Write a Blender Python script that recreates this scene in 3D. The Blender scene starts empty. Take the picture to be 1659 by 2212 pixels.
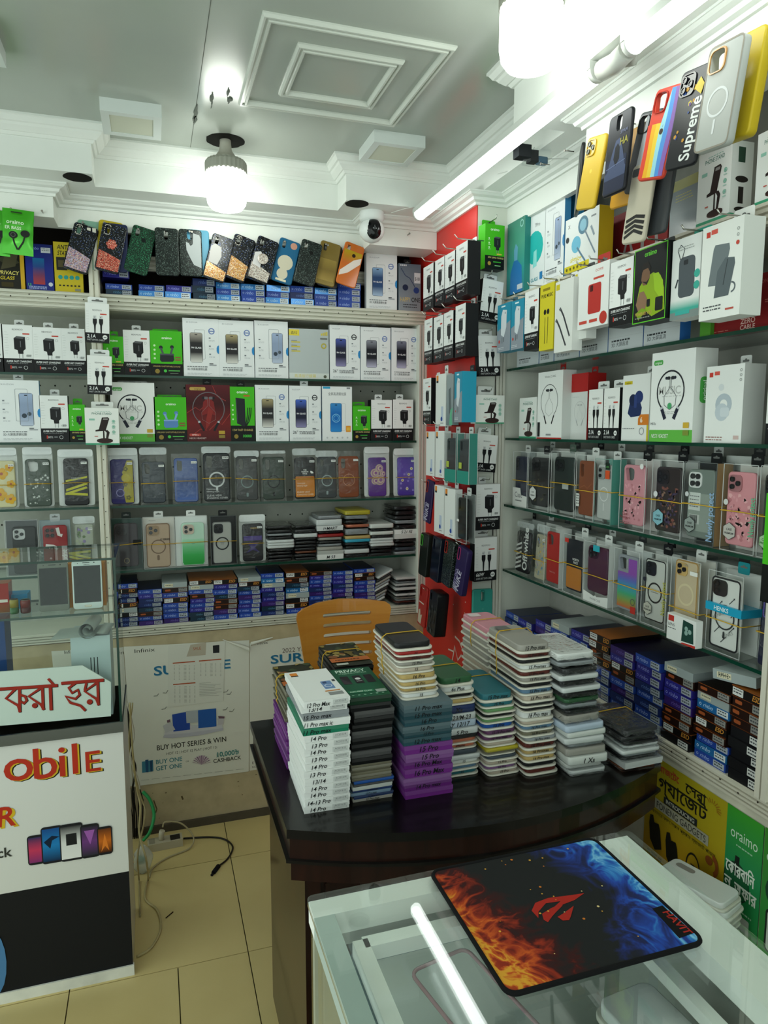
import bpy, math, random
from mathutils import Vector, Matrix
S = bpy.context.scene
COL = S.collection
RND = random.Random(11)
PI = math.pi
# ---------------------------------------------------------------- camera
IW, IH, FPX = 1659.0, 2212.0, 1531.0
YAW, PITCH, ROLL, HC = math.radians(18.07), math.radians(6.67), math.radians(0.05), 1.5
FWD = Vector((math.sin(YAW)*math.cos(PITCH), math.cos(YAW)*math.cos(PITCH), -math.sin(PITCH)))
RGT = Vector((math.cos(YAW), -math.sin(YAW), 0)); UPV = RGT.cross(FWD)
RGT, UPV = RGT*math.cos(ROLL)+UPV*math.sin(ROLL), UPV*math.cos(ROLL)-RGT*math.sin(ROLL)
CAM = Vector((0, 0, HC))
cd = bpy.data.cameras.new('camera'); co = bpy.data.objects.new('camera', cd); COL.objects.link(co)
cd.sensor_fit = 'VERTICAL'; cd.sensor_height = 36.0; cd.lens = FPX/IH*36.0
cd.clip_start = 0.02; cd.clip_end = 60
m = Matrix((RGT, UPV, -FWD)).transposed().to_4x4(); m.translation = CAM; co.matrix_world = m
S.camera = co
# ---------------------------------------------------------------- daylight from the open shop front, exposure
w = bpy.data.worlds.new('world'); S.world = w; w.use_nodes = True
w.node_tree.nodes['Background'].inputs[0].default_value = (0.80, 0.92, 0.86, 1)
w.node_tree.nodes['Background'].inputs[1].default_value = 1.0
S.view_settings.view_transform = 'Standard'; S.view_settings.look = 'None'
S.view_settings.gamma = 1.0; S.view_settings.use_curve_mapping = False
S.view_settings.exposure = 0.9
try:
    S.cycles.transparent_max_bounces = 16; S.cycles.max_bounces = 8; S.cycles.caustics_reflective = False
    S.cycles.sample_clamp_indirect = 6.0
except Exception: pass
LAMP_BULB, LAMP_TUBE = 6.5, 4.6
# ---------------------------------------------------------------- measuring helpers (a photo pixel's ray met with a real plane)
def ray(px, py): return FWD + RGT*((px-IW/2)/FPX) - UPV*((py-IH/2)/FPX)
def onX(px, py, X): r = ray(px, py); return CAM + r*(X/r.x)
def onY(px, py, Y): r = ray(px, py); return CAM + r*(Y/r.y)
def onZ(px, py, Z): r = ray(px, py); return CAM + r*((Z-HC)/r.z)
def zoom(ox, oy, wpx, wout=1659.0):
    k = wpx/wout
    return lambda x, y: (ox+x*k, oy+y*k)
# ---------------------------------------------------------------- colours and materials
def lin(h):
    h = h.lstrip('#'); o = []
    for i in (0, 2, 4):
        v = int(h[i:i+2], 16)/255.0
        o.append(v/12.92 if v <= .04045 else ((v+.055)/1.055)**2.4)
    return (o[0], o[1], o[2], 1.0)
def C(h): return lin(h) if isinstance(h, str) else h
def mixc(a, b, t):
    a, b = C(a), C(b); return tuple(a[i]+(b[i]-a[i])*t for i in range(3))+(1.0,)
MATS = {}
def newmat(name):
    m = bpy.data.materials.new(name); m.use_nodes = True; MATS[name] = m
    nt = m.node_tree; return m, nt, nt.nodes['Principled BSDF'], nt.nodes['Material Output']
def nd(nt, t, **k):
    n = nt.nodes.new(t)
    for a, b in k.items(): setattr(n, a, b)
    return n
def vcmat(name, rough, spec=.5, coat=0, noise=0, nscale=60, metal=0, bump=0):
    m, nt, p, o = newmat(name)
    at = nd(nt, 'ShaderNodeAttribute', attribute_name='Col')
    p.inputs['Roughness'].default_value = rough; p.inputs['Specular IOR Level'].default_value = spec
    p.inputs['Coat Weight'].default_value = coat; p.inputs['Coat Roughness'].default_value = .08
    p.inputs['Metallic'].default_value = metal
    src = at.outputs['Color']
    if noise or bump:
        tc = nd(nt, 'ShaderNodeTexCoord'); no = nd(nt, 'ShaderNodeTexNoise'); no.inputs['Scale'].default_value = nscale
        no.inputs['Detail'].default_value = 4
        nt.links.new(tc.outputs['Object'], no.inputs['Vector'])
    if noise:
        mr = nd(nt, 'ShaderNodeMapRange'); mr.inputs['To Min'].default_value = 1-noise; mr.inputs['To Max'].default_value = 1+noise
        nt.links.new(no.outputs['Fac'], mr.inputs['Value'])
        mx = nd(nt, 'ShaderNodeVectorMath', operation='SCALE'); nt.links.new(src, mx.inputs[0]); nt.links.new(mr.outputs[0], mx.inputs['Scale'])
        src = mx.outputs[0]
    if bump:
        b = nd(nt, 'ShaderNodeBump'); b.inputs['Strength'].default_value = bump; b.inputs['Distance'].default_value = .004
        nt.links.new(no.outputs['Fac'], b.inputs['Height']); nt.links.new(b.outputs[0], p.inputs['Normal'])
    nt.links.new(src, p.inputs['Base Color']); return m
vcmat('print', .42, .18)
vcmat('matte', .8, .12, noise=.10, nscale=35)
vcmat('gloss', .16, .28, coat=.12)
vcmat('satin', .34, .26)
vcmat('foil', .22, .7, metal=.35)
vcmat('paint', .38, .4, noise=.06, nscale=9)
vcmat('ceilpaint', .21, .45, noise=.05, nscale=5, bump=.03)
vcmat('grime', .7, .3, noise=.32, nscale=14)
vcmat('paper', .5, .3, noise=.07, nscale=7, bump=.25)
vcmat('chrome', .25, .8, metal=1)
vcmat('cloth', .85, .2, noise=.06, nscale=700)
def film(name, base, tint, rough, bump, bscale, gcol=(1, 1, 1, 1), edge=.75, haze=0.0):
    m, nt, p, o = newmat(name); nt.nodes.remove(p)
    tr = nd(nt, 'ShaderNodeBsdfTransparent'); tr.inputs[0].default_value = tint
    gl = nd(nt, 'ShaderNodeBsdfGlossy'); gl.inputs['Color'].default_value = gcol; gl.inputs['Roughness'].default_value = rough
    lw = nd(nt, 'ShaderNodeLayerWeight'); lw.inputs['Blend'].default_value = .5
    pw5 = nd(nt, 'ShaderNodeMath', operation='POWER'); pw5.inputs[1].default_value = 4.5; nt.links.new(lw.outputs['Facing'], pw5.inputs[0])
    mr = nd(nt, 'ShaderNodeMapRange'); mr.inputs['To Min'].default_value = base; mr.inputs['To Max'].default_value = edge
    nt.links.new(pw5.outputs[0], mr.inputs['Value'])
    ms = nd(nt, 'ShaderNodeMixShader'); nt.links.new(mr.outputs[0], ms.inputs[0])
    src = tr.outputs[0]
    if haze:
        df = nd(nt, 'ShaderNodeBsdfDiffuse'); df.inputs[0].default_value = (.8, .84, .84, 1)
        m2 = nd(nt, 'ShaderNodeMixShader'); m2.inputs[0].default_value = haze
        nt.links.new(tr.outputs[0], m2.inputs[1]); nt.links.new(df.outputs[0], m2.inputs[2]); src = m2.outputs[0]
    nt.links.new(src, ms.inputs[1]); nt.links.new(gl.outputs[0], ms.inputs[2])
    if bump:
        tc = nd(nt, 'ShaderNodeTexCoord'); no = nd(nt, 'ShaderNodeTexNoise'); no.inputs['Scale'].default_value = bscale
        no.inputs['Distortion'].default_value = 1.2
        nt.links.new(tc.outputs['Object'], no.inputs['Vector'])
        b = nd(nt, 'ShaderNodeBump'); b.inputs['Strength'].default_value = bump; b.inputs['Distance'].default_value = .01
        nt.links.new(no.outputs['Fac'], b.inputs['Height']); nt.links.new(b.outputs[0], gl.inputs['Normal']); nt.links.new(b.outputs[0], lw.inputs['Normal'])
    nt.links.new(ms.outputs[0], o.inputs['Surface']); return m
film('clear', .03, (.97, .98, .98, 1), .06, 0, 1)
film('clearbox', .015, (.97, .98, .98, 1), .06, .0, 20, edge=.55, haze=.012)
film('pouch', .028, (.98, .985, .985, 1), .10, 1.0, 42, edge=.8, haze=.015)
film('milky', .06, (.9, .93, .93, 1), .2, .4, 20, edge=.5, haze=.38)
film('glass', .008, (.95, .985, .97, 1), .01, 0, 1, edge=.9)
film('topglass', .05, (.965, .99, .98, 1), .012, 0, 1, edge=.95)
def emis(name, col, st):
    m, nt, p, o = newmat(name)
    p.inputs['Base Color'].default_value = (.9, .9, .9, 1)
    p.inputs['Emission Color'].default_value = col; p.inputs['Emission Strength'].default_value = st
emis('bulb_glow', (.95, 1, .91, 1), LAMP_BULB)
emis('tube_glow', (.93, 1, .96, 1), LAMP_TUBE)
def glitter(name, cols, base, dens):
    m, nt, p, o = newmat(name)
    tc = nd(nt, 'ShaderNodeTexCoord'); vo = nd(nt, 'ShaderNodeTexVoronoi'); vo.inputs['Scale'].default_value = 800
    nt.links.new(tc.outputs['Object'], vo.inputs['Vector'])
    sp = nd(nt, 'ShaderNodeSeparateColor'); nt.links.new(vo.outputs['Color'], sp.inputs[0])
    cr = nd(nt, 'ShaderNodeValToRGB'); cr.color_ramp.interpolation = 'CONSTANT'
    els = cr.color_ramp.elements; els[0].color = C(base); els[0].position = 0; els[1].position = 1-dens; els[1].color = C(cols[0])
    for i, cc in enumerate(cols[1:]):
        e = els.new(1-dens+dens*(i+1)/len(cols)); e.color = C(cc)
    nt.links.new(sp.outputs[0], cr.inputs[0]); nt.links.new(cr.outputs[0], p.inputs['Base Color'])
    p.inputs['Roughness'].default_value = .25; p.inputs['Metallic'].default_value = .25
glitter('glit_pink', ['#b98f86', '#e2b9ae', '#c9a2d8', '#f1e6da', '#7fa0d0', '#9c5146'], '#3a2a2a', .85)
glitter('glit_red', ['#c23b32', '#e06a52', '#8e1e1e', '#f0b8a0'], '#45110f', .8)
glitter('glit_gold', ['#d89a3a', '#f0c778', '#b5672a', '#f4ead2', '#c2763a'], '#4a2c14', .85)
glitter('glit_silver', ['#d8d2c8', '#b8a598', '#f0ece6', '#8d7a70'], '#4a4240', .85)
glitter('glit_black', ['#8e9aa8', '#c8d0e0', '#5070c8'], '#101216', .05)
glitter('glit_green', ['#17462f', '#123a28', '#3a8a62', '#0d3020', '#1a5438'], '#0b1c15', .6)
glitter('glit_dark', ['#1c2824', '#26332f', '#151d1b', '#6a7a74', '#1a2421', '#22302b'], '#121817', .5)
def wood(name, a, b, scale, rough, coat):
    m, nt, p, o = newmat(name)
    tc = nd(nt, 'ShaderNodeTexCoord'); mp = nd(nt, 'ShaderNodeMapping'); mp.inputs['Scale'].default_value = scale
    no = nd(nt, 'ShaderNodeTexNoise'); no.inputs['Scale'].default_value = 6; no.inputs['Detail'].default_value = 6; no.inputs['Distortion'].default_value = .8
    cr = nd(nt, 'ShaderNodeValToRGB'); cr.color_ramp.elements[0].color = C(a); cr.color_ramp.elements[1].color = C(b)
    cr.color_ramp.elements[0].position = .3; cr.color_ramp.elements[1].position = .7
    nt.links.new(tc.outputs['Object'], mp.inputs[0]); nt.links.new(mp.outputs[0], no.inputs['Vector'])
    nt.links.new(no.outputs['Fac'], cr.inputs[0]); nt.links.new(cr.outputs[0], p.inputs['Base Color'])
    p.inputs['Roughness'].default_value = rough; p.inputs['Coat Weight'].default_value = coat; p.inputs['Coat Roughness'].default_value = .07; p.inputs['Specular IOR Level'].default_value = .3
wood('beech', '#b06f22', '#bd7f30', (1, 1, 8), .35, .3)
wood('mahogany', '#1a0a06', '#2b120a', (6, 1, 1), .3, .3)
wood('blacktop', '#0a0908', '#14110e', (2, 1, 1), .28, .25)
# ---------------------------------------------------------------- text outlines (built-in font)
TXT = {}
def text2d(s, bold=0.0, res=2):
    k = (s, bold, res)
    if k in TXT: return TXT[k]
    cu = bpy.data.curves.new('t', 'FONT'); cu.body = s; cu.size = 1.0; cu.resolution_u = res; cu.fill_mode = 'FRONT'; cu.offset = bold
    ob = bpy.data.objects.new('t', cu); me = ob.to_mesh()
    v = [(p.co.x, p.co.y) for p in me.vertices]; f = [tuple(q.vertices) for q in me.polygons]
    ob.to_mesh_clear(); bpy.data.objects.remove(ob); bpy.data.curves.remove(cu)
    if not v: v, f = [(0, 0), (.1, 0), (0, .1)], [(0, 1, 2)]
    x0 = min(p[0] for p in v); x1 = max(p[0] for p in v)
    TXT[k] = ([((a-x0)/.73, b/.73) for a, b in v], f, (x1-x0)/.73); return TXT[k]
# ---------------------------------------------------------------- mesh builder
def rrect(w, h, r, n=4, sub=1, cx=0, cy=0):
    r = max(min(r, w/2-1e-5, h/2-1e-5), 1e-5); o = []
    cs = [(w/2-r, h/2-r, 0), (-w/2+r, h/2-r, 90), (-w/2+r, -h/2+r, 180), (w/2-r, -h/2+r, 270)]
    for i, (x, y, a) in enumerate(cs):
        arc = [(cx+x+r*math.cos(math.radians(a+90*j/n)), cy+y+r*math.sin(math.radians(a+90*j/n))) for j in range(n+1)]
        o += arc
        nx = cs[(i+1) % 4]; a2 = math.radians(nx[2]); q = (cx+nx[0]+r*math.cos(a2), cy+nx[1]+r*math.sin(a2))
        for j in range(1, sub): o.append((arc[-1][0]+(q[0]-arc[-1][0])*j/sub, arc[-1][1]+(q[1]-arc[-1][1])*j/sub))
    return o
def circ(cx, cy, r, n=16, ry=None, a0=0): return [(cx+r*math.cos(a0+2*PI*i/n), cy+(ry or r)*math.sin(a0+2*PI*i/n)) for i in range(n)]
class MB:
    def __init__(s, mat='print', col='#ffffff'):
        s.v = []; s.f = []; s.c = []; s.m = []; s.sm = []; s.mat = mat; s.col = C(col)
    def face(s, idx, col=None, mat=None, smooth=False):
        s.f.append(tuple(idx)); s.c.append(C(col) if col is not None else s.col); s.m.append(mat or s.mat); s.sm.append(smooth)
    def vert(s, p): s.v.append(tuple(p)); return len(s.v)-1
    def box(s, x0, x1, y0, y1, z0, z1, col=None, mat=None, faces=None):
        b = len(s.v)
        s.v += [(x0, y0, z0), (x1, y0, z0), (x1, y1, z0), (x0, y1, z0), (x0, y0, z1), (x1, y0, z1), (x1, y1, z1), (x0, y1, z1)]
        for k, q in (('bottom', (3, 2, 1, 0)), ('top', (4, 5, 6, 7)), ('front', (0, 1, 5, 4)), ('right', (1, 2, 6, 5)), ('back', (2, 3, 7, 6)), ('left', (3, 0, 4, 7))):
            s.face([b+i for i in q], (faces or {}).get(k, col), mat)
        return s
    def loft(s, rings, col=None, mat=None, cap0=True, cap1=True, smooth=True, closed=True):
        """rings: list of equal-length lists of 3D points"""
        ids = [[s.vert(p) for p in r] for r in rings]; n = len(ids[0])
        for a, b in zip(ids, ids[1:]):
            for i in range(n if closed else n-1):
                j = (i+1) % n; s.face((a[i], a[j], b[j], b[i]), col, mat, smooth)
        if cap0: s.face(ids[0][::-1], col, mat)
        if cap1: s.face(ids[-1], col, mat)
        return ids
    def prism(s, pts, a0, a1, axis='y', col=None, mat=None, cols=None):
        f = {'y': lambda p, a: (p[0], a, p[1]), 'z': lambda p, a: (p[0], p[1], a), 'x': lambda p, a: (a, p[0], p[1])}[axis]
        if axis == 'y': pts = pts[::-1]
        s.loft([[f(p, a0) for p in pts], [f(p, a1) for p in pts]], col, mat, smooth=False); return s
    def slab(s, w, h, r, t, b, axis='y', at=(0, 0, 0), col=None, mat=None, n=4, hole=None, sub=3):
        """rounded slab, front towards -axis for y; centred at `at`"""
        f = {'y': lambda p, a: (at[0]+p[0], at[1]+a, at[2]+p[1]), 'z': lambda p, a: (at[0]+p[0], at[1]+p[1], at[2]+a)}[axis]
        rings = []
        for ins, a in ((b, -t/2), (b*.3, -t/2+b*.3), (0, -t/2+b), (0, t/2-b), (b*.3, t/2-b*.3), (b, t/2)):
            rings.append([f(p, a) for p in rrect(w-2*ins, h-2*ins, max(r-ins, .0005), n, sub)])
        if not hole:
            s.loft(rings, col, mat); return s
        ids = s.loft(rings, col, mat, cap0=False, cap1=False)
        hx, hy, hw, hh, hr = hole; inner = []
        for a, ring2 in ((-t/2, 0), (t/2, -1)):
            o2 = rrect(w-2*b, h-2*b, max(r-b, .0005), n, sub); q = []
            for p in o2:
                dx, dy = p[0]-hx, p[1]-hy; L = math.hypot(dx, dy); dx /= L; dy /= L
                k = 1/max((abs(dx)/(hw/2))**4+(abs(dy)/(hh/2))**4, 1e-9)**.25
                q.append((hx+dx*k, hy+dy*k))
            inner.append([s.vert(f(p, a)) for p in q])
        N = len(inner[0])
        for i in range(N):
            j = (i+1) % N
            s.face((ids[0][j], ids[0][i], inner[0][i], inner[0][j]), col, mat)
            s.face((ids[-1][i], ids[-1][j], inner[1][j], inner[1][i]), col, mat)
            s.face((inner[0][j], inner[0][i], inner[1][i], inner[1][j]), col, mat)
        return s
    def tube(s, pts, r, n=6, col=None, mat=None, closed=False):
        pts = [Vector(p) for p in pts]; rings = []; N = len(pts); up = None
        for i, p in enumerate(pts):
            if closed: d = pts[(i+1) % N]-pts[i-1]
            else: d = pts[min(i+1, N-1)]-pts[max(i-1, 0)]
            d.normalize()
            if up is None: up = Vector((0, 0, 1)) if abs(d.z) < .9 else Vector((1, 0, 0))
            a = d.cross(up); a.normalize(); up = a.cross(d); up.normalize()
            rings.append([p+(a*math.cos(2*PI*j/n)+up*math.sin(2*PI*j/n))*r for j in range(n)])
        if closed: rings.append(rings[0])
        s.loft(rings, col, mat, cap0=not closed, cap1=not closed); return s
    def lathe(s, prof, n=20, at=(0, 0, 0), col=None, mat=None, cap=True, ribs=0):
        rings = []
        for r, z in prof:
            rings.append([(at[0]+r*(1+(ribs if i % 2 else 0))*math.cos(2*PI*i/n), at[1]+r*(1+(ribs if i % 2 else 0))*math.sin(2*PI*i/n), at[2]+z) for i in range(n)])
        s.loft(rings, col, mat, cap0=cap, cap1=cap, smooth=not ribs); return s
    def mesh(s, name):
        me = bpy.data.meshes.new(name); me.from_pydata(s.v, [], s.f)
        names = []
        for k in s.m:
            if k not in names: names.append(k); me.materials.append(MATS[k])
        me.polygons.foreach_set('material_index', [names.index(k) for k in s.m])
        me.polygons.foreach_set('use_smooth', s.sm)
        ca = me.color_attributes.new('Col', 'FLOAT_COLOR', 'CORNER'); d = []
        for f, c in zip(s.f, s.c):
            d += list(c)*len(f) if not isinstance(c[0], tuple) else [q for cc in c for q in cc]
        ca.data.foreach_set('color', d); me.update(); return me
    def build(s, name, parent=None, loc=None, rot=None):
        return place(s.mesh(name), name, parent, loc, rot)
def place(me, name, parent=None, loc=None, rot=None):
    o = bpy.data.objects.new(name, me); COL.objects.link(o)
    if parent is not None: o.parent = parent
    if loc is not None: o.location = loc
    if rot is not None: o.rotation_euler = rot
    return o
LABELS = {}
def tag(o, label, cat, group=None, kind=None):
    if label:
        n = len(label.split())
        if not 4 <= n <= 16: print('LABEL', n, label)
        o['label'] = label
    if cat: o['category'] = cat
    if group: o['group'] = group
    if kind: o['kind'] = kind
    return o
def thing(name, label, cat, loc=(0, 0, 0), rot=(0, 0, 0), group=None):
    o = bpy.data.objects.new(name, None); COL.objects.link(o); o.empty_display_size = .02
    o.location = loc; o.rotation_euler = rot; return tag(o, label, cat, group)
def struct(name, mb, label=None):
    o = mb.build(name); o['kind'] = 'structure'
    if label: o['label'] = label
    return o
ORD = ['first', 'second', 'third', 'fourth', 'fifth', 'sixth', 'seventh', 'eighth', 'ninth', 'tenth', 'eleventh', 'twelfth', 'thirteenth', 'fourteenth', 'fifteenth', 'sixteenth', 'seventeenth', 'eighteenth', 'nineteenth', 'twentieth']
# ---------------------------------------------------------------- flat print: colour patches and lettering on a face
class Art(MB):
    STEP = .00007
    def __init__(s, w, h, org=None, ux=(1, 0, 0), uy=(0, 0, 1), n=(0, -1, 0), mat='print'):
        super().__init__(mat); s.w, s.h = w, h; s.k = 3
        s.o = Vector(org if org else (-w/2, 0, 0)); s.ux = Vector(ux); s.uy = Vector(uy); s.n = Vector(n)
        s.flip = s.ux.cross(s.uy).dot(s.n) < 0
    def P(s, x, y): return s.o+s.ux*x+s.uy*y+s.n*(s.k*s.STEP)
    def raw(s, pts, faces, col, mat=None):
        b = len(s.v); s.v += [tuple(s.P(*p)) for p in pts]
        for f in faces: s.face([b+i for i in (f[::-1] if s.flip else f)], col, mat)
    def poly(s, pts, col, mat=None, m=False):
        if not m: pts = [(x*s.w, y*s.h) for x, y in pts]
        a = sum(p[0]*q[1]-q[0]*p[1] for p, q in zip(pts, pts[1:]+pts[:1]))
        if a < 0: pts = pts[::-1]
        s.k += 1; s.raw(pts, [tuple(range(len(pts)))], col, mat)
    def rect(s, x, y, w, h, col, r=0, mat=None):
        if r: s.poly([(p[0]+(x+w/2)*s.w, p[1]+(y+h/2)*s.h) for p in rrect(w*s.w, h*s.h, r*s.w, 3)], col, mat, m=True)
        else: s.poly([(x, y), (x+w, y), (x+w, y+h), (x, y+h)], col, mat)
    def circ(s, x, y, r, col, ry=None, n=16):
        s.poly([(p[0]*s.w, y*s.h+(p[1])*s.w) for p in circ(x, 0, r, n, ry)], col, m=True)
    def ring(s, x, y, r, t, col, n=20, a0=0, a1=2*PI, ry=None):
        full = abs(a1-a0) > 6.28; N = n if full else n+1; q = (ry or r)/r
        o = [(x*s.w+r*s.w*math.cos(a0+(a1-a0)*i/n), y*s.h+q*r*s.w*math.sin(a0+(a1-a0)*i/n)) for i in range(N)]
        i_ = [(x*s.w+(r-t)*s.w*math.cos(a0+(a1-a0)*i/n), y*s.h+q*(r-t)*s.w*math.sin(a0+(a1-a0)*i/n)) for i in range(N)]
        s.k += 1; s.raw(o+i_, [(k, (k+1) % N, N+(k+1) % N, N+k) for k in range(n)], col)
    def frame(s, x, y, w, h, t, col, r=0.0):
        a = rrect(w*s.w, h*s.h, r*s.w or 1e-4, 3); b = rrect(w*s.w-2*t*s.w, h*s.h-2*t*s.w, max(r-t, .001)*s.w, 3); N = len(a)
        c_ = ((x+w/2)*s.w, (y+h/2)*s.h); s.k += 1
        s.raw([(p[0]+c_[0], p[1]+c_[1]) for p in a+b], [(k, (k+1) % N, N+(k+1) % N, N+k) for k in range(N)], col)
    def line(s, pts, t, col, closed=False):
        P = [Vector((x*s.w, y*s.h)) for x, y in pts]; t *= s.w/2; L = []; N = len(P)
        for i in range(N):
            d = (P[(i+1) % N]-P[i-1]) if closed else P[min(i+1, N-1)]-P[max(i-1, 0)]
            if d.length < 1e-9: d = Vector((1, 0))
            d.normalize(); L.append((P[i]+Vector((-d.y, d.x))*t, P[i]-Vector((-d.y, d.x))*t))
        s.k += 1
        s.raw([tuple(a) for a, b in L]+[tuple(b) for a, b in L], [(N+k, N+(k+1) % N, (k+1) % N, k) for k in range(N if closed else N-1)], col)
    def grad(s, x, y, w, h, cols, n=None, vert=True, poly=None):
        n = len(cols)-1; s.k += 1; b = len(s.v)
        for i in range(n+1):
            t = i/n
            for q in (0, 1):
                s.v.append(tuple(s.P((x+(w*q if vert else w*t))*s.w, (y+(h*t if vert else h*q))*s.h)))
        for i in range(n):
            a0, a1 = C(cols[i]), C(cols[i+1]); f = [b+2*i, b+2*i+1, b+2*i+3, b+2*i+2]; cc = [a0, a0, a1, a1]
            if not vert: f = f[::-1]; cc = cc[::-1]
            if s.flip: f = f[::-1]; cc = cc[::-1]
            s.f.append(tuple(f)); s.c.append(tuple(cc)); s.m.append(s.mat); s.sm.append(False)
    def text(s, t, x, y, h, col, al='c', bold=0, shear=0, maxw=None, rot=0, res=2, m=False, st=1.0):
        if h*(1 if m else s.h) > .008: res = 3
        bold = min(bold, .018)
        if any(0x980 <= ord(q) < 0xa00 for q in t):
            bold = 0
            if not getattr(s, 'dbl', 0) and h*(1 if m else s.h) > .012:
                s.dbl = 1; e = .0011/s.w
                for ox, oy in ((e, 0), (0, .0011/s.h), (e, .0011/s.h)): s.text(t, x+ox, y+oy, h, col, al, 0, shear, maxw, rot, res, m)
                s.dbl = 0
        v, f, wd = text2d(t, bold, res); hh = h*(1 if m else s.h); sx = hh*st
        if maxw and wd*sx > maxw*s.w: sx = maxw*s.w/wd
        x0 = {'c': -wd*sx/2, 'l': 0, 'r': -wd*sx}[al]; cr, sr = math.cos(rot), math.sin(rot); o = []
        for a, b in v:
            X, Y = x0+a*sx+b*hh*shear, b*hh
            o.append((x*s.w+X*cr-Y*sr, y*s.h+X*sr+Y*cr))
        s.k += 1; s.raw(o, f, col)
    def greek(s, x, y, w, rows, dy, col, t=.012, seed=1):
        """rows of tiny print too small to read"""
        r = random.Random(seed)
        for i in range(rows):
            q = x; 
            while q < x+w*.9:
                l = r.uniform(.03, .09); l = min(l, x+w-q); s.rect(q, y-i*dy, l, t, col); s.k -= 1; q += l+.018
        s.k += 1
# ================================================================ THE ROOM
YB, XR, ZC, ZS = 2.64, 1.142, 2.39, 2.257
XRED, Y1 = 1.035, 2.19
WHITE, CREAM = '#dfe3de', '#d9d6c4'
def crown(name, path, prof, side, col=WHITE, mat='paint', parent=None, closed=False):
    """sweep a moulding profile [(out, z)] along an axis-aligned path; side=+1 puts 'out' to the left of travel"""
    P = [Vector((x, y)) for x, y in path]; N = len(P); mb = MB(mat, col); rings = []
    for i in range(N):
        ns = []
        for a, b in (((i-1) % N, i), (i, (i+1) % N)):
            if not closed and (b == 0 or a == N-1): continue
            d = (P[b]-P[a]).normalized(); ns.append(Vector((-d.y, d.x))*side)
        n = ns[0] if len(ns) == 1 else (ns[0]+ns[1] if abs(ns[0].dot(ns[1])) < .5 else ns[0])
        rings.append([(P[i].x+n.x*o, P[i].y+n.y*o, z) for o, z in prof])
    if closed: rings.append(rings[0])
    mb.loft(rings, smooth=False, cap0=not closed, cap1=not closed)
    o = mb.build(name, parent)
    if parent is None: o['kind'] = 'structure'
    return o
# floor tiles in their grout bed
fl = struct('floor', MB('grime', '#4a4226').box(-1.6, 1.6, -1.2, 2.95, -.05, -.004), 'beige tiled floor with thin dark joints')
xs = [.213+.475*k for k in range(-3, 3)]; ys = [2.64, 2.39, 1.915, 1.44, .965, .49]
tm, tnt, tp, to = newmat('tile')
tc = nd(tnt, 'ShaderNodeTexCoord'); no = nd(tnt, 'ShaderNodeTexNoise'); no.inputs['Scale'].default_value = 5; no.inputs['Detail'].default_value = 8
cr = nd(tnt, 'ShaderNodeValToRGB'); cr.color_ramp.elements[0].color = C('#c2ae74'); cr.color_ramp.elements[1].color = C('#d4c288')
tnt.links.new(tc.outputs['Object'], no.inputs['Vector']); tnt.links.new(no.outputs['Fac'], cr.inputs[0]); tnt.links.new(cr.outputs[0], tp.inputs['Base Color'])
tp.inputs['Roughness'].default_value = .32
for yi, (ya, yb) in enumerate(zip(ys[1:], ys)):
    xx = xs if yi != 2 else [xs[0], xs[1], xs[2], .018, .213, xs[4], xs[5]]
    for xa, xb in zip(xx, xx[1:]):
        if yb < 1.0: continue
        MB('tile').box(xa+.0015, xb-.0015, ya+.0015, yb-.0015, -.006, 0).build('tile', fl)
# back wall below the shelves, skirting
wb = struct('wall_back', MB('grime', '#b3a585').box(-1.5, XRED, YB, YB+.06, 0, .755), 'grimy cream wall below the back shelves')
ck = Art(1.0, .3, (-.3, YB, .0), mat='matte')
ck.line([(.23+.02*i, .93+.035*math.sin(i*1.7)+.004*i) for i in range(14)], .0022, '#5c5238')
ck.line([(.26, .42), (.27, .30), (.265, .25)], .004, '#5c5238'); ck.line([(.36, .42), (.365, .37)], .006, '#5c5238')
for i in range(24): ck.rect(RND.uniform(.2, .68), RND.uniform(.16, 1.0), RND.uniform(.002, .007), RND.uniform(.006, .016), '#6b6046')
ck.build('wall_cracks', wb)['kind'] = 'stuff'
struct('baseboard_back', MB('grime', '#4d4639').box(-1.5, XRED, YB-.012, YB, 0, .028))
# shelving carcase of the back wall
sp = struct('wall_back_panel', MB('matte', '#aaaca3').box(-1.5, XRED, YB+.2, YB+.25, .75, ZC), 'grey perforated back panel of the shelves')
ph = Art(2.4, 1.2, (-1.4, YB+.2, .8), mat='matte')
for i in range(48):
    for j in range(12):
        ph.circ((.025+i*.05)/2.4, (.055+j*.1)/1.2, .0014, '#22231f', n=6); ph.k -= 1
ph.build('peg_hole', sp)['kind'] = 'stuff'
struct('wall_back_dark', MB('matte', '#17130f').box(-1.5, XRED-.005, YB+.185, YB+.199, 1.955, 2.2), 'dark lining behind the top shelf')
def ribbed(name, x0, x1, y, z0, z1, depth, axis='x', col='#c9c8ba', n=4):
    """painted metal profile with long ridges along its front"""
    mb = MB('satin', col); h = (z1-z0)/n
    pr = [(depth, z0), (0, z0)]
    for i in range(n):
        b = z0+i*h; pr += [(0, b+h*.08), (-.007, b+h*.22), (-.007, b+h*.72), (0, b+h*.9)]
    pr += [(0, z1), (depth, z1)]
    if axis == 'x': mb.loft([[(x0, y+d, z) for d, z in pr], [(x1, y+d, z) for d, z in pr]], smooth=False)
    else: mb.loft([[(y+d, x1, z) for d, z in pr], [(y+d, x0, z) for d, z in pr]], smooth=False)
    return struct(name, mb)
t1 = ribbed('trim_1', -1.5, 1.03, YB, .757, .793, .2)
t2 = ribbed('trim_2', -1.5, 1.03, YB, 1.900, 1.954, .2)
t2b = ribbed('trim_3', -1.5, .95, YB+.10, 2.06, 2.11, .02, n=3)
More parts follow.
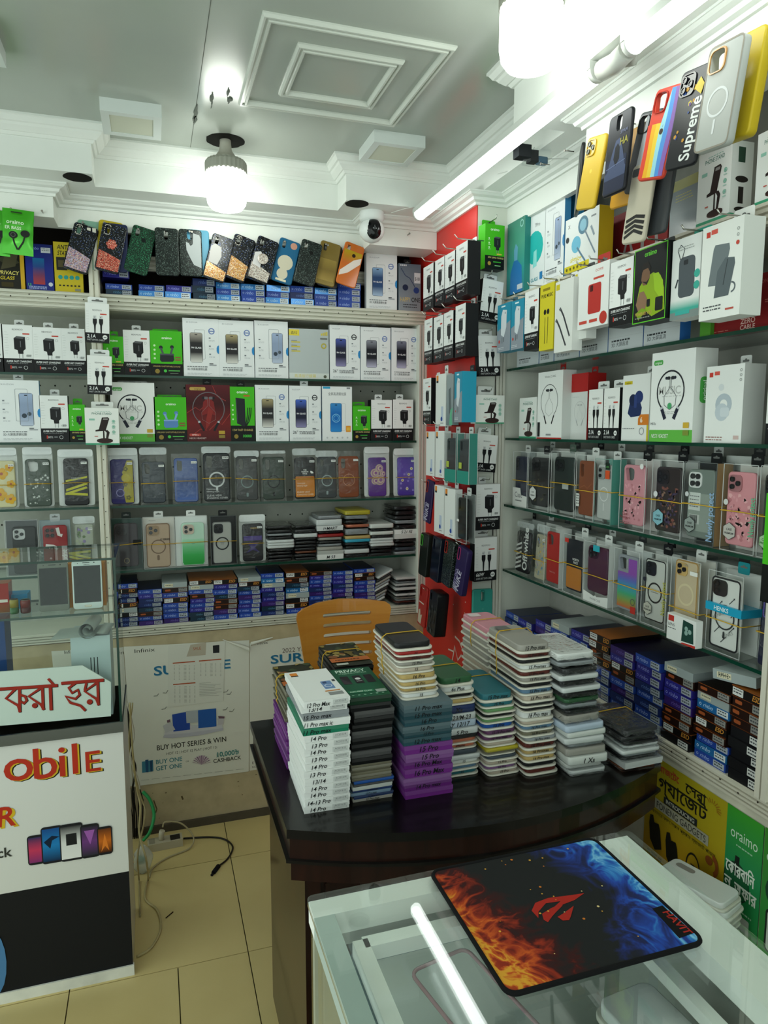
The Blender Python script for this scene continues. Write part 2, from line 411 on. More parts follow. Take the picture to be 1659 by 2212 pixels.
def vpost(name, x0, x1, y0, y1, z0, z1, col='#c9c7b8', n=3):
    mb = MB('satin', col); w_ = (x1-x0)/n; q = [(x0, y1)]
    for i in range(n):
        a = x0+i*w_; q += [(a, y0+.006), (a+w_*.15, y0), (a+w_*.8, y0), (a+w_*.92, y0+.006)]
    q += [(x1, y0+.006), (x1, y1)]
    mb.loft([[(x, y, z0) for x, y in q], [(x, y, z1) for x, y in q]], smooth=False); return struct(name, mb)
p1 = vpost('trim_4', -.181, -.148, YB-.022, YB+.19, .80, 2.16, '#d2cfc0', 2)
for i in range(26):
    MB('matte', '#2b2720').lathe([(.0018, 0), (.0018, .001)], 6).build('screw_hole', p1, (-.166+.006*(i % 2), YB-.0225, .9+i*.045), (PI/2, 0, 0))
p2 = vpost('trim_5', .998, 1.034, YB-.018, YB+.19, .76, 1.9, '#cfcfc6', 3)
def nail_row(parent, pts, rot, col='#3b352c'):
    me = None
    for p in pts:
        if me is None: me = MB('matte', col).lathe([(.0024, 0), (.0016, .0012)], 6).mesh('screw')
        place(me, 'screw', parent, p, rot)
nail_row(t1, [(-.1+.087*i, YB-.007, .775+.004*(i % 2)) for i in range(8)], (PI/2, 0, 0))
nail_row(t2, [(-.42+.055*i, YB-.007, 1.93+.008*(i % 2)) for i in range(26)], (PI/2, 0, 0))
# glass shelves: one sheet each, dark green edges
def glass_shelf(x0, x1, y0, y1, z, label, grp, thick=.008):
    mb = MB('glass'); mb.box(x0, x1, y0, y1, z-thick, z)
    i = len(mb.m)-6
    for k in (2, 3, 4, 5): mb.m[i+k] = 'gloss'; mb.c[i+k] = C('#0d3a2c')
    return tag(mb.build('glass_shelf'), label, 'shelf', grp)
for z, what in ((1.686, 'chargers and glass boxes'), (1.455, 'neckband and earbud boxes'), (1.231, 'cases in clear pouches'), (.999, 'stacks of flat cases')):
    glass_shelf(-1.4, -.183, YB+.002, YB+.2, z, 'short green-edged glass shelf beyond the upright post, level with '+what, 'glass shelves of the back wall')
    glass_shelf(-.146, .996, YB+.002, YB+.2, z, 'long green-edged glass shelf on the back wall under '+what, 'glass shelves of the back wall')
# corner column, red panel
cw = struct('wall_corner', MB('paint', '#d3d6cc').box(XRED, XR+.25, Y1, YB+.25, 0, 2.3), 'white corner column between the shelves')
wr = struct('wall_corner_red', MB('paint', '#c6261f').box(XRED-.004, XRED, Y1, YB+.19, .02, 2.245), 'red panel on the side of the corner column')
# right-hand wall
struct('wall_right', MB('grime', '#cfcbb9').box(XR, XR+.06, -1.2, Y1, 0, .745), 'cream wall below the shelves beside the desk')
struct('wall_right_panel', MB('matte', '#b4b5ad').box(XR+.2, XR+.25, -1.2, Y1, .7, ZC), 'grey back panel of the shelves beside the desk')
def ribbedy(name, y0, y1, z0, z1, depth, n=4):
    mb = MB('satin', '#cfcaba'); h = (z1-z0)/n; pr = [(depth, z0), (0, z0)]
    for i in range(n):
        b = z0+i*h; pr += [(0, b+h*.08), (-.007, b+h*.22), (-.007, b+h*.72), (0, b+h*.9)]
    pr += [(0, z1), (depth, z1)]
    mb.loft([[(XR+d, y1, z) for d, z in pr], [(XR+d, y0, z) for d, z in pr]], smooth=False); return struct(name, mb)
t6 = ribbedy('trim_6', -1.0, Y1, .728, .765, .2)
t7 = ribbedy('trim_7', -1.0, Y1, 1.888, 1.936, .2)
nail_row(t6, [(XR-.007, 1.0+.05*i, .748+.006*(i % 2)) for i in range(16)], (0, -PI/2, 0))
nail_row(t7, [(XR-.007, 1.0+.05*i, 1.912+.008*(i % 2)) for i in range(22)], (0, -PI/2, 0))
mb = MB('satin', '#d5d0c2')
for a in (0, .016): mb.box(XR-.012, XR+.2, 1.028+a, 1.040+a, .765, 1.888)
mb.box(XR-.006, XR+.2, 1.03, 1.054, .765, 1.888); struct('trim_8', mb)
mb = MB('satin', '#d0cfc4')
for a in (0, .012, .024): mb.box(XR-.034+a, XR-.026+a, Y1-.012, Y1, .6, 1.888)
mb.box(XR-.034, XR, Y1-.006, Y1, .6, 1.888); struct('trim_9', mb)
for z, what in ((1.7005, 'the hanging boxes'), (1.471, 'the neckband boxes'), (1.2445, 'cases in clear boxes'), (1.019, 'the clear-boxed cases above the screen boxes')):
    glass_shelf(XR+.002, XR+.2, -.2, Y1-.014, z, 'long green-edged glass shelf beside the corner column under '+what, 'glass shelves beside the desk')
# ceiling, soffits, friezes and their mouldings
ce = struct('ceiling', MB('ceilpaint', '#a9b0a8').box(-1.6, 1.6, -1.2, 2.95, ZC, ZC+.05), 'grey-white glossy panelled ceiling')
sf = MB('paint', WHITE)
sf.box(-1.6, -.141, 2.385, YB+.25, ZS, ZC); sf.box(-.141, .645, 2.50, YB+.25, ZS, ZC); sf.box(.645, 1.034, 2.385, YB+.25, ZS, ZC)
sf.box(1.034, XR+.25, 1.678, YB+.25, ZS, ZC); sf.box(.887, XR+.25, -1.2, 1.678, ZS, ZC)
struct('ceiling_soffit', sf, 'white stepped soffit round the ceiling')
prof1 = [(0, 2.342), (.006, 2.342), (.012, 2.350), (.016, 2.350), (.030, 2.362), (.034, 2.368), (.040, 2.370), (.048, 2.382), (.052, 2.384), (.052, ZC), (0, ZC)]
crown('trim_10', [(-1.6, 2.385), (-.141, 2.385), (-.141, 2.50), (.645, 2.50), (.645, 2.385), (1.034, 2.385), (1.034, 1.678), (.887, 1.678), (.887, -1.2)], prof1, -1)
fz = MB('paint', '#e3e6e0')
fz.box(-1.6, -.268, 2.53, YB+.02, 2.16, ZS); fz.box(-.268, .77, YB, YB+.02, 2.16, ZS); fz.box(.77, XRED-.005, 2.53, YB+.02, 2.16, ZS)
fzb = struct('wall_back_frieze', fz, 'white board above the back shelves')
fz = MB('paint', '#e3e6e0')
fz.box(XR, XR+.02, 1.575, Y1, 2.16, ZS); fz.box(1.03, XR+.02, -1.0, 1.575, 2.155, ZS)
fzr = struct('wall_right_frieze', fz, 'white board above the shelves beside the desk')
prof2 = [(0, 2.222), (.008, 2.222), (.010, 2.230), (.020, 2.234), (.024, 2.242), (.036, 2.246), (.042, 2.252), (.045, 2.252), (.045, ZS), (0, ZS)]
crown('trim_11', [(-1.6, 2.53), (-.268, 2.53), (-.268, YB), (.77, YB), (.77, 2.53), (XRED-.004, 2.53), (XRED-.004, Y1), (XR, Y1), (XR, 1.575), (1.03, 1.575), (1.03, -1.0)], prof2, -1)
pm = [(-.012, ZC), (-.012, ZC-.004), (-.008, ZC-.010), (-.003, ZC-.010), (-.002, ZC-.006), (.003, ZC-.006), (.004, ZC-.012), (.009, ZC-.012), (.013, ZC-.004), (.013, ZC)]
crown('ceiling_moulding', [(.27, 1.643), (.70, 1.643), (.70, 2.073), (.27, 2.073)], pm, 1, '#c9cec6', 'ceilpaint', ce, True)
crown('ceiling_moulding', [(.366, 1.742), (.605, 1.742), (.605, 1.983), (.366, 1.983)], pm, 1, '#c9cec6', 'ceilpaint', ce, True)
mb = MB('matte', '#5d625b')
mb.box(.1495, .1507, 1.2, 2.49, ZC-.0006, ZC); mb.build('ceiling_joint', ce)
# flaked paint by the joint, and the round cut-outs for missing downlights
def flake(x, y, l, wd, a, col='#6d736c'):
    n = 7; L = []; Rr = []
    for i in range(n+1):
        t = i/n; ww = wd*(.35+.65*RND.random())*math.sin(PI*min(t+.12, .97)); cx = x+l*t*math.sin(a)+RND.uniform(-.002, .002); cy = y+l*t*math.cos(a)
        L.append((cx-ww, cy)); Rr.append((cx+ww, cy))
    m_ = MB('matte', col); m_.prism(L+Rr[::-1], ZC-.0035, ZC-.0006, 'z'); m_.build('paint_flake', ce)
flake(.152, 2.13, .12, .006, -.02); flake(.185, 2.05, .09, .006, .06); flake(.225, 2.01, .05, .004, .05); flake(.235, 2.06, .035, .008, -.1); flake(.15, 2.2, .06, .008, 0)
def cutout(x, y, z, r, parent, nm):
    m_ = MB('matte', '#1d1c19'); pts = [(x+r*(1+RND.uniform(-.04, .04))*math.cos(2*PI*i/26), y+r*(1+RND.uniform(-.04, .04))*math.sin(2*PI*i/26)) for i in range(26)]
    m_.prism(pts, z-.0008, z+.001, 'z'); m_.build(nm, parent)
so = bpy.data.objects['ceiling_soffit']
cutout(-.186, 2.428, ZS, .041, so, 'lamp_hole'); cutout(.688, 2.408, ZS, .04, so, 'lamp_hole'); cutout(.25, 2.36, ZC, .058, ce, 'lamp_hole')
# nails in the friezes
def nails(parent, pts, d, col='#8e8b84'):
    for p in pts:
        p = Vector(p); d_ = Vector(d)
        m_ = MB('chrome', col); m_.tube([p-d_*.004, p+d_*.022], .0014, 6); e = p+d_*.022
        m_.tube([e, e+d_*.0015], .0036, 8); m_.build('nail', parent)
# ---------------------------------------------------------------- lamps
def panel_lamp(x0, x1, y0, y1, label):
    cx, cy = (x0+x1)/2, (y0+y1)/2
    t = thing('ceiling_panel_lamp', label, 'ceiling lamp', (cx, cy, ZC-.035), group='square lamps on the ceiling')
    a, b = (x1-x0)/2, (y1-y0)/2; mb = MB('satin', '#cfd6d3')
    k = .022; mb.box(-a, a, -b, b, .004, .035)
    for q in ((-a, a, -b, -b+k), (-a, a, b-k, b), (-a, -a+k, -b+k, b-k), (a-k, a, -b+k, b-k)): mb.box(*q, 0, .004)
    mb.build('housing', t); MB('satin', '#c3c6b4').box(-a+k, a-k, -b+k, b-k, .002, .0039).build('diffuser', t)
    return t
panel_lamp(-.102, .058, 2.165, 2.33, 'square white panel lamp beside the ceiling joint, unlit')
panel_lamp(.665, .829, 2.135, 2.30, 'square white unlit panel lamp near the moulded ceiling frame and corner')
t = onZ(14, 147, ZC-.035); panel_lamp(t.x-.16, t.x, t.y-.16, t.y, 'square white panel lamp at the ceiling edge away from the moulded frame')
def led_bulb(x, y, zb, label):
    t = thing('led_bulb', label, 'lamp', (x, y, zb), group='bare LED bulbs under the ceiling')
    r = .062
    MB('bulb_glow').lathe([(.0, 0), (r*.45, .001), (r*.78, .008), (r*.95, .022), (r, .04), (r, .115)], 28, cap=False).build('diffuser', t)
    MB('satin', '#9a9b90').lathe([(r*.97, .113), (r*.99, .118), (r*.99, .142), (r*.9, .150)], 56, ribs=.05).build('heat_sink', t)
    MB('satin', '#b9b7aa').lathe([(r*.9, .149), (r*.55, .160), (r*.32, .18), (r*.28, .20), (r*.28, ZC-zb+.004)], 20).build('socket', t)
led_bulb(.25, 2.357, 2.178, 'lit white LED bulb hanging from the dark hole in the ceiling')
led_bulb(.745, 1.345, 2.212, 'lit white LED bulb beside the soffit with the tube lamps')
led_bulb(.22, .45, 2.212, 'lit white LED bulb added out of view over the glass-topped counter')  # added bulb, out of view, to brighten the counter and lower room
led_bulb(-.62, 1.15, 2.212, 'lit white LED bulb added out of view before the display counter')  # second added unseen bulb, lights the floor, low back wall and red panel
def tube_lamp(x, y0, y1, z, label):
    t = thing('tube_lamp', label, 'lamp', (x, (y0+y1)/2, z), group='LED tube lamps under the soffit')
    L = (y1-y0)/2; n = 10
    arc = [(.021*math.cos(PI+PI*i/n), .021*math.sin(PI+PI*i/n)) for i in range(n+1)]
    q_ = MB('tube_glow'); q_.loft([[(a, -L+.012, b) for a, b in arc], [(a, L-.012, b) for a, b in arc]], cap0=False, cap1=False, closed=False); q_.build('diffuser', t)
    MB('satin', '#c9cdc8').box(-.024, .024, -L, L, 0, .016).build('housing', t)
    for s_ in (-1, 1):
        q = sorted((s_*L, s_*(L-.012))); pts = [(.0225*math.cos(PI+PI*i/n), .0225*math.sin(PI+PI*i/n)) for i in range(n+1)]
        q_ = MB('satin', '#cfd2cd'); q_.loft([[(a, q[0], b) for a, b in pts], [(a, q[1], b) for a, b in pts]]); q_.build('end_cap', t)
tube_lamp(.906, 1.345, 2.39, 2.237, 'long lit LED tube running towards the red corner panel')
tube_lamp(.906, .25, 1.245, 2.237, 'lit LED tube over the big power bank boxes')
mb = MB('satin', '#c4c6c0'); mb.tube([(.906, 1.335, 2.232), (.906, 1.295, 2.226), (.906, 1.255, 2.232)], .02, 12); mb.tube([(.93, 1.31, 2.24), (.95, 1.295, 2.24), (.93, 1.275, 2.24)], .012, 8)
tag(mb.build('tube_connector'), 'grey plastic connector joining the two tube lamps', 'connector')
# ================================================================ PRINTED CARTONS
K = '#17181a'
def tabshape(w, h, kind='tab'): return rrect(w, h, min(w, h)*.25, 3)
def hang_tab(t, w, z, y, col='#e6e8e6', hw=.03, hh=.022, mat='print', euro='#6a6c6a'):
    mb = MB(mat, col); mb.prism([(p[0], p[1]+hh/2-.003) for p in rrect(hw, hh+.006, .004, 3)], -.0006, .0006, 'y')
    tb = mb.build('hang_tab', t, (0, y, z))
    a = Art(hw, hh, (-hw/2, -.0006, 0)); a.rect(.2, .38, .6, .2, euro, .08); a.rect(.4, .45, .2, .26, euro, .08); a.build('slot', tb)
    return tb
def carton(name, label, cat, w, h, d, loc, rz=0, group=None, art=None, col='#e9ebea', faces=None, tab=None, mat='print', rx=0, ry=0, amat='print', tabw=.03, tabh=.022):
    t = thing(name, label, cat, loc, (rx, ry, rz), group)
    MB(mat, col).box(-w/2, w/2, -d/2, d/2, 0, h, faces=faces).build('carton', t)
    if art:
        a = Art(w, h, (-w/2, -d/2, 0), mat=amat); a.k = 1; a.rect(0, 0, 1, 1, col); art(a); a.build('printed_front', t)
    if tab: hang_tab(t, w, h, d/2-.001, tab, tabw, tabh)
    return t
def charger_pic(a, x, y, s, col='#1c1d1f'):
    hi = mixc(col, '#8a8d90', .35)
    q = a.w/a.h
    a.poly([(x-.5*s, y+.55*s*q), (x-.25*s, y+.75*s*q), (x+.5*s, y+.7*s*q), (x+.52*s, y-.45*s*q), (x+.3*s, y-.65*s*q), (x+.3*s, y-.95*s*q), (x-.15*s, y-.95*s*q), (x-.2*s, y-.6*s*q), (x-.48*s, y-.5*s*q)], col)
    a.poly([(x-.5*s, y+.55*s*q), (x-.25*s, y+.75*s*q), (x+.5*s, y+.7*s*q), (x+.3*s, y+.5*s*q)], hi)
    a.rect(x+.05*s, y-.3*s*q, .06*s, .6*s*q, '#6d7074')
    a.rect(x-.1*s, y-1.35*s*q, .05*s, .42*s*q, '#8d9092'); a.rect(x+.2*s, y-1.35*s*q, .05*s, .42*s*q, '#8d9092')
def art_charger(a):
    a.rect(0, 0, 1, .295, K); a.text('REXMOO', .5, .885, .036, '#3b3d40', maxw=.5)
    a.rect(.66, .80, .24, .03, '#c2493c', .02); a.ring(.83, .72, .05, .01, '#a0a3a5', 12)
    charger_pic(a, .55, .60, .38)
    for i in range(9): a.rect(.05, .84-.055*i, .10+.06*((i*7) % 4)/4, .006, '#c9ccca'); a.k -= 1
    a.rect(.78, .33, .13, .055, '#b9bcbb'); a.text('18W', .845, .337, .04, '#55585a')
    a.text('SUPER FAST CHARGING', .5, .215, .042, '#e8eaea', maxw=.84, bold=.02, shear=.25)
    a.greek(.12, .185, .76, 1, .03, '#8d9092', .008)
    a.rect(.2, .075, .045, .07, '#b8382e'); a.text('80%', .34, .085, .045, '#c9cccc', maxw=.2); a.rect(.47, .1, .12, .02, '#8a8d90'); a.ring(.72, .105, .07, .014, '#c9cccc', 12)
def art_cable(a, amp='2.1A', l2='FAST DATA CABLE'):
    a.rect(0, 0, 1, .24, K); a.text('REXMOO', .5, .80, .04, '#3b3d40', maxw=.5); a.rect(.62, .71, .28, .03, '#c2493c', .02)
    for x, cc in ((.40, '#1d1e20'), (.66, '#1d1e20')):
        a.rect(x-.06, .60, .12, .08, '#c6c9ca'); a.rect(x-.04, .625, .03, .025, '#66696b'); a.poly([(x-.085, .60), (x+.085, .60), (x+.085, .50), (x+.04, .43), (x+.025, .24), (x-.025, .24), (x-.04, .43), (x-.085, .50)], cc)
    for i in range(8): a.rect(.05, .78-.065*i, .10, .006, '#c9ccca'); a.k -= 1
    a.text(amp, .07, .115, .085, '#dfe2e2', 'l', .02, .1, maxw=.36); a.text(l2, .07, .04, .045, '#b9bcbc', 'l', .01, .2, maxw=.72); a.circ(.82, .14, .1, '#e4e6e4'); a.rect(.76, .13, .12, .02, '#6b6e6e')
def art_gcharger(a):
    a.rect(0, 0, 1, .30, '#101311'); a.text('oraimo', .5, .86, .06, '#e9f4e4', maxw=.5, bold=.015)
    charger_pic(a, .62, .60, .34, '#23262a')
    for i in range(3): a.circ(.2, .68-.1*i, .04, '#bfe8b0'); a.rect(.15, .635-.1*i, .12, .012, '#bfe8b0')
    a.rect(.6, .325, .26, .03, '#d8c24a', .02); a.text('10W RAPID CHARGE', .55, .235, .042, '#cfc07a', maxw=.8, bold=.015)
    a.circ(.22, .12, .085, '#a98f3e'); a.rect(.42, .15, .4, .022, '#3fae3a'); a.rect(.5, .07, .3, .018, '#8fd08a')
def art_earbuds(a, col='#23262c', hi='#4c5058'):
    a.rect(0, 0, 1, .27, '#0e110f'); a.text('oraimo', .52, .82, .055, '#eef6ea', maxw=.45, bold=.015)
    for i in range(4): a.circ(.13, .67-.095*i, .035, '#c6ecb4')
    a.poly([(.30, .46), (.72, .50), (.74, .36), (.70, .32), (.34, .31), (.29, .35)], col); a.rect(.29, .46, .45, .035, hi, .03)
    a.circ(.33, .63, .06, col); a.poly([(.29, .62), (.36, .62), (.42, .50), (.36, .50)], hi); a.circ(.68, .645, .06, col); a.poly([(.60, .48), (.66, .48), (.73, .62), (.67, .64)], hi)
    a.rect(.77, .40, .18, .03, '#8a5a3a'); a.rect(.77, .345, .18, .03, '#8a5a3a')
    a.text('UNLEASH UNSTOPPABLE SOUND', .5, .195, .035, '#b7a468', maxw=.86, bold=.01); a.circ(.2, .10, .075, '#8f7a38'); a.circ(.45, .11, .05, '#4cc04a'); a.rect(.55, .105, .36, .02, '#57b352'); a.rect(.6, .05, .26, .012, '#7d8a7a')
def phone_pic(a, x, y, w, h, top, mid, bot, rim='#4b4d52', txt=None):
    a.rect(x-.012, y-.006, w+.024, h+.012, rim, .05); a.grad(x, y, w, h, [bot, mid, mid, top]); a.rect(x+w*.38, y+h*.93, w*.24, h*.025, '#0c0c0e', .015)
    if txt: a.text(txt, x+w/2, y+h*.47, .03, '#e6e6ea', maxw=w*.85, bold=.02)
def art_glass(a, top='#a99c86', mid='#2b2a2c', bot='#d8d6d0', deg=None, flip=False, ring='#6f84b8', brand='3K KUZOOM', hexa='#2f86c4'):
    a.text(brand, .1, .92, .024, '#8a8f95', 'l', maxw=.4)
    if not flip:
        a.frame(.32, .30, .29, .51, .008, '#8f949a', .03); phone_pic(a, .20, .25, .33, .50, top, mid, bot, txt='9H GLASS'); gx = .72
    else:
        phone_pic(a, .52, .27, .31, .52, '#9fb0cf', '#8c9cb8', '#b8c3d6'); a.circ(.62, .43, .06, '#3a4450'); a.circ(.74, .46, .05, '#47525e'); a.frame(.42, .34, .30, .52, .008, '#8f949a', .03); gx = .12
    if not flip: a.ring(.80, .79, .09, .028, ring if not deg else '#3a3c3e', 18); a.rect(.72, .782, .16, .016, ring if not deg else '#3a3c3e')
    for k in range(3): a.rect(gx, .66-.14*k, .05, .022, '#7b8086'); a.greek(gx, .63-.14*k, .16, 2, .014, '#b5b9bd', .005, k)
    a.poly([(1, .40), (.955, .415), (.935, .45), (.935, .50), (.955, .535), (1, .55)], hexa)
    a.rect(.72, .22, .11, .016, '#55585c'); a.rect(.72, .195, .2, .018, '#9da1a5')
    if deg: a.text(deg, .10, .135, .055, '#33363a', 'l', maxw=.16); a.greek(.3, .17, .5, 1, .02, '#6d7176', .01, 2); a.text('大屏高清钢化膜', .3, .125, .034, '#55585c', 'l', maxw=.5)
    else: a.greek(.10, .165, .6, 1, .02, '#55585c', .012, 3); a.text('3D 大屏高清钢化膜', .10, .11, .036, '#55585c', 'l', maxw=.55)
    a.greek(.1, .055, .7, 2, .018, '#b9bdc0', .007, 5)
def neckband_pic(a, x, y, s, band, tip, cord, t=.028):
    q = a.w/a.h
    pts = []
    for i in range(25):
        th = -.28*PI+1.56*PI*i/24; pts.append((x+s*math.cos(th), y+s*math.sin(th)*q*1.05))
    a.line(pts, t, band)
    for e, dx in ((pts[0], -1), (pts[-1], 1)):
        a.line([(e[0], e[1]), (e[0]+dx*s*.32, e[1]-s*.62*q)], t*2.5, tip); a.line([(e[0], e[1]), (e[0]+dx*s*.05, e[1]-s*.1*q)], t*2.6, '#b9bcc2')
    a.line([(x-.06*s, y+.62*s*q), (x-.04*s, y+.2*s*q), (x-.45*s, y-.25*s*q), (x-.42*s, y-.7*s*q), (x, y-.95*s*q), (x+.42*s, y-.7*s*q), (x+.45*s, y-.25*s*q), (x+.04*s, y+.2*s*q), (x+.06*s, y+.62*s*q)], t*.35, cord)
    for d_ in (-1, 1):
        a.rect(x+d_*.16*s-.14*s, y+.60*s*q, .28*s, .17*s*q, band, .03); a.circ(x+d_*.33*s, y+.69*s*q, .08*s, tip)
def art_music(a):
    a.rect(0, 0, 1, .135, '#5faf46'); a.rect(.05, .86, .22, .055, '#4ba04a', .03); a.text('original', .16, .873, .028, '#eef6ea', maxw=.17)
    a.text('MUSIC', .45, .53, .09, '#b9bab8', maxw=.66, bold=.03); a.greek(.28, .50, .44, 1, .02, '#c9cbc9', .012)
    neckband_pic(a, .47, .56, .31, '#2b2d33', '#252838', '#5a5d62'); a.circ(.47, .40, .05, '#4ba06a'); a.greek(.36, .33, .24, 2, .02, '#b5b8b5', .007)
    a.text('NECK HEADSET', .06, .045, .045, '#eef4ea', 'l', maxw=.4, shear=.2); a.rect(.80, .155, .13, .06, '#c9a53a'); a.rect(.80, .075, .13, .055, '#7a8a3a'); a.text('M57a', .1, .19, .03, '#55585a', maxw=.14)
def art_redneck(a):
    a.grad(0, 0, 1, 1, ['#4a1a1c', '#6e1c1c', '#3a1013', '#5a1a20']); a.rect(.08, .90, .36, .055, '#b89850', .03); a.text('original', .26, .912, .03, '#3a2a14', maxw=.28)
    for k, p in enumerate([[(.0, .5), (.2, .6), (.3, .55), (.5, .7)], [(.5, .2), (.7, .35), (.8, .3), (1, .5)], [(.1, .1), (.3, .22), (.45, .2)], [(.6, .98), (.7, .8), (.9, .72)]]): a.line(p, .012, '#a33a34')
    a.poly([(.34, .46), (.5, .5), (.66, .46), (.62, .7), (.5, .78), (.38, .7)], '#7e2222'); a.poly([(.42, .2), (.52, .3), (.6, .55), (.5, .6), (.44, .4)], '#8a2a26')
    neckband_pic(a, .5, .58, .36, '#6a6468', '#1d1c20', '#8a6a6a', .02); a.rect(.05, .095, .26, .045, '#b8443c', .02); a.text('HM01a', .18, .105, .028, '#f0dcd8', maxw=.22); a.text('NECK HEADSET', .05, .045, .03, '#d8c0bc', 'l', maxw=.4); a.rect(.72, .13, .14, .06, '#b8983a'); a.rect(.72, .06, .14, .055, '#8a7a3a')
def art_gpower(a):
    a.rect(0, 0, 1, .29, '#0d110e'); a.text('oraimo', .5, .88, .05, '#eef6ea', maxw=.5, bold=.015); a.rect(.55, .82, .26, .03, '#b8632e', .02)
    a.poly([(.22, .80), (.60, .78), (.62, .30), (.56, .27), (.26, .33)], '#1f2328'); a.line([(.24, .78), (.29, .34)], .02, '#4a4f56')
    for k in range(3): a.line([(.72+.07*k, .62), (.70+.07*k, .5), (.66+.06*k, .38), (.60+.03*k, .29)], .035, '#15181a')
    for i in range(4): a.circ(.1, .66-.085*i, .035, '#c6ecb4')
    a.text('12W FAST CHARGE', .5, .19, .04, '#b7a468', maxw=.84, bold=.015); a.circ(.22, .09, .09, '#8f7a38'); a.text('10000', .68, .075, .05, '#4cc04a', maxw=.4, bold=.02)
def art_stand(a, tone='#2a1f1e'):
    a.rect(0, 0, 1, .045, '#3f9a74'); a.text('PHONE STAND', .5, .82, .06, '#2f6a5a', maxw=.58, bold=.01); a.greek(.3, .895, .45, 1, .02, '#7faf9f', .01); a.rect(.12, .66, .17, .05, '#8fbfae', .01)
    a.poly([(.48, .67), (.50, .74), (.68, .75), (.72, .71), (.60, .38), (.30, .36), (.30, .40), (.40, .42)], tone); a.poly([(.53, .68), (.54, .72), (.68, .72), (.67, .68)], '#8a8684')
    a.poly([(.56, .40), (.66, .40), (.72, .34), (.66, .14), (.60, .14), (.63, .33)], tone); a.poly([(.52, .38), (.56, .38), (.57, .14), (.52, .14)], tone)
    a.circ(.57, .105, .24, '#4a2a24', .075); a.circ(.57, .12, .24, '#33211f', .07)
    for i in range(3): a.ring(.84, .64-.145*i, .05, .012, '#6fae98', 12); a.circ(.84, .64-.145*i, .028, '#7fb8a4'); a.rect(.79, .575-.145*i, .1, .012, '#9fc4b6')
    a.rect(.27, .22, .1, .018, '#b8564a')
def art_yellowglass(a):
    a.rect(.0, .86, .26, .12, '#d9c63a'); a.text('鑫科', .13, .89, .05, '#55502a', maxw=.16)
    a.rect(.0, .0, 1, .12, '#cdd3cf'); a.text('高清版行銀幕', .40, .035, .055, '#d2bf3e', maxw=.66); a.circ(.9, .055, .04, '#55584a')
    for i in range(3): a.rect(.06, .72-.09*i, .22, .025, '#c9b83e'); a.rect(.06, .75-.09*i, .14, .018, '#8f9290')
    for i in range(4): a.rect(.80+.045*i, .88, .03, .04+.012*i, '#d2bf3e')
    a.ring(.87, .67, .07, .03, '#b8ab4a', 14); a.rect(.78, .80, .18, .03, '#6d706c')
def art_bluephone(a):
    a.rect(.03, .955, .24, .04, '#2f9ac8', .01); a.text('全屏高清鋼化膜', .5, .84, .045, '#55585c', maxw=.6); a.rect(.82, .955, .12, .03, '#8a8d90')
    a.frame(.42, .19, .36, .50, .006, '#a5a9ae', .03); phone_pic(a, .28, .17, .36, .52, '#3a8ac8', '#1f6ab8', '#2f8ad0', '#2a4a6a'); a.ring(.46, .42, .14, .02, '#7fc0e8', 18); a.ring(.46, .42, .09, .02, '#5aa8dc', 18)
    a.rect(.79, .165, .16, .115, '#e2942e', .01); a.rect(.82, .19, .1, .06, '#e8b84a')
    for i in range(5): a.circ(.16+.17*i, .06, .03, '#b9bdc0')
def backspan(zf, xl, xr, yt, yb, Y=YB+.012):
    ym = (yt+yb)/2; a = onY(*zf(xl, ym), Y); b = onY(*zf(xr, ym), Y); c_ = onY(*zf((xl+xr)/2, yt), Y)
    return (a.x+b.x)/2, (b.x-a.x)-.0015, c_.z
Z3 = zoom(0, 440, 480); Z4 = zoom(460, 440, 500); Z5 = zoom(0, 950, 480); Z6 = zoom(460, 950, 500)
def back_carton(name, label, cat, zf, xl, xr, yt, yb, zs, d, art, group=None, Y=YB+.012, **k):
    cx, w_, zt = backspan(zf, xl, xr, yt, yb, Y)
    return carton(name, label, cat, w_, zt-zs, d, (cx, Y+d/2, zs), 0, group, art, **k)
G1, G2, G3 = '#e8eaea', '#4cab28', '#dfe2e1'
GR = '#45b31f'
CH = dict(col='#e6e8e7', faces={'left': K, 'right': K, 'bottom': K}, tab='#dfe2e1')
gcf = dict(col=GR, faces={'bottom': K})
# ---- second shelf
zs = 1.686
grp = 'charger boxes on the second shelf'
back_carton('charger_box', 'white and black charger box cut off at the edge, beside two alike', 'box', Z3, -200, 18, 890, 1270, zs, .045, art_charger, grp, **CH)
back_carton('charger_box', 'charger box on the second shelf, third along from the upright post', 'box', Z3, 24, 250, 905, 1275, zs, .045, art_charger, grp, **CH)
back_carton('charger_box', 'charger box on the second shelf, second along from the upright post', 'box', Z3, 246, 464, 925, 1275, zs, .045, art_charger, grp, **CH)
back_carton('charger_box', 'charger box on the second shelf, partly behind the hanging cable boxes', 'box', Z3, 460, 640, 933, 1275, zs, .045, art_charger, grp, **CH)
back_carton('charger_box', 'small green charger box on the second shelf behind the hanging cable box', 'box', Z3, 772, 925, 990, 1290, zs, .045, art_gcharger, None, tab=GR, **gcf)
back_carton('charger_box', 'white and black charger box between two green boxes on the second shelf', 'box', Z3, 922, 1122, 945, 1287, zs, .045, art_charger, grp, **CH)
back_carton('earbud_box', 'green box picturing black earbuds in a charging case', 'box', Z3, 1122, 1362, 950, 1295, zs, .05, art_earbuds, None, tab=GR, tabw=.088, tabh=.012, **gcf)
eg = dict(col='#e3e6e7', faces={'right': '#3f86b8', 'left': '#c9ced2'})
gg = 'screen glass boxes on the second shelf'
back_carton('screen_glass_box', 'white screen glass box beside the green black-earbud box', 'box', Z3, 1366, 1636, 858, 1297, zs, .022, lambda a: art_glass(a, '#a9a298', '#2b2a2c', '#d8d6d0'), gg, tab='#4a4b4a', **eg)
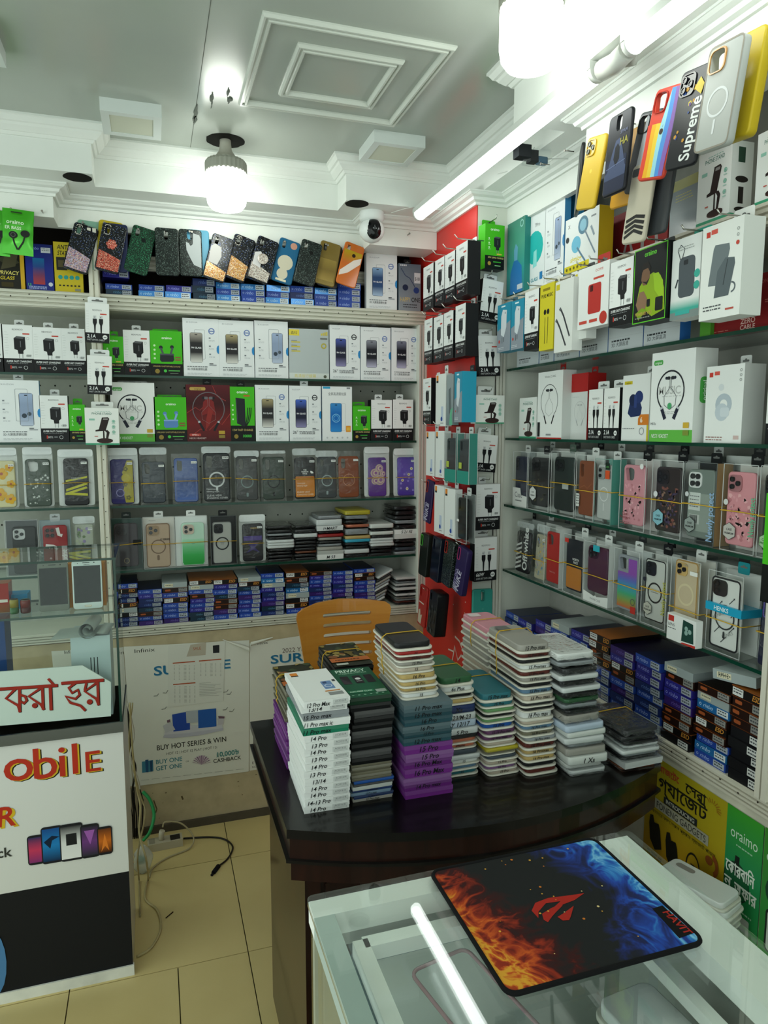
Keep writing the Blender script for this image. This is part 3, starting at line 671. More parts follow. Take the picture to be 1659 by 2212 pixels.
back_carton('screen_glass_box', 'white screen glass box between two alike, second from the black-earbud box', 'box', Z4, 42, 296, 838, 1256, zs, .022, lambda a: art_glass(a, '#a99c76', '#2b2a2c', '#d8d6d0'), gg, tab='#4a4b4a', **eg)
back_carton('screen_glass_box', 'white glass box with a pale blue phone beside the yellow-cornered pack', 'box', Z4, 298, 540, 842, 1264, zs, .022, lambda a: art_glass(a, flip=True), gg, tab='#4a4b4a', **eg)
t = back_carton('screen_glass_pack', 'clear screen glass pack with yellow corner label and yellow lettering', 'pack', Z4, 544, 832, 898, 1264, zs, .014, art_yellowglass, None, col='#b3bbbc', mat='gloss', amat='gloss')
back_carton('screen_glass_box', 'white glass box marked 26 degrees on the second shelf', 'box', Z4, 836, 1055, 872, 1265, zs, .022, lambda a: art_glass(a, '#4a5aa8', '#23253a', '#8a86b0', '26°', brand='KUZOOM'), gg, tab='#4a4b4a', **eg)
back_carton('screen_glass_box', 'white glass box just past the 26 degree box, second shelf', 'box', Z4, 1057, 1274, 886, 1276, zs, .022, lambda a: art_glass(a, '#8a8c98', '#1d1e26', '#b5b3cc'), gg, tab='#4a4b4a', **eg)
back_carton('screen_glass_box', 'white glass box at the corner end of the second shelf', 'box', Z4, 1278, 1478, 892, 1277, zs, .022, lambda a: art_glass(a, '#7a7c90', '#1d1e26', '#b0aecb'), gg, **eg)
# ---- third shelf
zs = 1.455
back_carton('screen_glass_box', 'white glass box with a tilted grey phone beyond the post, third shelf', 'box', Z3, -20, 302, 1318, 1780, zs, .022, lambda a: art_glass(a, flip=True, brand='3K KUZOOM'), None, tab='#d0d3d2', **eg)
back_carton('charger_box', 'white charger box with a tall tab on the third shelf beyond the post', 'box', Z3, 298, 512, 1432, 1780, zs, .045, art_charger, 'charger boxes on the third shelf', **CH)
back_carton('charger_box', 'green charger box half hidden behind the hanging phone stand box', 'box', Z3, 516, 640, 1500, 1782, zs, .045, art_gcharger, None, tab=GR, **gcf)
back_carton('neckband_box', 'large white box reading MUSIC on the third shelf beside the post', 'box', Z3, 826, 1160, 1335, 1780, zs, .055, art_music, None, col='#e6e8e6', faces={'bottom': '#5faf46'}, tab='#c5c8c5', tabw=.1, tabh=.008)
back_carton('earbud_box', 'green box picturing pale blue earbuds', 'box', Z3, 1150, 1395, 1444, 1776, zs, .05, lambda a: art_earbuds(a, '#5a86c0', '#86aad8'), None, tab=GR, tabw=.085, tabh=.01, **gcf)
back_carton('neckband_box', 'dark red neckband headset box with lightning print', 'box', Z3, 1392, 1722, 1352, 1776, zs, .05, art_redneck, None, col='#4a171a', tab='#1d1c1c')
back_carton('power_bank_box', 'green box picturing a black power bank with cable', 'box', Z4, 124, 300, 1312, 1700, zs, .045, art_gpower, None, tab='#1c1e1c', **gcf)
g3 = 'screen glass boxes on the third shelf'
back_carton('screen_glass_box', 'white glass box beside the green power bank box on the third shelf', 'box', Z4, 304, 543, 1300, 1702, zs, .022, lambda a: art_glass(a, '#a99c76', '#2b2a2c', '#d8d6d0'), g3, **eg)
back_carton('screen_glass_box', 'white glass box marked 26 degrees on the third shelf', 'box', Z4, 547, 776, 1306, 1701, zs, .022, lambda a: art_glass(a, '#4a6ac8', '#23253a', '#8a86b0', '26°', brand='KUZOOM'), g3, tab='#dfe2e2', **eg)
back_carton('screen_glass_box', 'white glass box with bright blue phone and orange sticker', 'box', Z4, 782, 998, 1310, 1698, zs, .03, art_bluephone, None, col='#e6e8e8')
back_carton('charger_box', 'small green charger box beside two white charger boxes, third shelf', 'box', Z4, 1002, 1130, 1452, 1696, zs, .045, art_gcharger, None, tab=GR, tabw=.05, tabh=.018, **gcf)
back_carton('charger_box', 'white charger box beside the small green charger box, third shelf', 'box', Z4, 1133, 1284, 1406, 1696, zs, .045, art_charger, 'charger boxes on the third shelf', **CH)
back_carton('charger_box', 'white charger box at the corner end of the third shelf', 'box', Z4, 1288, 1436, 1404, 1694, zs, .045, art_charger, 'charger boxes on the third shelf', **CH)
# ---- hung on the upright post
Yp = YB-.07
def post_box(name, label, xl, xr, yt, yb, d, art, ry, **k):
    cx, w_, zt = backspan(Z3, xl, xr, yt, yb, Yp); zb = onY(*Z3((xl+xr)/2, yb), Yp).z
    return carton(name, label, 'box', w_, zt-zb, d, (cx, Yp+d/2, zb), 0, None, art, ry=ry, **k)
cb = dict(col='#e6e8e6', faces={'left': K, 'bottom': K, 'right': '#cfd2d0'})
post_box('cable_box', 'white data cable box hanging highest on the upright post', 630, 812, 742, 1035, .022, art_cable, .03, tab='#dfe2e1', tabw=.06, **cb)
post_box('cable_box', 'white data cable box hanging on the post above the phone stand box', 645, 832, 1135, 1422, .022, art_cable, .03, tab='#dfe2e1', tabw=.06, **cb)
post_box('phone_stand_box', 'white phone stand box hanging low on the upright post', 632, 888, 1525, 1800, .045, art_stand, .01, col='#e6e8e3', faces={'bottom': '#3f9a74', 'left': '#d0d6d0'}, tab='#dfe2de', tabw=.07)
# ---- top shelf, standing boxes
zs = 1.954
def art_privacy(a):
    a.rect(0, 0, .08, 1, '#c9b22e'); a.rect(.86, 0, .14, 1, '#c9a028'); a.text('PRIVACY', .45, .38, .1, '#d2c46a', maxw=.7, bold=.03, shear=.2); a.text('GLASS', .4, .25, .09, '#c9b22e', maxw=.5, bold=.03, shear=.2); a.poly([(.1, .75), (.5, .95), (.85, .7), (.5, .6)], '#3a3a2a'); a.rect(.2, .06, .4, .12, '#3a3212'); a.poly([(.2, .5), (.7, .6), (.8, .9), (.4, .98)], '#4a4632')
def art_bluebox(a):
    a.grad(0, 0, 1, 1, ['#1d2a78', '#232e8a', '#1a2468']); a.text('rinbo', .35, .88, .06, '#8aa0e0', maxw=.35, shear=.2); a.rect(.58, .82, .34, .11, '#c9cdd4'); a.greek(.61, .90, .28, 2, .035, '#55585c', .012)
    a.grad(.26, .14, .42, .56, ['#a83a3a', '#7a3a5a', '#2a4a8a', '#1d6aa0']); a.text('13', .12, .10, .06, '#4cae6a', maxw=.14, bold=.03); a.circ(.88, .15, .08, '#c9ccd8'); a.greek(.1, .07, .7, 2, .035, '#8a96c8', .03)
def art_anti(a):
    a.text('ANTI', .32, .86, .09, '#1d1c14', maxw=.4, bold=.05, shear=.15); a.text('STATIC', .36, .74, .09, '#1d1c14', maxw=.46, bold=.05, shear=.15); a.rect(.08, .44, .38, .26, '#26261c'); a.rect(.14, .5, .26, .14, '#5a5032')
    for i in range(4): a.circ(.2+.2*i, .30, .08, '#2f9a94')
    for i in range(6): a.rect(.14+.135*i, .12, .07, .03, '#2a2a1c')
    a.rect(.7, .03, .2, .05, '#8a8a7a')
back_carton('screen_glass_box', 'black and yellow privacy glass box on the top shelf', 'box', Z3, -40, 185, 350, 672, zs, .03, art_privacy, None, col='#1d1c16')
back_carton('screen_glass_box', 'blue box with coloured picture between the black and yellow boxes', 'box', Z3, 190, 400, 302, 680, zs, .04, art_bluebox, None, col='#1d2a78')
back_carton('screen_glass_box', 'yellow anti-static glass box on the top shelf by the post', 'box', Z3, 404, 618, 290, 692, zs, .03, art_anti, None, col='#c9b428')
back_carton('screen_glass_box', 'white glass box on the top shelf beside the blue flat boxes', 'box', Z4, 1098, 1320, 362, 778, zs, .025, lambda a: art_glass(a, '#8ab0d8', '#2a4a78', '#a8c0dc', hexa='#2f86c4'), None, **eg)
def art_ear(a):
    a.grad(0, 0, 1, 1, ['#8d949a', '#727c86', '#5f6b78']); a.text('ONE', .78, .2, .1, '#2a2a2a', maxw=.4, bold=.03); a.text('HAPPY', .3, .2, .1, '#c9b060', maxw=.45); a.greek(.2, .13, .7, 2, .05, '#3a3c40', .02); a.line([(.1, .9), (.3, .75), (.5, .7), (.7, .55), (.8, .45)], .03, '#2a3a5a'); a.circ(.3, .5, .13, '#1f2a44'); a.circ(.8, .45, .13, '#2a3f78'); a.rect(.7, .6, .28, .22, '#c9cdd0'); a.text('510', .84, .66, .07, '#33363a', maxw=.22, bold=.02); a.greek(.06, .95, .3, 1, .05, '#d0d4d8', .03)
back_carton('earphone_box', 'grey earphone box in the corner of the top shelf', 'box', Z4, 1330, 1490, 432, 778, zs, .03, art_ear, None, col='#6a7580', tab='#1d1d1f')
# ================================================================ PHONE CASES
HOLES = {'pill': (-.26, .36, .17, .17), 'wide': (-.02, .38, .24, .2), 'square': (-.20, .345, .44, .215), 'tall': (-.27, .33, .22, .25), 'mid': (-.03, .36, .17, .22)}
def case_parts(t, w, h, th, col, mat='satin', hole='tall', art=None, lens=0, rim=None, z0=0, y=0, x=0, amat='print', r=None, lenscol='#15161a'):
    """a phone case standing upright: shell with camera opening, print on its back"""
    ho = None
    if hole: a_, b_, c_, d_ = HOLES[hole]; ho = (a_*w, b_*h, c_*w, d_*h, .004)
    r = r or w*.13; mb = MB(mat, col)
    if lens: mb.slab(w, h, r, th, .003, 'y', (x, y, z0+h/2))
    else: mb.slab(w, h, r, th, .003, 'y', (x, y, z0+h/2), hole=ho)
    sh = mb.build('shell', t)
    if ho and (rim or lens):
        rc = rim or mixc(col, '#000000', .4); a_ = rrect(ho[2]*1.12, ho[3]*1.06, ho[2]*.3, 4); b_ = rrect(ho[2]*.94, ho[3]*.95, ho[2]*.26, 4)
        m_ = MB('gloss', rc); f = lambda p, q: (x+ho[0]+p[0], y+q, z0+h/2+ho[1]+p[1])
        m_.loft([[f(p, -th/2) for p in a_], [f(p, -th/2-.0022) for p in a_], [f(p, -th/2-.0022) for p in b_], [f(p, -th/2-.0002) for p in b_]], cap0=False, cap1=bool(lens), smooth=False)
        m_.build('camera_rim', sh)
    if lens:
        pos = {2: [(-.2, .25), (-.2, -.22)], 3: [(-.22, .24), (-.22, -.22), (.24, 0)], 4: [(-.22, .24), (-.22, -.24), (.22, .24), (.22, -.24)]}[lens]
        for px_, pz_ in pos:
            c0 = (x+ho[0]+px_*ho[2], y-th/2-.001, z0+h/2+ho[1]+pz_*ho[3]); rr = ho[2]*.17
            m_ = MB('gloss', lenscol); m_.loft([[(c0[0]+rr*k*math.cos(q), c0[1]+e, c0[2]+rr*k*math.sin(q)) for q in [2*PI*i/14 for i in range(14)]] for k, e in ((1, .001), (1, -.0028), (.72, -.0028), (.6, -.0015))], cap0=False, smooth=False)
            m_.build('lens', sh)
    if art:
        a = Art(w, h, (x-w/2, y-th/2, z0), mat=amat); a.hole = ho; art(a); a.build('printed_back', t)
    return sh
def inset(a, x0, y0, x1, y1, col, mat=None): a.rect(x0, y0, x1-x0, y1-y0, col, .06, mat)
def band(t, w, h, d, zf, col='#c79f2c', slope=0.0, r=.0013):
    """rubber band round the pack"""
    m_ = MB('satin', col); z = h*zf; a = w/2+.0015; b = d/2+.0015
    m_.tube([(-a, -b, z-slope), (0, -b-.001, z-slope*.2+.001), (a, -b, z+slope), (a, b, z+slope), (-a, b, z-slope)], r, 5, closed=True); m_.build('rubber_band', t)
def pouch_mesh(w, h, d, seed, top=.14, mat='pouch', head='#dfe4e4'):
    r = random.Random(seed); nx, nz = 6, 10; mb = MB(mat); ids = []
    for s_ in (-1, 1):
        g = []
        for j in range(nz+1):
            v = j/nz; row = []
            for i in range(nx+1):
                u = i/nx; bl = min(1, 6*u*(1-u)+.0)*min(1, 5*v)*min(1, 3.2*(1-v)+.05)
                ex = (r.uniform(-.02, .02) if i in (0, nx) else 0)-(.06*math.sin(PI*min(1, v/.85)) if i == 0 else (-.06*math.sin(PI*min(1, v/.85)) if i == nx else 0))*-1
                row.append(mb.vert(((u-.5)*w+ex*w*.35, s_*(d/2*bl+.0006)+r.uniform(-.0014, .0014)*bl, v*h)))
            g.append(row)
        ids.append(g)
    for s_, g in zip((-1, 1), ids):
        for j in range(nz):
            for i in range(nx):
                q = (g[j][i], g[j][i+1], g[j+1][i+1], g[j+1][i]); mb.face(q if s_ < 0 else q[::-1], smooth=True)
    return mb
def pouch_case(label, cx, Y, zs, w, h, ph, col, group=None, art=None, hole='tall', mat='satin', header='#dfe3e3', headh=.026, bandz=.5, seed=1, th=.010, pw=1.2, lens=0, rim=None, tilt=-.05, sticker=True, amat='print', rz=0, slopeb=.0, mk='pouch', n='phone_case_pack', white=False):
    t = thing(n, label, 'phone case', (cx, Y+.013, zs), (tilt, 0, rz), group)
    case_parts(t, w, h, th, col, mat, hole, art, lens, rim, z0=.004, amat=amat)
    pouch_mesh(w*pw, ph-.002, th+.007, seed, mat=mk).build('pouch', t, (0, 0, 0))
    if white:
        m_ = MB('satin', '#cfd3d0'); m_.prism([(p[0], p[1]+ph*.49) for p in rrect(w*pw*1.0, ph*.95, .008, 3)], th/2+.0008, th/2+.0016, 'y'); m_.build('backing', t)
    if header:
        m_ = MB('satin' if white else 'milky', header); hw = w*pw*.98
        m_.prism([(p[0], p[1]+ph-headh/2) for p in rrect(hw, headh, .008, 3)], -.0016, .0016, 'y'); m_.build('header', t)
    if sticker:
        a = Art(w, h, (-w/2, -th/2-.0045, 0)); a.rect(.72, .9, .24, .05, '#d9dcd9'); a.greek(.74, .92, .2, 1, .02, '#55585a', .012, seed); a.build('size_sticker', t)
    if bandz: band(t, w*1.06, h, th+.008, bandz, slope=slopeb)
    return t
def box_case(label, cx, cy, zs, rz, w, h, d, cw, chh, col, group=None, art=None, hole='square', lens=0, rim=None, mat='satin', back='#d5d8d6', side=None, tab='#d8dbd9', front_art=None, bandz=None, boxmat='clearbox', z0=None, x0=0, amat='print', slopeb=0, lenscol='#15161a', frame='#e6e9e8', tilt=0, tilty=0):
    """phone case shown inside a clear plastic box with a coloured liner"""
    t = thing('boxed_phone_case', label, 'phone case', (cx, cy, zs), (tilt, tilty, rz), group)
    z0 = (h-chh)*.45 if z0 is None else z0
    mb = MB('print', back); mb.box(-w/2+.001, w/2-.001, d/2-.0025, d/2-.001, .001, h-.001, back)
    if side: mb.box(w/2-.002, w/2-.0006, -d/2+.001, d/2-.001, .001, h-.001, side)
    mb.build('liner', t)
    case_parts(t, cw, chh, min(.010, d*.5), col, mat, hole, art, lens, rim, z0=z0, y=-d/2+.0085, x=x0, amat=amat, lenscol=lenscol)
    bx = MB(boxmat).box(-w/2, w/2, -d/2, d/2, 0, h).build('clear_box', t)
    e = MB('satin', mixc(frame, '#8a908e', .45)); k = .0006
    for sx in (-1, 1):
        for sy in (-1, 1): e.box(sx*w/2-k, sx*w/2+k, sy*d/2-k, sy*d/2+k, 0, h)
    for sz in (k, h-k):
        for sy in (-1, 1): e.box(-w/2, w/2, sy*d/2-k, sy*d/2+k, sz-k, sz+k)
    e.build('box_edge', bx)
    if front_art:
        a = Art(w, h, (-w/2, -d/2-.0004, 0)); front_art(a); a.build('printed_front', t)
    if tab: hang_tab(t, w, h, d/2-.002, tab, .032, .02)
    if bandz: band(t, w, h, d, bandz, slope=slopeb)
    return t
# ---------------------------------------------------------------- cases hung on nails over the top shelf
hc = []
def hung_case(label, zf, px, py, deg, col, mat, hole='pill', art=None, dy=0, w=.077, h=.160, rim=None, grp='cases hung over the top shelf', amat='print', extra=None, th=.009):
    dy -= .0 if dy else .016*(len([q for q in hc if q[3]]) % 2); fr = not dy or dy < 0; p = onY(*zf(px, py), YB-.024+dy); a = -math.radians(deg)
    t = thing('phone_case', label, 'phone case', p, (-.10, a, 0), grp)
    sh = case_parts(t, w, h, th, col, mat, hole, art, rim=rim, z0=-h/2, amat=amat)
    if extra: extra(t)
    hx, hz = HOLES[hole][0]*w, HOLES[hole][1]*h
    q = Matrix.Rotation(a, 3, 'Y') @ (Matrix.Rotation(-.10, 3, 'X') @ Vector((hx, 0, hz+HOLES[hole][3]*h*.36)))
    hc.append((p.x+q.x, YB, p.z+q.z, fr)); return t
def pearls(t, w=.077, h=.16):
    a_, b_, c_, d_ = HOLES['pill']; me = None
    m_ = MB('gloss', '#d8d2c8')
    for px_, pz_ in rrect(c_*w*1.3, d_*h*1.15, .005, 3, 3, a_*w, b_*h):
        m_.lathe([(.0004, -.0014), (.0014, 0), (.0004, .0014)], 6, (px_, -.0055, pz_))
    m_.build('pearl_rim', t)
def gl(mat, y1, skew=.06):
    def f(a): a.poly([(.06, .04), (.94, .04), (.96, y1-skew), (.7, y1-.02), (.4, y1+.02), (.04, y1+skew)], '#ffffff', mat)
    return f
def gl2(*fs):
    def f(a):
        for q in fs: q(a)
    return f
def blank(y0): return lambda a: a.poly([(.25, .42), (.92, .30), (.95, .80), (.80, .90), (.45, .88), (.30, .75)], '#b9c0c2', 'gloss')
hung_case('mint green phone case hanging behind a glitter case', Z3, 665, 310, -4, '#7fa896', 'satin', 'pill', dy=.0165)
hung_case('black phone case with pink and silver glitter in its lower half', Z3, 604, 335, -16, '#14161a', 'glit_black', 'pill', gl('glit_pink', .40), extra=pearls)
hung_case('yellow phone case hanging behind the red flower case', Z3, 818, 310, -6, '#b8a425', 'satin', 'pill', dy=.0125)
hung_case('navy phone case hanging behind the red flower case', Z3, 862, 330, -2, '#22294a', 'satin', 'pill', dy=.0005)
def flower(t):
    m_ = MB('glit_red')
    for i in range(6): m_.lathe([(.0005, .003), (.006, .002), (.007, 0)], 8, (.009*math.cos(i*PI/3), 0, 0.009*math.sin(i*PI/3)), mat='glit_red')
    m2 = MB('glit_red'); 
    for i in range(7):
        cx_, cz_ = (0, 0) if i == 6 else (.010*math.cos(i*PI/3), .010*math.sin(i*PI/3))
        m2.loft([[(cx_+r_*math.cos(q), -.005-e, .012+cz_+r_*math.sin(q)) for q in [2*PI*k/9 for k in range(9)]] for r_, e in ((.008, 0), (.007, .003), (.002, .0045))], mat='glit_red')
    m2.build('flower', t)
hung_case('black phone case with a red flower and red glitter base', Z3, 828, 335, -12, '#16161c', 'glit_black', 'pill', gl('glit_red', .36), extra=lambda t: (pearls(t), flower(t)))
hung_case('dark green glitter phone case with a round opening', Z3, 1046, 350, -14, '#0d2119', 'glit_green', 'pill', lambda a: a.circ(.55, .72, .1, '#0b1512'))
hung_case('charcoal marbled phone case hanging straight with a middle camera slot', Z3, 1248, 360, 0, '#1a2422', 'glit_dark', 'mid')
hung_case('pale blue phone case hidden behind the white-patched dark case', Z3, 1480, 370, 0, '#5aa8c8', 'satin', 'pill', dy=.012)
hung_case('dark glitter phone case with a large white patch', Z3, 1424, 368, 0, '#18211f', 'glit_dark', 'wide', lambda a: a.poly([(.30, .72), (.32, .55), (.45, .40), (.62, .24), (.94, .18), (.95, .80), (.90, .88), (.62, .92), (.60, .68), (.5, .64), (.42, .7)], '#b4babb'))
hung_case('glitter case with white oval patch and gold glitter base', Z4, 40, 392, -16, '#1a1a1c', 'glit_black', 'pill', gl2(gl('glit_gold', .30), lambda a: a.poly([(.10, .36), (.50, .34), (.60, .55), (.5, .74), (.2, .78), (.06, .7)], '#c9c6c4')))
hung_case('black case with orange gold glitter and a pearl camera rim', Z4, 190, 392, -18, '#1a1614', 'glit_black', 'pill', gl2(gl('glit_gold', .44), lambda a: a.circ(.55, .73, .09, '#0e0e10')), extra=pearls)
def popsocket(t):
    m_ = MB('glit_silver'); m_.loft([[(-.002+r_*math.cos(q), -.0045-e, .0+r_*math.sin(q)) for q in [2*PI*k/20 for k in range(20)]] for r_, e in ((.012, 0), (.012, .004), (.0185, .005), (.0185, .008), (.016, .0092))], smooth=False); m_.build('grip_disc', t)
hung_case('dark case with silver glitter base and a round grip disc', Z4, 358, 405, -18, '#1c1b1c', 'glit_black', 'pill', gl2(gl('glit_silver', .32), lambda a: a.poly([(.08, .34), (.45, .30), (.5, .58), (.3, .66), (.06, .6)], '#c4c2c2'), lambda a: a.circ(.55, .74, .085, '#0e0e10')), extra=popsocket)
hung_case('teal blue phone case with plain cream patches', Z4, 522, 415, -15, '#1f5f86', 'satin', 'pill', lambda a: (a.circ(.48, .46, .36, '#c9c3ae'), a.circ(.45, .2, .26, '#c9c3ae'), a.rect(.2, .03, .5, .05, '#d8d2b8', .02), a.circ(.7, .88, .16, '#c2907c')))
hung_case('near-black green marbled phone case beside the plain cream-patched one', Z4, 682, 425, -14, '#151c1b', 'glit_dark', 'pill', lambda a: a.circ(.55, .73, .09, '#0a0d0c'))
hung_case('silver-edged case hanging behind the gold one', Z4, 836, 445, -10, '#3a3632', 'satin', 'pill', dy=.012)
hung_case('brushed gold phone case with a dark camera slot', Z4, 822, 432, -12, '#8a7436', 'foil', 'pill', lambda a: a.grad(.1, .1, .8, .5, ['#a08848', '#7a6630', '#95803f']))
hung_case('orange to yellow phone case with a pale diagonal stripe', Z4, 984, 440, -16, '#c86a2a', 'gloss', 'pill', lambda a: (a.grad(.05, .5, .9, .32, ['#c4632a', '#b87f22', '#b39a1c']), a.poly([(.05, .30), (.05, .18), (.45, .30), (.95, .58), (.95, .72), (.6, .62)], '#e0d4cc'), a.circ(.55, .72, .09, '#2a160e')))
nails(fzb, [q[:3] for q in hc], (0, -1, 0)); nails(fzb, [tuple(onY(880, 508, 2.53)), tuple(onY(93, 460, 2.53)), tuple(onY(26, 455, 2.53))], (0, -1, 0))
# green foil earphone bags at the end of the frieze
def foil_bag(label, px, py, dy):
    p = onY(px, py, 2.53-.012-dy); w_, h_ = .088, .135
    t = thing('earphone_bag', label, 'bag', (p.x, p.y, p.z-h_), (0, .06, 0), 'green foil bags on the frieze')
    m_ = pouch_mesh(w_, h_, .012, 5+int(px), mat='foil'); m_.c = [C('#3fae1c')]*len(m_.c); m_.build('bag', t)
    a = Art(w_, h_, (-w_/2, -.0085, 0)); a.text('oraimo', .42, .66, .09, '#d8f0cc', maxw=.62, bold=.02); a.text('ER BASS', .36, .54, .07, '#d8f0cc', maxw=.6, bold=.03)
    a.circ(.36, .42, .14, '#1c1f1c', .12); a.circ(.74, .47, .15, '#1c1f1c', .12); a.line([(.34, .4), (.4, .24), (.5, .1)], .05, '#202420'); a.line([(.74, .44), (.68, .28), (.52, .1)], .05, '#202420'); a.ring(.36, .42, .08, .02, '#5a605a', 12); a.rect(.28, .9, .36, .03, '#1d3a12', .02); a.build('printed_front', t)
foil_bag('green foil earphone bag hanging by the upright post, BASS lettering in full view', 33, 452, .012); foil_bag('green foil earphone bag cut off at the edge behind another', -18, 452, .0)
# ================================================================ ROW OF CASES IN POUCHES (fourth shelf)
zs = 1.231
def pouch_at(label, zf, cl, cr, ct, cb, pt, **k):
    Y = YB+.018; ym = (ct+cb)/2
    a = onY(*zf(cl, ym), Y); b = onY(*zf(cr, ym), Y); h = onY(*zf((cl+cr)/2, ct), Y).z-onY(*zf((cl+cr)/2, cb), Y).z; ph = onY(*zf((cl+cr)/2, pt), Y).z-zs0
    return pouch_case(label, (a.x+b.x)/2, Y, zs0, b.x-a.x, h, max(ph, h+.006), **k)
zs0 = 1.231; gp = 'cases in pouches on the fourth shelf'
def stars(a):
    r = random.Random(3)
    for i in range(30):
        x, y, s_ = r.uniform(.1, .92), r.uniform(.06, .66 if i < 22 else .92), r.choice((.03, .05, .07))
        if x < .5 and y > .62: continue
        a.poly([((x*a.w+s_*a.w*(1 if k % 2 == 0 else .42)*math.cos(PI/2+k*PI/5))/a.w, (y*a.h+s_*a.w*(1 if k % 2 == 0 else .42)*math.sin(PI/2+k*PI/5))/a.h) for k in range(10)], '#c3c9c3'); a.k -= 1
def yflowers(a):
    for x, y, s_ in ((.4, .72, .3), (.75, .85, .2), (.3, .28, .32), (.75, .18, .26), (.8, .5, .2)):
        for k in range(5): a.circ(x+s_*.55*math.cos(k*1.257), y+s_*.55*math.sin(k*1.257)*a.w/a.h, s_*.45, '#d2a22e', n=10)
        a.circ(x, y, s_*.25, '#a85a4a', n=10)
pouch_at('phone case with yellow flowers in a clear pouch', Z5, -60, 112, 170, 520, 60, white=True, col='#c9c49a', group=gp, art=yflowers, hole=None, seed=2)
pouch_at('grey green phone case with white stars in a pouch', Z5, 188, 376, 160, 515, 55, white=True, col='#3f4b42', group=gp, art=stars, hole='square', seed=3)
def tape(a):
    for p in ([(.08, .30), (.95, .44), (.95, .49), (.08, .35)], [(.05, .22), (.95, .36), (.9, .40), (.05, .27)], [(.08, .28), (.95, .25), (.95, .20), (.08, .23)], [(.08, .50), (.95, .58), (.95, .62), (.08, .54)]): a.poly(p, '#b8b62a')
    a.text('SERIES', .5, .55, .05, '#8a8d90', maxw=.7, bold=.02); a.ring(.25, .75, .2, .05, '#55585c', 16, .3, 2.6)
pouch_at('black phone case with yellow tape print in a pouch by the post', Z5, 476, 662, 200, 552, 72, white=True, pw=1.45, col='#141518', group=gp, art=tape, hole=None, seed=4)
def purpleyellow(a):
    a.rect(.03, .03, .94, .94, '#2b2666', .1); a.poly([(.62, .03), (.97, .03), (.97, .97), (.72, .97), (.5, .7), (.66, .5), (.52, .3)], '#a3993a'); a.circ(.66, .58, .2, '#b5a83c')
    for x, y in ((.65, .78), (.75, .14), (.62, .44)):
        for k in range(5): a.circ(x+.07*math.cos(k*1.257), y+.035*math.sin(k*1.257), .045, '#6d6a3a', n=8)
    a.ring(.4, .25, .18, .03, '#8a86c0', 14)
pouch_at('purple and yellow floral phone case in a white-topped pouch', Z5, 826, 1000, 170, 505, 62, white=True, pw=1.4, col='#2b2666', group=gp, art=purpleyellow, hole='tall', seed=5)
def hexes(a):
    for i in range(7):
        for j in range(3): a.frame(.1+.13*i+.06*(j % 2), .06+.055*j, .11, .055, .008, '#4a5258', .03)
pouch_at('dark grey phone case with a honeycomb print, blue pouch top', Z5, 1062, 1236, 186, 495, 58, col='#363d44', group=gp, art=hexes, hole='tall', seed=6, header='#3f9ac0')
pouch_at('plain blue phone case in a shiny crinkled pouch', Z5, 1302, 1480, 132, 462, 100, col='#44598e', group=gp, art=lambda a: a.grad(.1, .05, .8, .5, ['#4c66a4', '#44598e', '#3c5084']), hole='tall', seed=7, header=None, mat='gloss', bandz=.5)
def standc(a): a.ring(.5, .45, .30, .06, '#c3c8c8', 24); a.text('Optimized', .1, .24, .035, '#c9cccc', 'l', maxw=.5); a.text('viewing angle', .1, .19, .035, '#c9cccc', 'l', maxw=.55); a.text('CLEAR VIEW', .1, .10, .04, '#c9cccc', 'l', maxw=.6); a.text('STANDING COVER', .1, .05, .04, '#c9cccc', 'l', maxw=.8); a.rect(.46, .22, .08, .1, '#c3c8c8')
pouch_at('black case with a white ring, reading CLEAR VIEW STANDING COVER', Z6, -66, 124, 92, 438, 48, col='#24282a', group=gp, art=standc, hole='tall', seed=8, pw=1.12)
def magring(c1, c2=None): return lambda a: (a.ring(.5, .42, .30, .05, c1, 24), a.rect(.45, .08, .1, .09, c2 or c1, .03))
pouch_at('smoky grey phone case with a faint magnetic ring in a pouch', Z6, 172, 324, 122, 440, 78, col='#3c3e3e', group=gp, art=magring('#6f8280'), hole='tall', seed=9, slopeb=-.004)
pouch_at('dark green phone case with a black magnetic ring', Z6, 362, 516, 124, 430, 78, col='#313c35', group=gp, art=magring('#15181a'), hole='tall', seed=10, header='#c0c6c4', headh=.012)
def tnf(a): a.rect(.04, .04, .92, .50, '#c27a2c', .06); a.rect(.04, .47, .92, .05, '#a8641e'); a.text('THE', .5, .68, .032, '#e4e4e0', maxw=.3, bold=.02); a.text('NORTH', .5, .635, .035, '#e4e4e0', maxw=.36, bold=.03); a.text('FACE', .5, .59, .035, '#e4e4e0', maxw=.3, bold=.03); a.ring(.78, .6, .14, .10, '#e4e4e0', 10, .2, 1.7); a.text('Optimized', .1, .36, .035, '#f0dcc0', 'l', maxw=.5); a.text('viewing angle', .1, .30, .035, '#f0dcc0', 'l', maxw=.6); a.text('CLEAR VIEW', .1, .14, .042, '#f0dcc0', 'l', maxw=.7); a.text('STANDING COVER', .1, .08, .042, '#f0dcc0', 'l', maxw=.8); [a.circ(.22+.16*i, .78+.055*j, .05, '#3a3d40', n=10) for i in range(2) for j in range(3)]
pouch_at('black and orange phone case with a mountain logo on the back wall', Z6, 590, 738, 124, 420, 62, col='#1c1d1f', group=gp, art=tnf, hole=None, seed=11, header='#d8dcda', pw=1.18)
pouch_at('grey phone case with a pale ring beside the black and orange case', Z6, 756, 890, 128, 424, 78, col='#3b3f41', group=gp, art=magring('#8a9a9a'), hole='pill', seed=12)
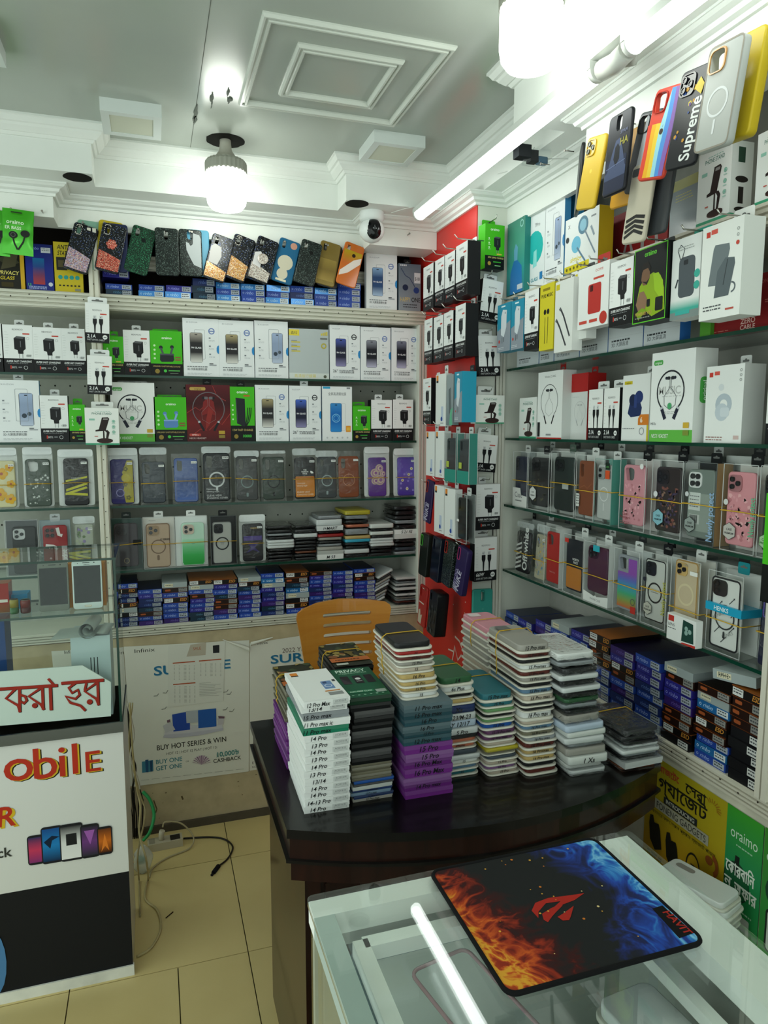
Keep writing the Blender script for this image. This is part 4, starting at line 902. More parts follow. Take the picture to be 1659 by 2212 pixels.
pouch_at('brown leather phone case with a stitched ring', Z6, 908, 1052, 118, 414, 76, col='#7a3f22', group=gp, art=lambda a: (a.ring(.5, .42, .30, .03, '#b07a5c', 24), a.rect(.44, .3, .12, .02, '#b07a5c')), hole='tall', seed=13, header=None)
def roses(a):
    a.grad(.04, .03, .92, .93, ['#54307e', '#6a4590', '#4c2f7c'])
    for x, y, s_ in ((.35, .6, .24), (.6, .72, .22), (.62, .42, .28), (.35, .4, .2), (.78, .58, .16)):
        for k, cc in enumerate(('#b8a894', '#a47a9a', '#c9baa2', '#8a5a90')): a.circ(x+.02*k, y, s_*(1-.22*k), cc, n=12)
pouch_at('purple phone case printed with cream roses', Z6, 1122, 1250, 124, 404, 50, col='#54307e', group=gp, art=roses, hole='tall', seed=14, white=True, pw=1.42)
def pflow(a):
    r = random.Random(5); a.grad(.04, .03, .92, .93, ['#4a3590', '#5f48b0', '#54409f'])
    for i in range(10): a.circ(r.uniform(.15, .9), r.uniform(.08, .6), .06, '#8a78c8', n=8)
    for x, y in ((.6, .55), (.5, .18), (.75, .7), (.25, .4)): a.circ(x, y, .08, '#d8d2c0', n=8); a.circ(x, y, .035, '#b89a3a', n=8)
pouch_at('violet phone case with small daisies at the corner end', Z6, 1332, 1462, 132, 408, 62, col='#4a3590', group=gp, art=pflow, hole='tall', seed=15, white=True, pw=1.4)
# ================================================================ FIFTH SHELF: boxed cases
zs0 = .999
def bbox(label, xl, xr, yt, yb, cl, cr, ct, cb, zf, col, d=.02, **k):
    Y = YB+.01; ym = (yt+yb)/2; a = onY(*zf(xl, ym), Y); b = onY(*zf(xr, ym), Y); zt = onY(*zf((xl+xr)/2, yt), Y).z
    cz0 = onY(*zf((cl+cr)/2, cb), Y).z-zs0; ch = onY(*zf((cl+cr)/2, ct), Y).z-onY(*zf((cl+cr)/2, cb), Y).z; cw = (b.x-a.x)*(cr-cl)/(xr-xl)
    x0 = (b.x-a.x)*(((cl+cr)/2-(xl+xr)/2)/(xr-xl))
    return box_case(label, (a.x+b.x)/2, Y+d/2, zs0, 0, b.x-a.x-.001, zt-zs0, d, cw, ch, col, z0=max(cz0, .004), x0=x0, **k)
bbox('dark phone case with sliding camera cover in a clear box by the post', 40, 290, 600, 1010, 92, 272, 650, 1000, Z5, '#1f2022', group='boxed cases on the fifth shelf', hole='square', lens=3, rim='#b5b8b8', back='#55585a', tab=None)
bbox('red phone case with white lettering in a blue-edged clear box', 300, 530, 600, 1000, 322, 505, 640, 990, Z5, '#8f1d22', group='boxed cases on the fifth shelf', hole='square', lens=4, back='#8a989c', frame='#7f98a8', art=lambda a: (a.text('Supreme', .82, .25, .12, '#d8d4d0', rot=-PI/2, maxw=1.0, bold=.04), a.line([(.1, .58), (.4, .56), (.6, .5)], .14, '#d8d4d0'), a.line([(.6, .95), (.66, .8), (.8, .78)], .14, '#d8d4d0')), tab='#b5babb')
def leaves(a):
    r = random.Random(8)
    for i in range(26): a.circ(r.uniform(.1, .9), r.uniform(.05, .95), r.uniform(.05, .1), r.choice(('#6f8a5a', '#8a7fa8', '#a8b094', '#5a7048')), n=7)
pouch_at('pale phone case with green leaves in a pouch by the post', Z5, 560, 700, 640, 985, 575, col='#a3a99c', group='boxed cases on the fifth shelf', art=leaves, hole='tall', seed=21)
bbox('dark plum phone case in a dark green box', 832, 1064, 586, 968, 852, 1030, 625, 950, Z5, '#231a20', group='boxed cases on the fifth shelf', hole='square', lens=3, back='#10362c', side='#10362c', frame='#174236', tab='#16201c', art=lambda a: a.ring(.5, .14, .12, .02, '#8a7a5a', 14), front_art=lambda a: a.rect(.7, .48, .26, .1, '#0f1110'), bandz=.5, slopeb=.004)
bbox('gold-rimmed clear case with a bronze ring in a clear box', 1070, 1308, 578, 965, 1092, 1270, 632, 958, Z5, '#a98f74', group='boxed cases on the fifth shelf', hole='square', lens=3, rim='#8a6a3a', back='#cfccc4', art=lambda a: (a.frame(.0, .0, 1, 1, .035, '#6a4a2a', .13), a.ring(.5, .47, .32, .05, '#6a4f35', 24), a.rect(.44, .16, .1, .12, '#6a4f35', .04)), front_art=lambda a: (a.text('G SERIES', .68, .55, .035, '#2a2c2e', maxw=.56, bold=.02), a.text('PhoneCase', .3, .93, .02, '#55585a', maxw=.3)), bandz=.47, tab='#d8dad8')
bbox('white to green faded phone case with three silver lenses', 1312, 1550, 570, 955, 1356, 1528, 622, 940, Z5, '#b8d8c4', group='boxed cases on the fifth shelf', hole='square', lens=3, rim='#c9b8a8', lenscol='#3a3e42', back='#dfe2e0', art=lambda a: (a.grad(.03, .06, .94, .56, ['#1f9a3a', '#35a850', '#6fc088', '#a8d8ba']), a.rect(.06, .02, .88, .05, '#1f9a3a', .05), a.text('cases', .5, .5, .025, '#55705f', maxw=.3)), bandz=.48, tab='#e4e6e4')
bbox('silver case with a black ring in a black-lined box', -16, 170, 545, 905, 0, 135, 590, 885, Z6, '#a8a9a4', group='boxed cases on the fifth shelf', hole='square', lens=3, rim='#22242a', back='#15171a', side='#15171a', frame='#22262a', tab='#141618', art=lambda a: (a.frame(0, 0, 1, 1, .03, '#6a6c6c', .13), a.ring(.5, .48, .36, .07, '#1d1f22', 24), a.text('Magnetic', .5, .5, .02, '#3a3c3e', maxw=.4), a.text('Shield', .5, .46, .02, '#3a3c3e', maxw=.3)), bandz=.48)
pouch_at('black fashion phone case with a purple band in a white pouch', Z6, 216, 362, 616, 885, 540, col='#17171b', group='boxed cases on the fifth shelf', art=lambda a: (a.text('FASHION', .62, .86, .04, '#b89a4a', maxw=.5, bold=.02), a.rect(.05, .55, .9, .12, '#4a3a80'), a.poly([(.2, .5), (.8, .5), (.6, .36), (.85, .22), (.5, .3), (.15, .22), (.4, .36)], '#3a2f66'), a.text('cases', .5, .09, .03, '#8a8d90', maxw=.2)), hole=None, seed=23, header='#dfe3e3', white=True, pw=1.3)
# ================================================================ FLAT SCREEN BOXES IN STACKS
LCD = {  # name: (body, top, word, word colour, sticker colour, adjective)
 'blue': ('#24449c', '#141c3c', 'rinbo', '#9fb4e8', '#aab2bc', 'blue'), 'dark': ('#1a2a5e', '#10162c', 'rinbo', '#5f78b8', '#98a0aa', 'dark blue'),
 'violet': ('#2c2a86', '#15143a', 'rinbo', '#8f94e0', '#a4aab4', 'violet'), 'purple': ('#341f66', '#180f30', 'rinbo', '#6a58a8', '#9a9aa8', 'purple'),
 'esd': ('#141212', '#9a5a26', 'ESD', '#c9883a', '#d8dad8', 'black and orange'), 'brown': ('#24130e', '#160d0a', '', '#b0562c', '#8e8c88', 'dark brown'),
 'silver': ('#9ba5a6', '#a9b2b2', '', '#6a7070', '#d8d8cc', 'silver grey'), 'teal': ('#142c40', '#0e1c28', 'rinbo', '#4a7a98', '#98a0aa', 'dark teal'),
 'bright': ('#2f7ac0', '#184a78', 'rinbo', '#b8dcf4', '#cfd6da', 'shiny light blue'), 'yellow': ('#1a1612', '#8a8a28', 'ESD', '#b8a23a', '#d8dad8', 'black and yellow'),
 'black': ('#17171a', '#121214', '', '#3a3a40', '#d5d6d4', 'black')}
LM = {}
def lcd_mesh(kind, w, h, d):
    k = (kind, round(w, 3), round(h, 4), d)
    if k in LM: return LM[k]
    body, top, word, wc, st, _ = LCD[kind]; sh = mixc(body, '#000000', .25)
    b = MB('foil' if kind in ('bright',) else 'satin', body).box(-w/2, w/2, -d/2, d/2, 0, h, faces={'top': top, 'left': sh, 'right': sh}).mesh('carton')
    fl_ = len(LM) % 2 == 1 and kind in ('esd', 'silver')
    a = Art(w, h, (-w/2, -d/2, 0)); q = .02 if not fl_ else .0
    if kind in ('blue', 'violet', 'bright'): a.ring(.10, .5, .035, .012, wc, 8); a.text('rinbo', .34, .3, .5, wc, maxw=.32, shear=.25)
    elif word == 'ESD': a.text('ESD', .78, .28, .55, wc, maxw=.26, bold=.05, shear=.2); a.rect(.03, .12, .34, .74, st, .01); a.greek(.06, .62, .28, 2, .26, '#4a4c50', .12, 4)
    elif kind == 'brown': a.rect(.08, .32, .22, .36, '#a0522c', .03)
    elif kind == 'silver': a.rect(.1, .2, .34, .6, '#d2ccb0'); a.greek(.14, .45, .28, 1, .2, '#6a6a5a', .14, 4)
    elif word: a.text(word, .42, .3, .5, wc, maxw=.34, shear=.25)
    if word != 'ESD' and kind != 'silver':
        a.rect(.62, .12, .34, .76, st, .01); a.greek(.65, .62, .29, 2, .32, '#3f4348', .14, 7)
    if kind in ('esd', 'brown'): a.rect(0, .93, 1, .07, '#8a4a20'); a.rect(0, 0, 1, .05, '#6a3418')
    LM[k] = (b, a.mesh('printed_front')); return LM[k]
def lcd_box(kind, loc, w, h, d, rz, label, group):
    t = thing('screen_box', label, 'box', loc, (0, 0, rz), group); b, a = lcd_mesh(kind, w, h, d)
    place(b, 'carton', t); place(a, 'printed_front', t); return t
RS = random.Random(21)
def lcd_stack(seq, cx, cy, z, w, h, d, rz, where, group, up=True, ox=.003):
    n = len(seq)
    for i, kind in enumerate(seq):
        dx = RS.uniform(-ox, ox); dy = RS.uniform(-.004, .004)
        lab = '%s screen box, %s up in the %s' % (LCD[kind][5], ORD[i], where)
        c_, s_ = math.cos(rz), math.sin(rz)
        lcd_box(kind, (cx+dx*c_-dy*s_, cy+dx*s_+dy*c_, z+i*(h+.0002)), w, h, d, rz+RS.uniform(-.03, .03), lab, group)
def parse(s):
    m_ = dict(b='blue', d='dark', v='violet', p='purple', e='esd', r='brown', s='silver', t='teal', l='bright', y='yellow', k='black')
    return [m_[c_] for c_ in s]
cols = [(Z5, 848, 1030, 1075, 1450, 'ddkseddeb'), (Z5, 1032, 1216, 1118, 1450, 'pbrtddvb'), (Z5, 1218, 1408, 1065, 1440, 'pbbbebrs'), (Z5, 1412, 1600, 1050, 1420, 'ttvbvrbse'),
        (Z6, 2, 178, 1000, 1335, 'bprrtbve'), (Z6, 182, 345, 985, 1310, 'bbvbpbtes'), (Z6, 350, 516, 958, 1290, 'dtpvdvslb'), (Z6, 522, 690, 950, 1280, 'beksltre'[:8]), (Z6, 690, 856, 945, 1280, 'vbdbpdvbvr'), (Z6, 860, 1008, 940, 1280, 'dvtpvdvvb'), (Z6, 1012, 1164, 925, 1280, 'dbvpbvbreb')]
for k, (zf, xl, xr, yt, yb, seq) in enumerate(cols):
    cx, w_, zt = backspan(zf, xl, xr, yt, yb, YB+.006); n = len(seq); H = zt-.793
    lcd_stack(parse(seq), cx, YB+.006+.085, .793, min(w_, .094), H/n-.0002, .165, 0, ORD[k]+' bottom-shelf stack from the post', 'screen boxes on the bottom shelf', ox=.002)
top = [(Z3, 790, 992, 600, 715, 'tb'), (Z3, 1034, 1228, 605, 718, 'lb'), (Z3, 1236, 1430, 612, 725, 'lv'), (Z3, 1434, 1606, 560, 735, 'ttd'), (Z4, 22, 196, 566, 712, 'lbl'), (Z4, 202, 376, 576, 725, 'bbl'), (Z4, 382, 550, 586, 736, 'lbl'), (Z4, 556, 724, 592, 742, 'ldb'), (Z4, 730, 890, 604, 752, 'bbl'), (Z4, 896, 1060, 566, 760, 'bbbb')]
for k, (zf, xl, xr, yt, yb, seq) in enumerate(top):
    cx, w_, zt = backspan(zf, xl, xr, yt, yb, YB+.01); n = len(seq); H = zt-1.954
    lcd_stack(parse(seq), cx, YB+.01+.085, 1.954, min(w_, .096), H/n-.0002, .165, 0, ORD[k]+' top-shelf stack from the post', 'screen boxes on the top shelf', ox=.0015)
lcd_box('violet', (-.105, YB+.09, 2.0115), .085, .028, .16, .12, 'violet screen box lying askew on the first top-shelf stack', 'screen boxes on the top shelf')
# ================================================================ CASES LYING FLAT, in trays, pouches and thin boxes
FM = {}
def flat_mesh(kind, w, d, h, col, seed=0, mat='satin'):
    k = (kind, round(w, 3), round(d, 3), round(h, 4), col, seed, mat)
    if k in FM: return FM[k]
    o = []
    if kind == 'tray':       # white lipped tray with the coloured case standing proud
        m_ = MB('satin', '#d3d0c4'); m_.slab(w, d, .014, h*.30, .0012, 'z', (0, 0, h*.15)); o.append(('tray', m_.mesh('tray')))
        m_ = MB(mat, col); m_.slab(w*.92, d*.94, .013, h*.72, .0022, 'z', (0, 0, h*.64)); o.append(('case', m_.mesh('case')))
    elif kind == 'pouch':    # case in a crinkled clear bag
        m_ = MB(mat, col); m_.slab(w*.92, d*.92, .011, h*.72, .002, 'z', (0, 0, h*.5)); o.append(('case', m_.mesh('case')))
        r = random.Random(seed); p = MB('pouch'); nx, ny = 7, 6; g = {}
        for s_ in (0, 1):
            for j in range(ny+1):
                for i in range(nx+1):
                    u, v = i/nx, j/ny; ed = 1 if (i in (0, nx) or j in (0, ny)) else 0
                    z = h*.5 if ed else (h*.97 if s_ else h*.03)
                    z += r.uniform(-.10, .10)*h if not ed else r.uniform(-.28, .28)*h
                    z = min(max(z, .0003), h-.0003)
                    g[s_, i, j] = p.vert(((u-.5)*w*(1.06+r.uniform(-.03, .04)*ed), (v-.5)*d*(1.05+r.uniform(-.02, .03)*ed), z))
            for j in range(ny):
                for i in range(nx):
                    q = (g[s_, i, j], g[s_, i+1, j], g[s_, i+1, j+1], g[s_, i, j+1]); p.face(q if s_ else q[::-1], smooth=True)
        o.append(('pouch', p.mesh('pouch')))
    elif kind == 'pad':      # slim padded pack with rounded edge
        m_ = MB(mat, col); m_.slab(w, d, .008, h, min(.003, h*.3), 'z', (0, 0, h/2)); o.append(('case', m_.mesh('case')))
        m_ = MB('clear'); m_.slab(w*1.02, d*1.02, .010, h*.5, .001, 'z', (0, 0, h*.3)); o.append(('tray', m_.mesh('tray')))
    else:                    # carton
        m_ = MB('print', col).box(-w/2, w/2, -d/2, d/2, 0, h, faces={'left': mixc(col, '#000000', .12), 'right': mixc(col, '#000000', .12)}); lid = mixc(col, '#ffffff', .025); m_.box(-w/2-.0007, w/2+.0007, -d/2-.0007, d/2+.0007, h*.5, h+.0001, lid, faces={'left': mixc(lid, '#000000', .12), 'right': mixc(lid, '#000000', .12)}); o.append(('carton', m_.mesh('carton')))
    FM[k] = o; return o
CN = {}
def flat_item(kind, col, loc, w, d, h, rz, label, group, cat='phone case', text=None, mat='satin', seed=0, name=None, tcol='#1c1d20', art_top=None, sticker=False, tx=.5, al='c', bl=.01):
    t = thing(name or {'carton': 'thin_box'}.get(kind, 'packed_phone_case'), label, cat, loc, (0, 0, rz), group)
    for nm, me in flat_mesh(kind, w, d, h, col, seed, mat): place(me, nm, t)
    if text or sticker:
        ww = w*(.92 if kind == 'tray' else 1); yy = -d/2*(.942 if kind == 'tray' else 1.0)-(.0011 if kind != 'pouch' else .004)
        key = (text, round(ww, 3), round(h, 4), round(d, 3), kind, sticker, tcol, tx)
        if key not in CN:
            a = Art(ww, h, (-ww/2, yy, 0))
            if sticker: a.rect(.62, .18, .34, .7, '#c9ccca'); a.text('ACS01618', .79, .52, .26, '#55585a', maxw=.26); a.frame(.66, .22, .28, .22, .004, '#8a8d8c')
            if text: a.text(text, tx, .18 if kind != 'tray' else .40, .62 if kind != 'tray' else .5, tcol, al, bl, .22, maxw=.62 if not sticker else .5)
            CN[key] = a.mesh('handwriting')
        place(CN[key], 'handwriting', t)
    if art_top:
        a = Art(w, d, (-w/2, -d/2, h+.0002), (1, 0, 0), (0, 1, 0), (0, 0, 1)); a.k = 1; a.rect(0, 0, 1, 1, mixc(col, '#ffffff', .05)); art_top(a); a.build('printed_top', t)
    return t
def band_round(o, w, d, n, y, col='#c79f2c', r=.0012):
    """rubber band over the top of a bundle and down both sides of its upper n pieces"""
    tp = o[-1]; its = o[-n:]; h = max(v.co.z for c_ in tp.children for v in c_.data.vertices); L = []
    for k, s_ in enumerate((-1, 1)):
        q = [(it.location.x-tp.location.x+s_*(w/2+.0058), y*.7, it.location.z-tp.location.z+.002) for it in its]
        q.append((s_*(w/2+.003), y*.9, h*.7)); L.append(q)
    pts = L[0]+[(-w*.44, y, h+.0014), (0, y+.002, h+.0018), (w*.44, y+.004, h+.0014)]+L[1][::-1]
    m_ = MB('satin', col); m_.tube(pts, r, 5); m_.build('rubber_band', tp)
CNAME = {'#1b1c1e': 'black', '#2a2b2d': 'charcoal', '#c4c8c8': 'grey-white', '#8b9094': 'grey', '#d5d8d6': 'white', '#5a2a24': 'maroon', '#6a3a24': 'brown', '#1f4a86': 'blue', '#b39a62': 'tan', '#8f1d1c': 'red', '#b5a99a': 'beige', '#2f5a3a': 'green', '#2c6a74': 'teal', '#5f3a5c': 'plum', '#5f8a5a': 'light green', '#a89b2a': 'yellow', '#b56a50': 'salmon', '#22315e': 'navy', '#c98a96': 'pink', '#38393b': 'dark grey', '#5b7a94': 'steel blue', '#2f9ab8': 'sky blue', '#9a9790': 'stone grey', '#e4e6e4': 'white', '#4a1a5e': 'purple', '#6e2a80': 'purple', '#2a4c56': 'dark teal', '#0f1012': 'black', '#1f7a5c': 'green', '#6e6a58': 'khaki grey', '#3d4650': 'slate', '#c9cdc9': 'pale grey', '#7d5a86': 'lilac', '#263a66': 'dark blue', '#1d4f9a': 'bright blue', '#b3c2d4': 'pale blue'}
def cnm(c_): return CNAME.get(c_, 'grey')
def flat_stack(seq, cx, cy, z, w, d, where, group, rz=0, jit=.003, lean=(0, 0), yaw=.03):
    """seq: list of (kind, colour, height, text) from the bottom up"""
    out = []
    for i, it in enumerate(seq):
        kind, col, h, tx = (list(it)+[None])[:4]
        wf = it[4] if len(it) > 4 else 1.0
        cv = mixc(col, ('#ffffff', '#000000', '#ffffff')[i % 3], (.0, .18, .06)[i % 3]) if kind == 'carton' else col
        nm = {'tray': 'tray-packed case', 'pouch': 'bagged case', 'pad': 'slim case', 'carton': 'thin box'}[kind]
        lab = '%s %s, %s up in the %s' % (cnm(col), nm, ORD[i] if i < 20 else 'twenty-'+ORD[i-20], where)
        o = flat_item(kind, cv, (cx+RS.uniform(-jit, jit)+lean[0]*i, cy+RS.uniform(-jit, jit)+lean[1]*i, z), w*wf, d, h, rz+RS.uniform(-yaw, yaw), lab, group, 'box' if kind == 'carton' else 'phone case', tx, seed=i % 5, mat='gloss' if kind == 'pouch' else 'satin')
        z += h+.0003; out.append(o)
    return out, z
KB, CHC, LG, GY, WH, MA, BR, TAN = '#1b1c1e', '#2a2b2d', '#c4c8c8', '#8b9094', '#d5d8d6', '#5a2a24', '#6a3a24', '#b39a62'
def bstack(zf, xl, xr, yt, yb, seq, where, zs=.999, d=.16, lean=(0, 0), **k):
    Y = YB-.002; ym = (yt+yb)/2; a = onY(*zf(xl, ym), Y); b = onY(*zf(xr, ym), Y); zt = onY(*zf((xl+xr)/2, yt), Y).z
    tot = sum(s_[2]+.0003 for s_ in seq); f = (zt-zs)/tot
    seq = [(s_[0], s_[1], s_[2]*f)+tuple(s_[3:]) for s_ in seq]
    return flat_stack(seq, (a.x+b.x)/2, Y+d/2, zs, min(b.x-a.x, .11), d, where, 'flat cases stacked on the fifth shelf', lean=lean, **k)
P, TR, CT, PD = 'pouch', 'tray', 'carton', 'pad'
bstack(Z6, 392, 585, 615, 893, [(P, KB, .011), (P, CHC, .011), (P, KB, .01), (P, KB, .011), (PD, LG, .009), (PD, LG, .008), (PD, LG, .009), (P, KB, .011), (P, GY, .009), (P, CHC, .012), (P, KB, .012)], 'pile of cases beside the purple-banded pouch')
bstack(Z6, 582, 752, 610, 893, [(P, KB, .011), (P, CHC, .011), (P, BR, .009), (P, KB, .011), (P, CHC, .01), (P, KB, .012), (P, CHC, .01), (PD, LG, .013), (P, CHC, .016), (P, KB, .012)], 'second pile of cases on the fifth shelf')
bstack(Z6, 750, 935, 540, 892, [(CT, WH, .017, 'M 53'), (CT, '#b5b8b4', .012), (PD, '#9a9790', .012), (P, GY, .010), (P, CHC, .010), (P, '#9a9790', .012), (PD, '#8f1d1c', .010), (P, KB, .012), (CT, LG, .016, 'I+MART'), (PD, LG, .02), (P, GY, .014)], 'third pile of cases on the fifth shelf')
bstack(Z6, 945, 1128, 505, 868, [(P, KB, .012), (PD, LG, .012), (P, KB, .010), (P, CHC, .01), (PD, '#2f9ab8', .009), (PD, TAN, .009), (P, GY, .022), (P, '#b56a50', .011), (P, KB, .012), (P, GY, .014), (PD, '#a89b2a', .012)], 'fourth pile of cases on the fifth shelf')
bstack(Z6, 1130, 1300, 600, 868, [(P, CHC, .011), (P, KB, .011), (P, KB, .010), (PD, LG, .009), (PD, LG, .008), (PD, LG, .008), (P, CHC, .010), (PD, '#c9cdc9', .011), (P, KB, .010), (PD, '#c9cdc9', .014)], 'fifth pile of cases on the fifth shelf')
bstack(Z6, 1302, 1472, 470, 836, [(P, GY, .011), (P, '#3d4650', .012), (P, KB, .012), (P, KB, .012), (CT, WH, .013), (CT, WH, .013, 'S 21 FE'), (P, KB, .014), (P, GY, .013), (P, CHC, .012), (P, KB, .014), (P, KB, .014)], 'corner pile of cases on the fifth shelf')
sq = [(P, CHC, .011), (P, MA, .010), (P, GY, .010), (P, '#9a9790', .010), (P, KB, .010), (CT, LG, .010, 'S 25'), (P, KB, .010), (P, CHC, .010), (CT, LG, .012), (P, KB, .010), (CT, LG, .010), (P, GY, .010), (P, CHC, .012), (CT, WH, .011)]
bstack(Z6, 1312, 1488, 985, 1290, sq, 'corner pile on the bottom shelf', zs=.793)
for i in range(9):   # cases leaning against the corner pile
    t = flat_item('pad', [LG, GY, '#9a9790', CHC][i % 4], (.838+.003*i, YB+.085, .812+.0135*i), .075, .15, .009, 0, '%s slim case, %s of the cases slumped against the corner pile' % (cnm([LG, GY, '#9a9790', CHC][i % 4]), ORD[i]), 'slumped cases on the bottom shelf')
    t.rotation_euler = (0, -.42, .02*i)
# ================================================================ DESK AND CHAIR
DZ = .76
def yfront(x, k=0): return 1.237-.105*(1-((x-.63)/.42)**2)+k
dk = thing('office_desk', 'dark mahogany desk with a bowed front, covered with stacked cases', 'desk', (.63, 1.45, 0))
def dslab(z0, z1, ins, mat, nm, par):
    xs_ = [.213+ins+(.842-2*ins)*i/16 for i in range(17)]
    pts = [(x-.63, yfront(x, ins)-1.45) for x in xs_]+[(1.055-ins-.63, 1.75-ins*.5-1.45), (.213+ins-.63, 1.75-ins*.5-1.45)]
    m_ = MB(mat); m_.prism(pts, z0, z1, 'z'); return m_.build(nm, par)
tp_ = dslab(.742, DZ, 0, 'blacktop', 'desktop', dk)
dslab(.7, .742, .006, 'mahogany', 'edge_moulding', tp_); dslab(.694, .70, -.002, 'blacktop', 'edge_moulding', tp_); dslab(.655, .694, .008, 'mahogany', 'edge_moulding', tp_)
MB('mahogany').box(-.375, -.35, -.18, .28, 0, .655).build('side_panel', dk)
MB('mahogany').box(.31, .335, -.18, .28, 0, .655).build('side_panel', dk)
MB('mahogany').box(-.35, .31, -.17, -.15, .12, .655).build('modesty_panel', dk)
for x0, x1 in ((-.335, -.25), (-.235, -.05), (-.035, .15), (.165, .295)):
    m_ = MB('mahogany'); 
    for q in ((x0, x1, .20, .215), (x0, x1, .595, .61), (x0, x0+.012, .215, .595), (x1-.012, x1, .215, .595)): m_.box(q[0], q[1], -.176, -.17, q[2], q[3])
    m_.build('panel_frame', dk)
m_ = MB('mahogany'); m_.box(-.378, -.347, -.185, -.178, .0, .655); m_.build('corner_strip', dk)
# chair with a slotted bent plywood back
chx, chy = .531, 1.99
ch = thing('chair', 'light wooden chair with a slotted plywood back behind the desk', 'chair', (chx, chy, 0))
def cut_plate(outline, slots, th, bend):
    n = 60
    me0 = MB('beech'); me0.prism(outline, -th/2, th/2, 'y'); a = me0.build('tmp_plate')
    b0 = MB('beech')
    for s_ in slots: b0.prism(s_, -th*2, th*2, 'y')
    b = b0.build('tmp_slot'); md = a.modifiers.new('b', 'BOOLEAN'); md.operation = 'DIFFERENCE'; md.object = b; md.solver = 'EXACT'
    dg = bpy.context.evaluated_depsgraph_get(); me = bpy.data.meshes.new_from_object(a.evaluated_get(dg))
    bpy.data.objects.remove(a); bpy.data.objects.remove(b)
    import bmesh
    bm = bmesh.new(); bm.from_mesh(me)
    for k in range(-8, 9):
        bmesh.ops.bisect_plane(bm, geom=bm.verts[:]+bm.edges[:]+bm.faces[:], plane_co=(k*.02, 0, 0), plane_no=(1, 0, 0))
    for v in bm.verts: v.co.y += bend(v.co.x, v.co.z)
    bm.to_mesh(me); bm.free(); me.update(); return me
ol = [(-.105, .60), (.105, .60), (.118, .75), (.135, .90), (.146, .955), (.143, .968), (.132, .976), (.07, .985), (-.01, .990), (-.08, .984), (-.125, .972), (-.142, .962), (-.146, .945), (-.135, .88), (-.118, .74)]
sl = []
for k in range(6):
    zc_ = .945-.030*k; sl.append([(p[0]+.012, p[1]+zc_) for p in rrect(.150, .011, .0054, 4)])
me = cut_plate(ol, sl, .011, lambda x, z: -1.1*x*x+.12*(z-.6)); me.materials.clear(); me.materials.append(MATS['beech'])
place(me, 'backrest', ch)
m_ = MB('beech'); m_.slab(.38, .36, .06, .012, .003, 'z', (0, -.19, .45)); m_.build('seat', ch)
for sx in (-1, 1):
    m_ = MB('chrome', '#5a5a5a'); m_.tube([(sx*.16, -.34, 0), (sx*.16, -.32, .42)], .011, 8); m_.build('leg', ch)
    m_ = MB('chrome', '#5a5a5a'); m_.tube([(sx*.16, .03, 0), (sx*.15, -.02, .42), (sx*.09, -.01, .55), (sx*.09, .012, .68)], .011, 8); m_.build('leg', ch)
# ================================================================ STACKS ON THE DESK
Q6 = zoom(560, 1280, 540); Q7 = zoom(1000, 1280, 440)
DG = 'stacks on the desk'
def top_z(px, yf): return onY(px[0], px[1], yf).z
def desk_stack(seq, x0, x1, yf, d, ztop, where, z=DZ, **k):
    tot = sum(s_[2]+.0003 for s_ in seq); f = (ztop-z)/tot
    seq = [(s_[0], s_[1], s_[2]*f)+tuple(s_[3:]) for s_ in seq]
    return flat_stack(seq, (x0+x1)/2, yf+d/2, z+.0003, x1-x0, d, where, DG, **dict(dict(yaw=.02), **k))
SW = '#e4e6e4'
wtxt = ['14 Pro', '14-13 Pro', '14 Pro', '14 Pro', '13/14', '13 Pro', '14 Pro', '13 Pro', '14 Pro', '13 Pro', '14 Pro', '11 Pro max', '11 Pro max ic', '15 Pro max', '13/14', '12 Pro Max']
zt2 = top_z(Q6(375, 700), 1.275); hh = (zt2-DZ)/16
for i, s_ in enumerate(wtxt):
    col = {11: '#1f7a5c', 13: '#8b9094'}.get(i, SW)
    def topart(a):
        a.rect(.08, .82, .17, .13, '#d8822e'); a.rect(.08, .82, .17, .035, '#1c1c1c'); a.rect(.62, .30, .24, .26, '#6a8ab8', .03); a.ring(.74, .40, .09, .02, '#e0e6f0', 14); a.rect(.66, .48, .09, .06, '#3a4f74', .02)
        a.rect(.58, .22, .34, .03, '#c9803a'); a.rect(.62, .10, .32, .09, '#8a8d8c'); a.rect(.9, .52, .07, .06, '#3a3c3e')
    ox = .004 if i == 12 else (-.004 if i == 15 else RS.uniform(-.002, .002))
    flat_item('carton', col, (.300+ox, 1.275+.085+RS.uniform(-.003, .002)-(.012 if i == 15 else 0), DZ+.0002+i*hh), .089, .17, hh-.0004, RS.uniform(-.03, .03)+(.05 if i == 15 else 0),
              '%s screen guard box, %s up in the handwritten white stack' % ({11: 'green', 13: 'clear grey'}.get(i, 'white'), ORD[i]), DG, 'box', s_, name='screen_guard_box', sticker=(col == SW and i not in (12,)), tx=.30, art_top=topart if i == 15 else None)
def camo(a):
    r = random.Random(4); a.rect(0, 0, 1, 1, '#2a2c20')
    for i in range(26):
        x, y = r.random(), r.uniform(.35, 1); a.poly([(min(max(x+r.uniform(.03, .16)*math.cos(q), 0), 1), min(max(y+r.uniform(.02, .09)*math.sin(q), 0), 1)) for q in (0, 1.1, 2.2, 3.3, 4.4, 5.5)], r.choice(('#8a7a42', '#6a5a2e', '#3f4a30', '#a08a58', '#7a4a2a')))
    a.rect(0, .16, 1, .16, '#b5622e'); a.greek(.12, .22, .7, 1, .1, '#4a2812', .03); a.rect(.08, .03, .3, .07, '#b8bab0')
pk = '#6e2a80'; kg = '#6e6a58'
o, zz_ = desk_stack([(CT, pk, .0125)]*12+[(CT, kg, .0105)]*9, .257, .347, 1.466, .165, top_z(Q6(175, 670), 1.466), 'camouflage-topped stack behind the white boxes', jit=.003)
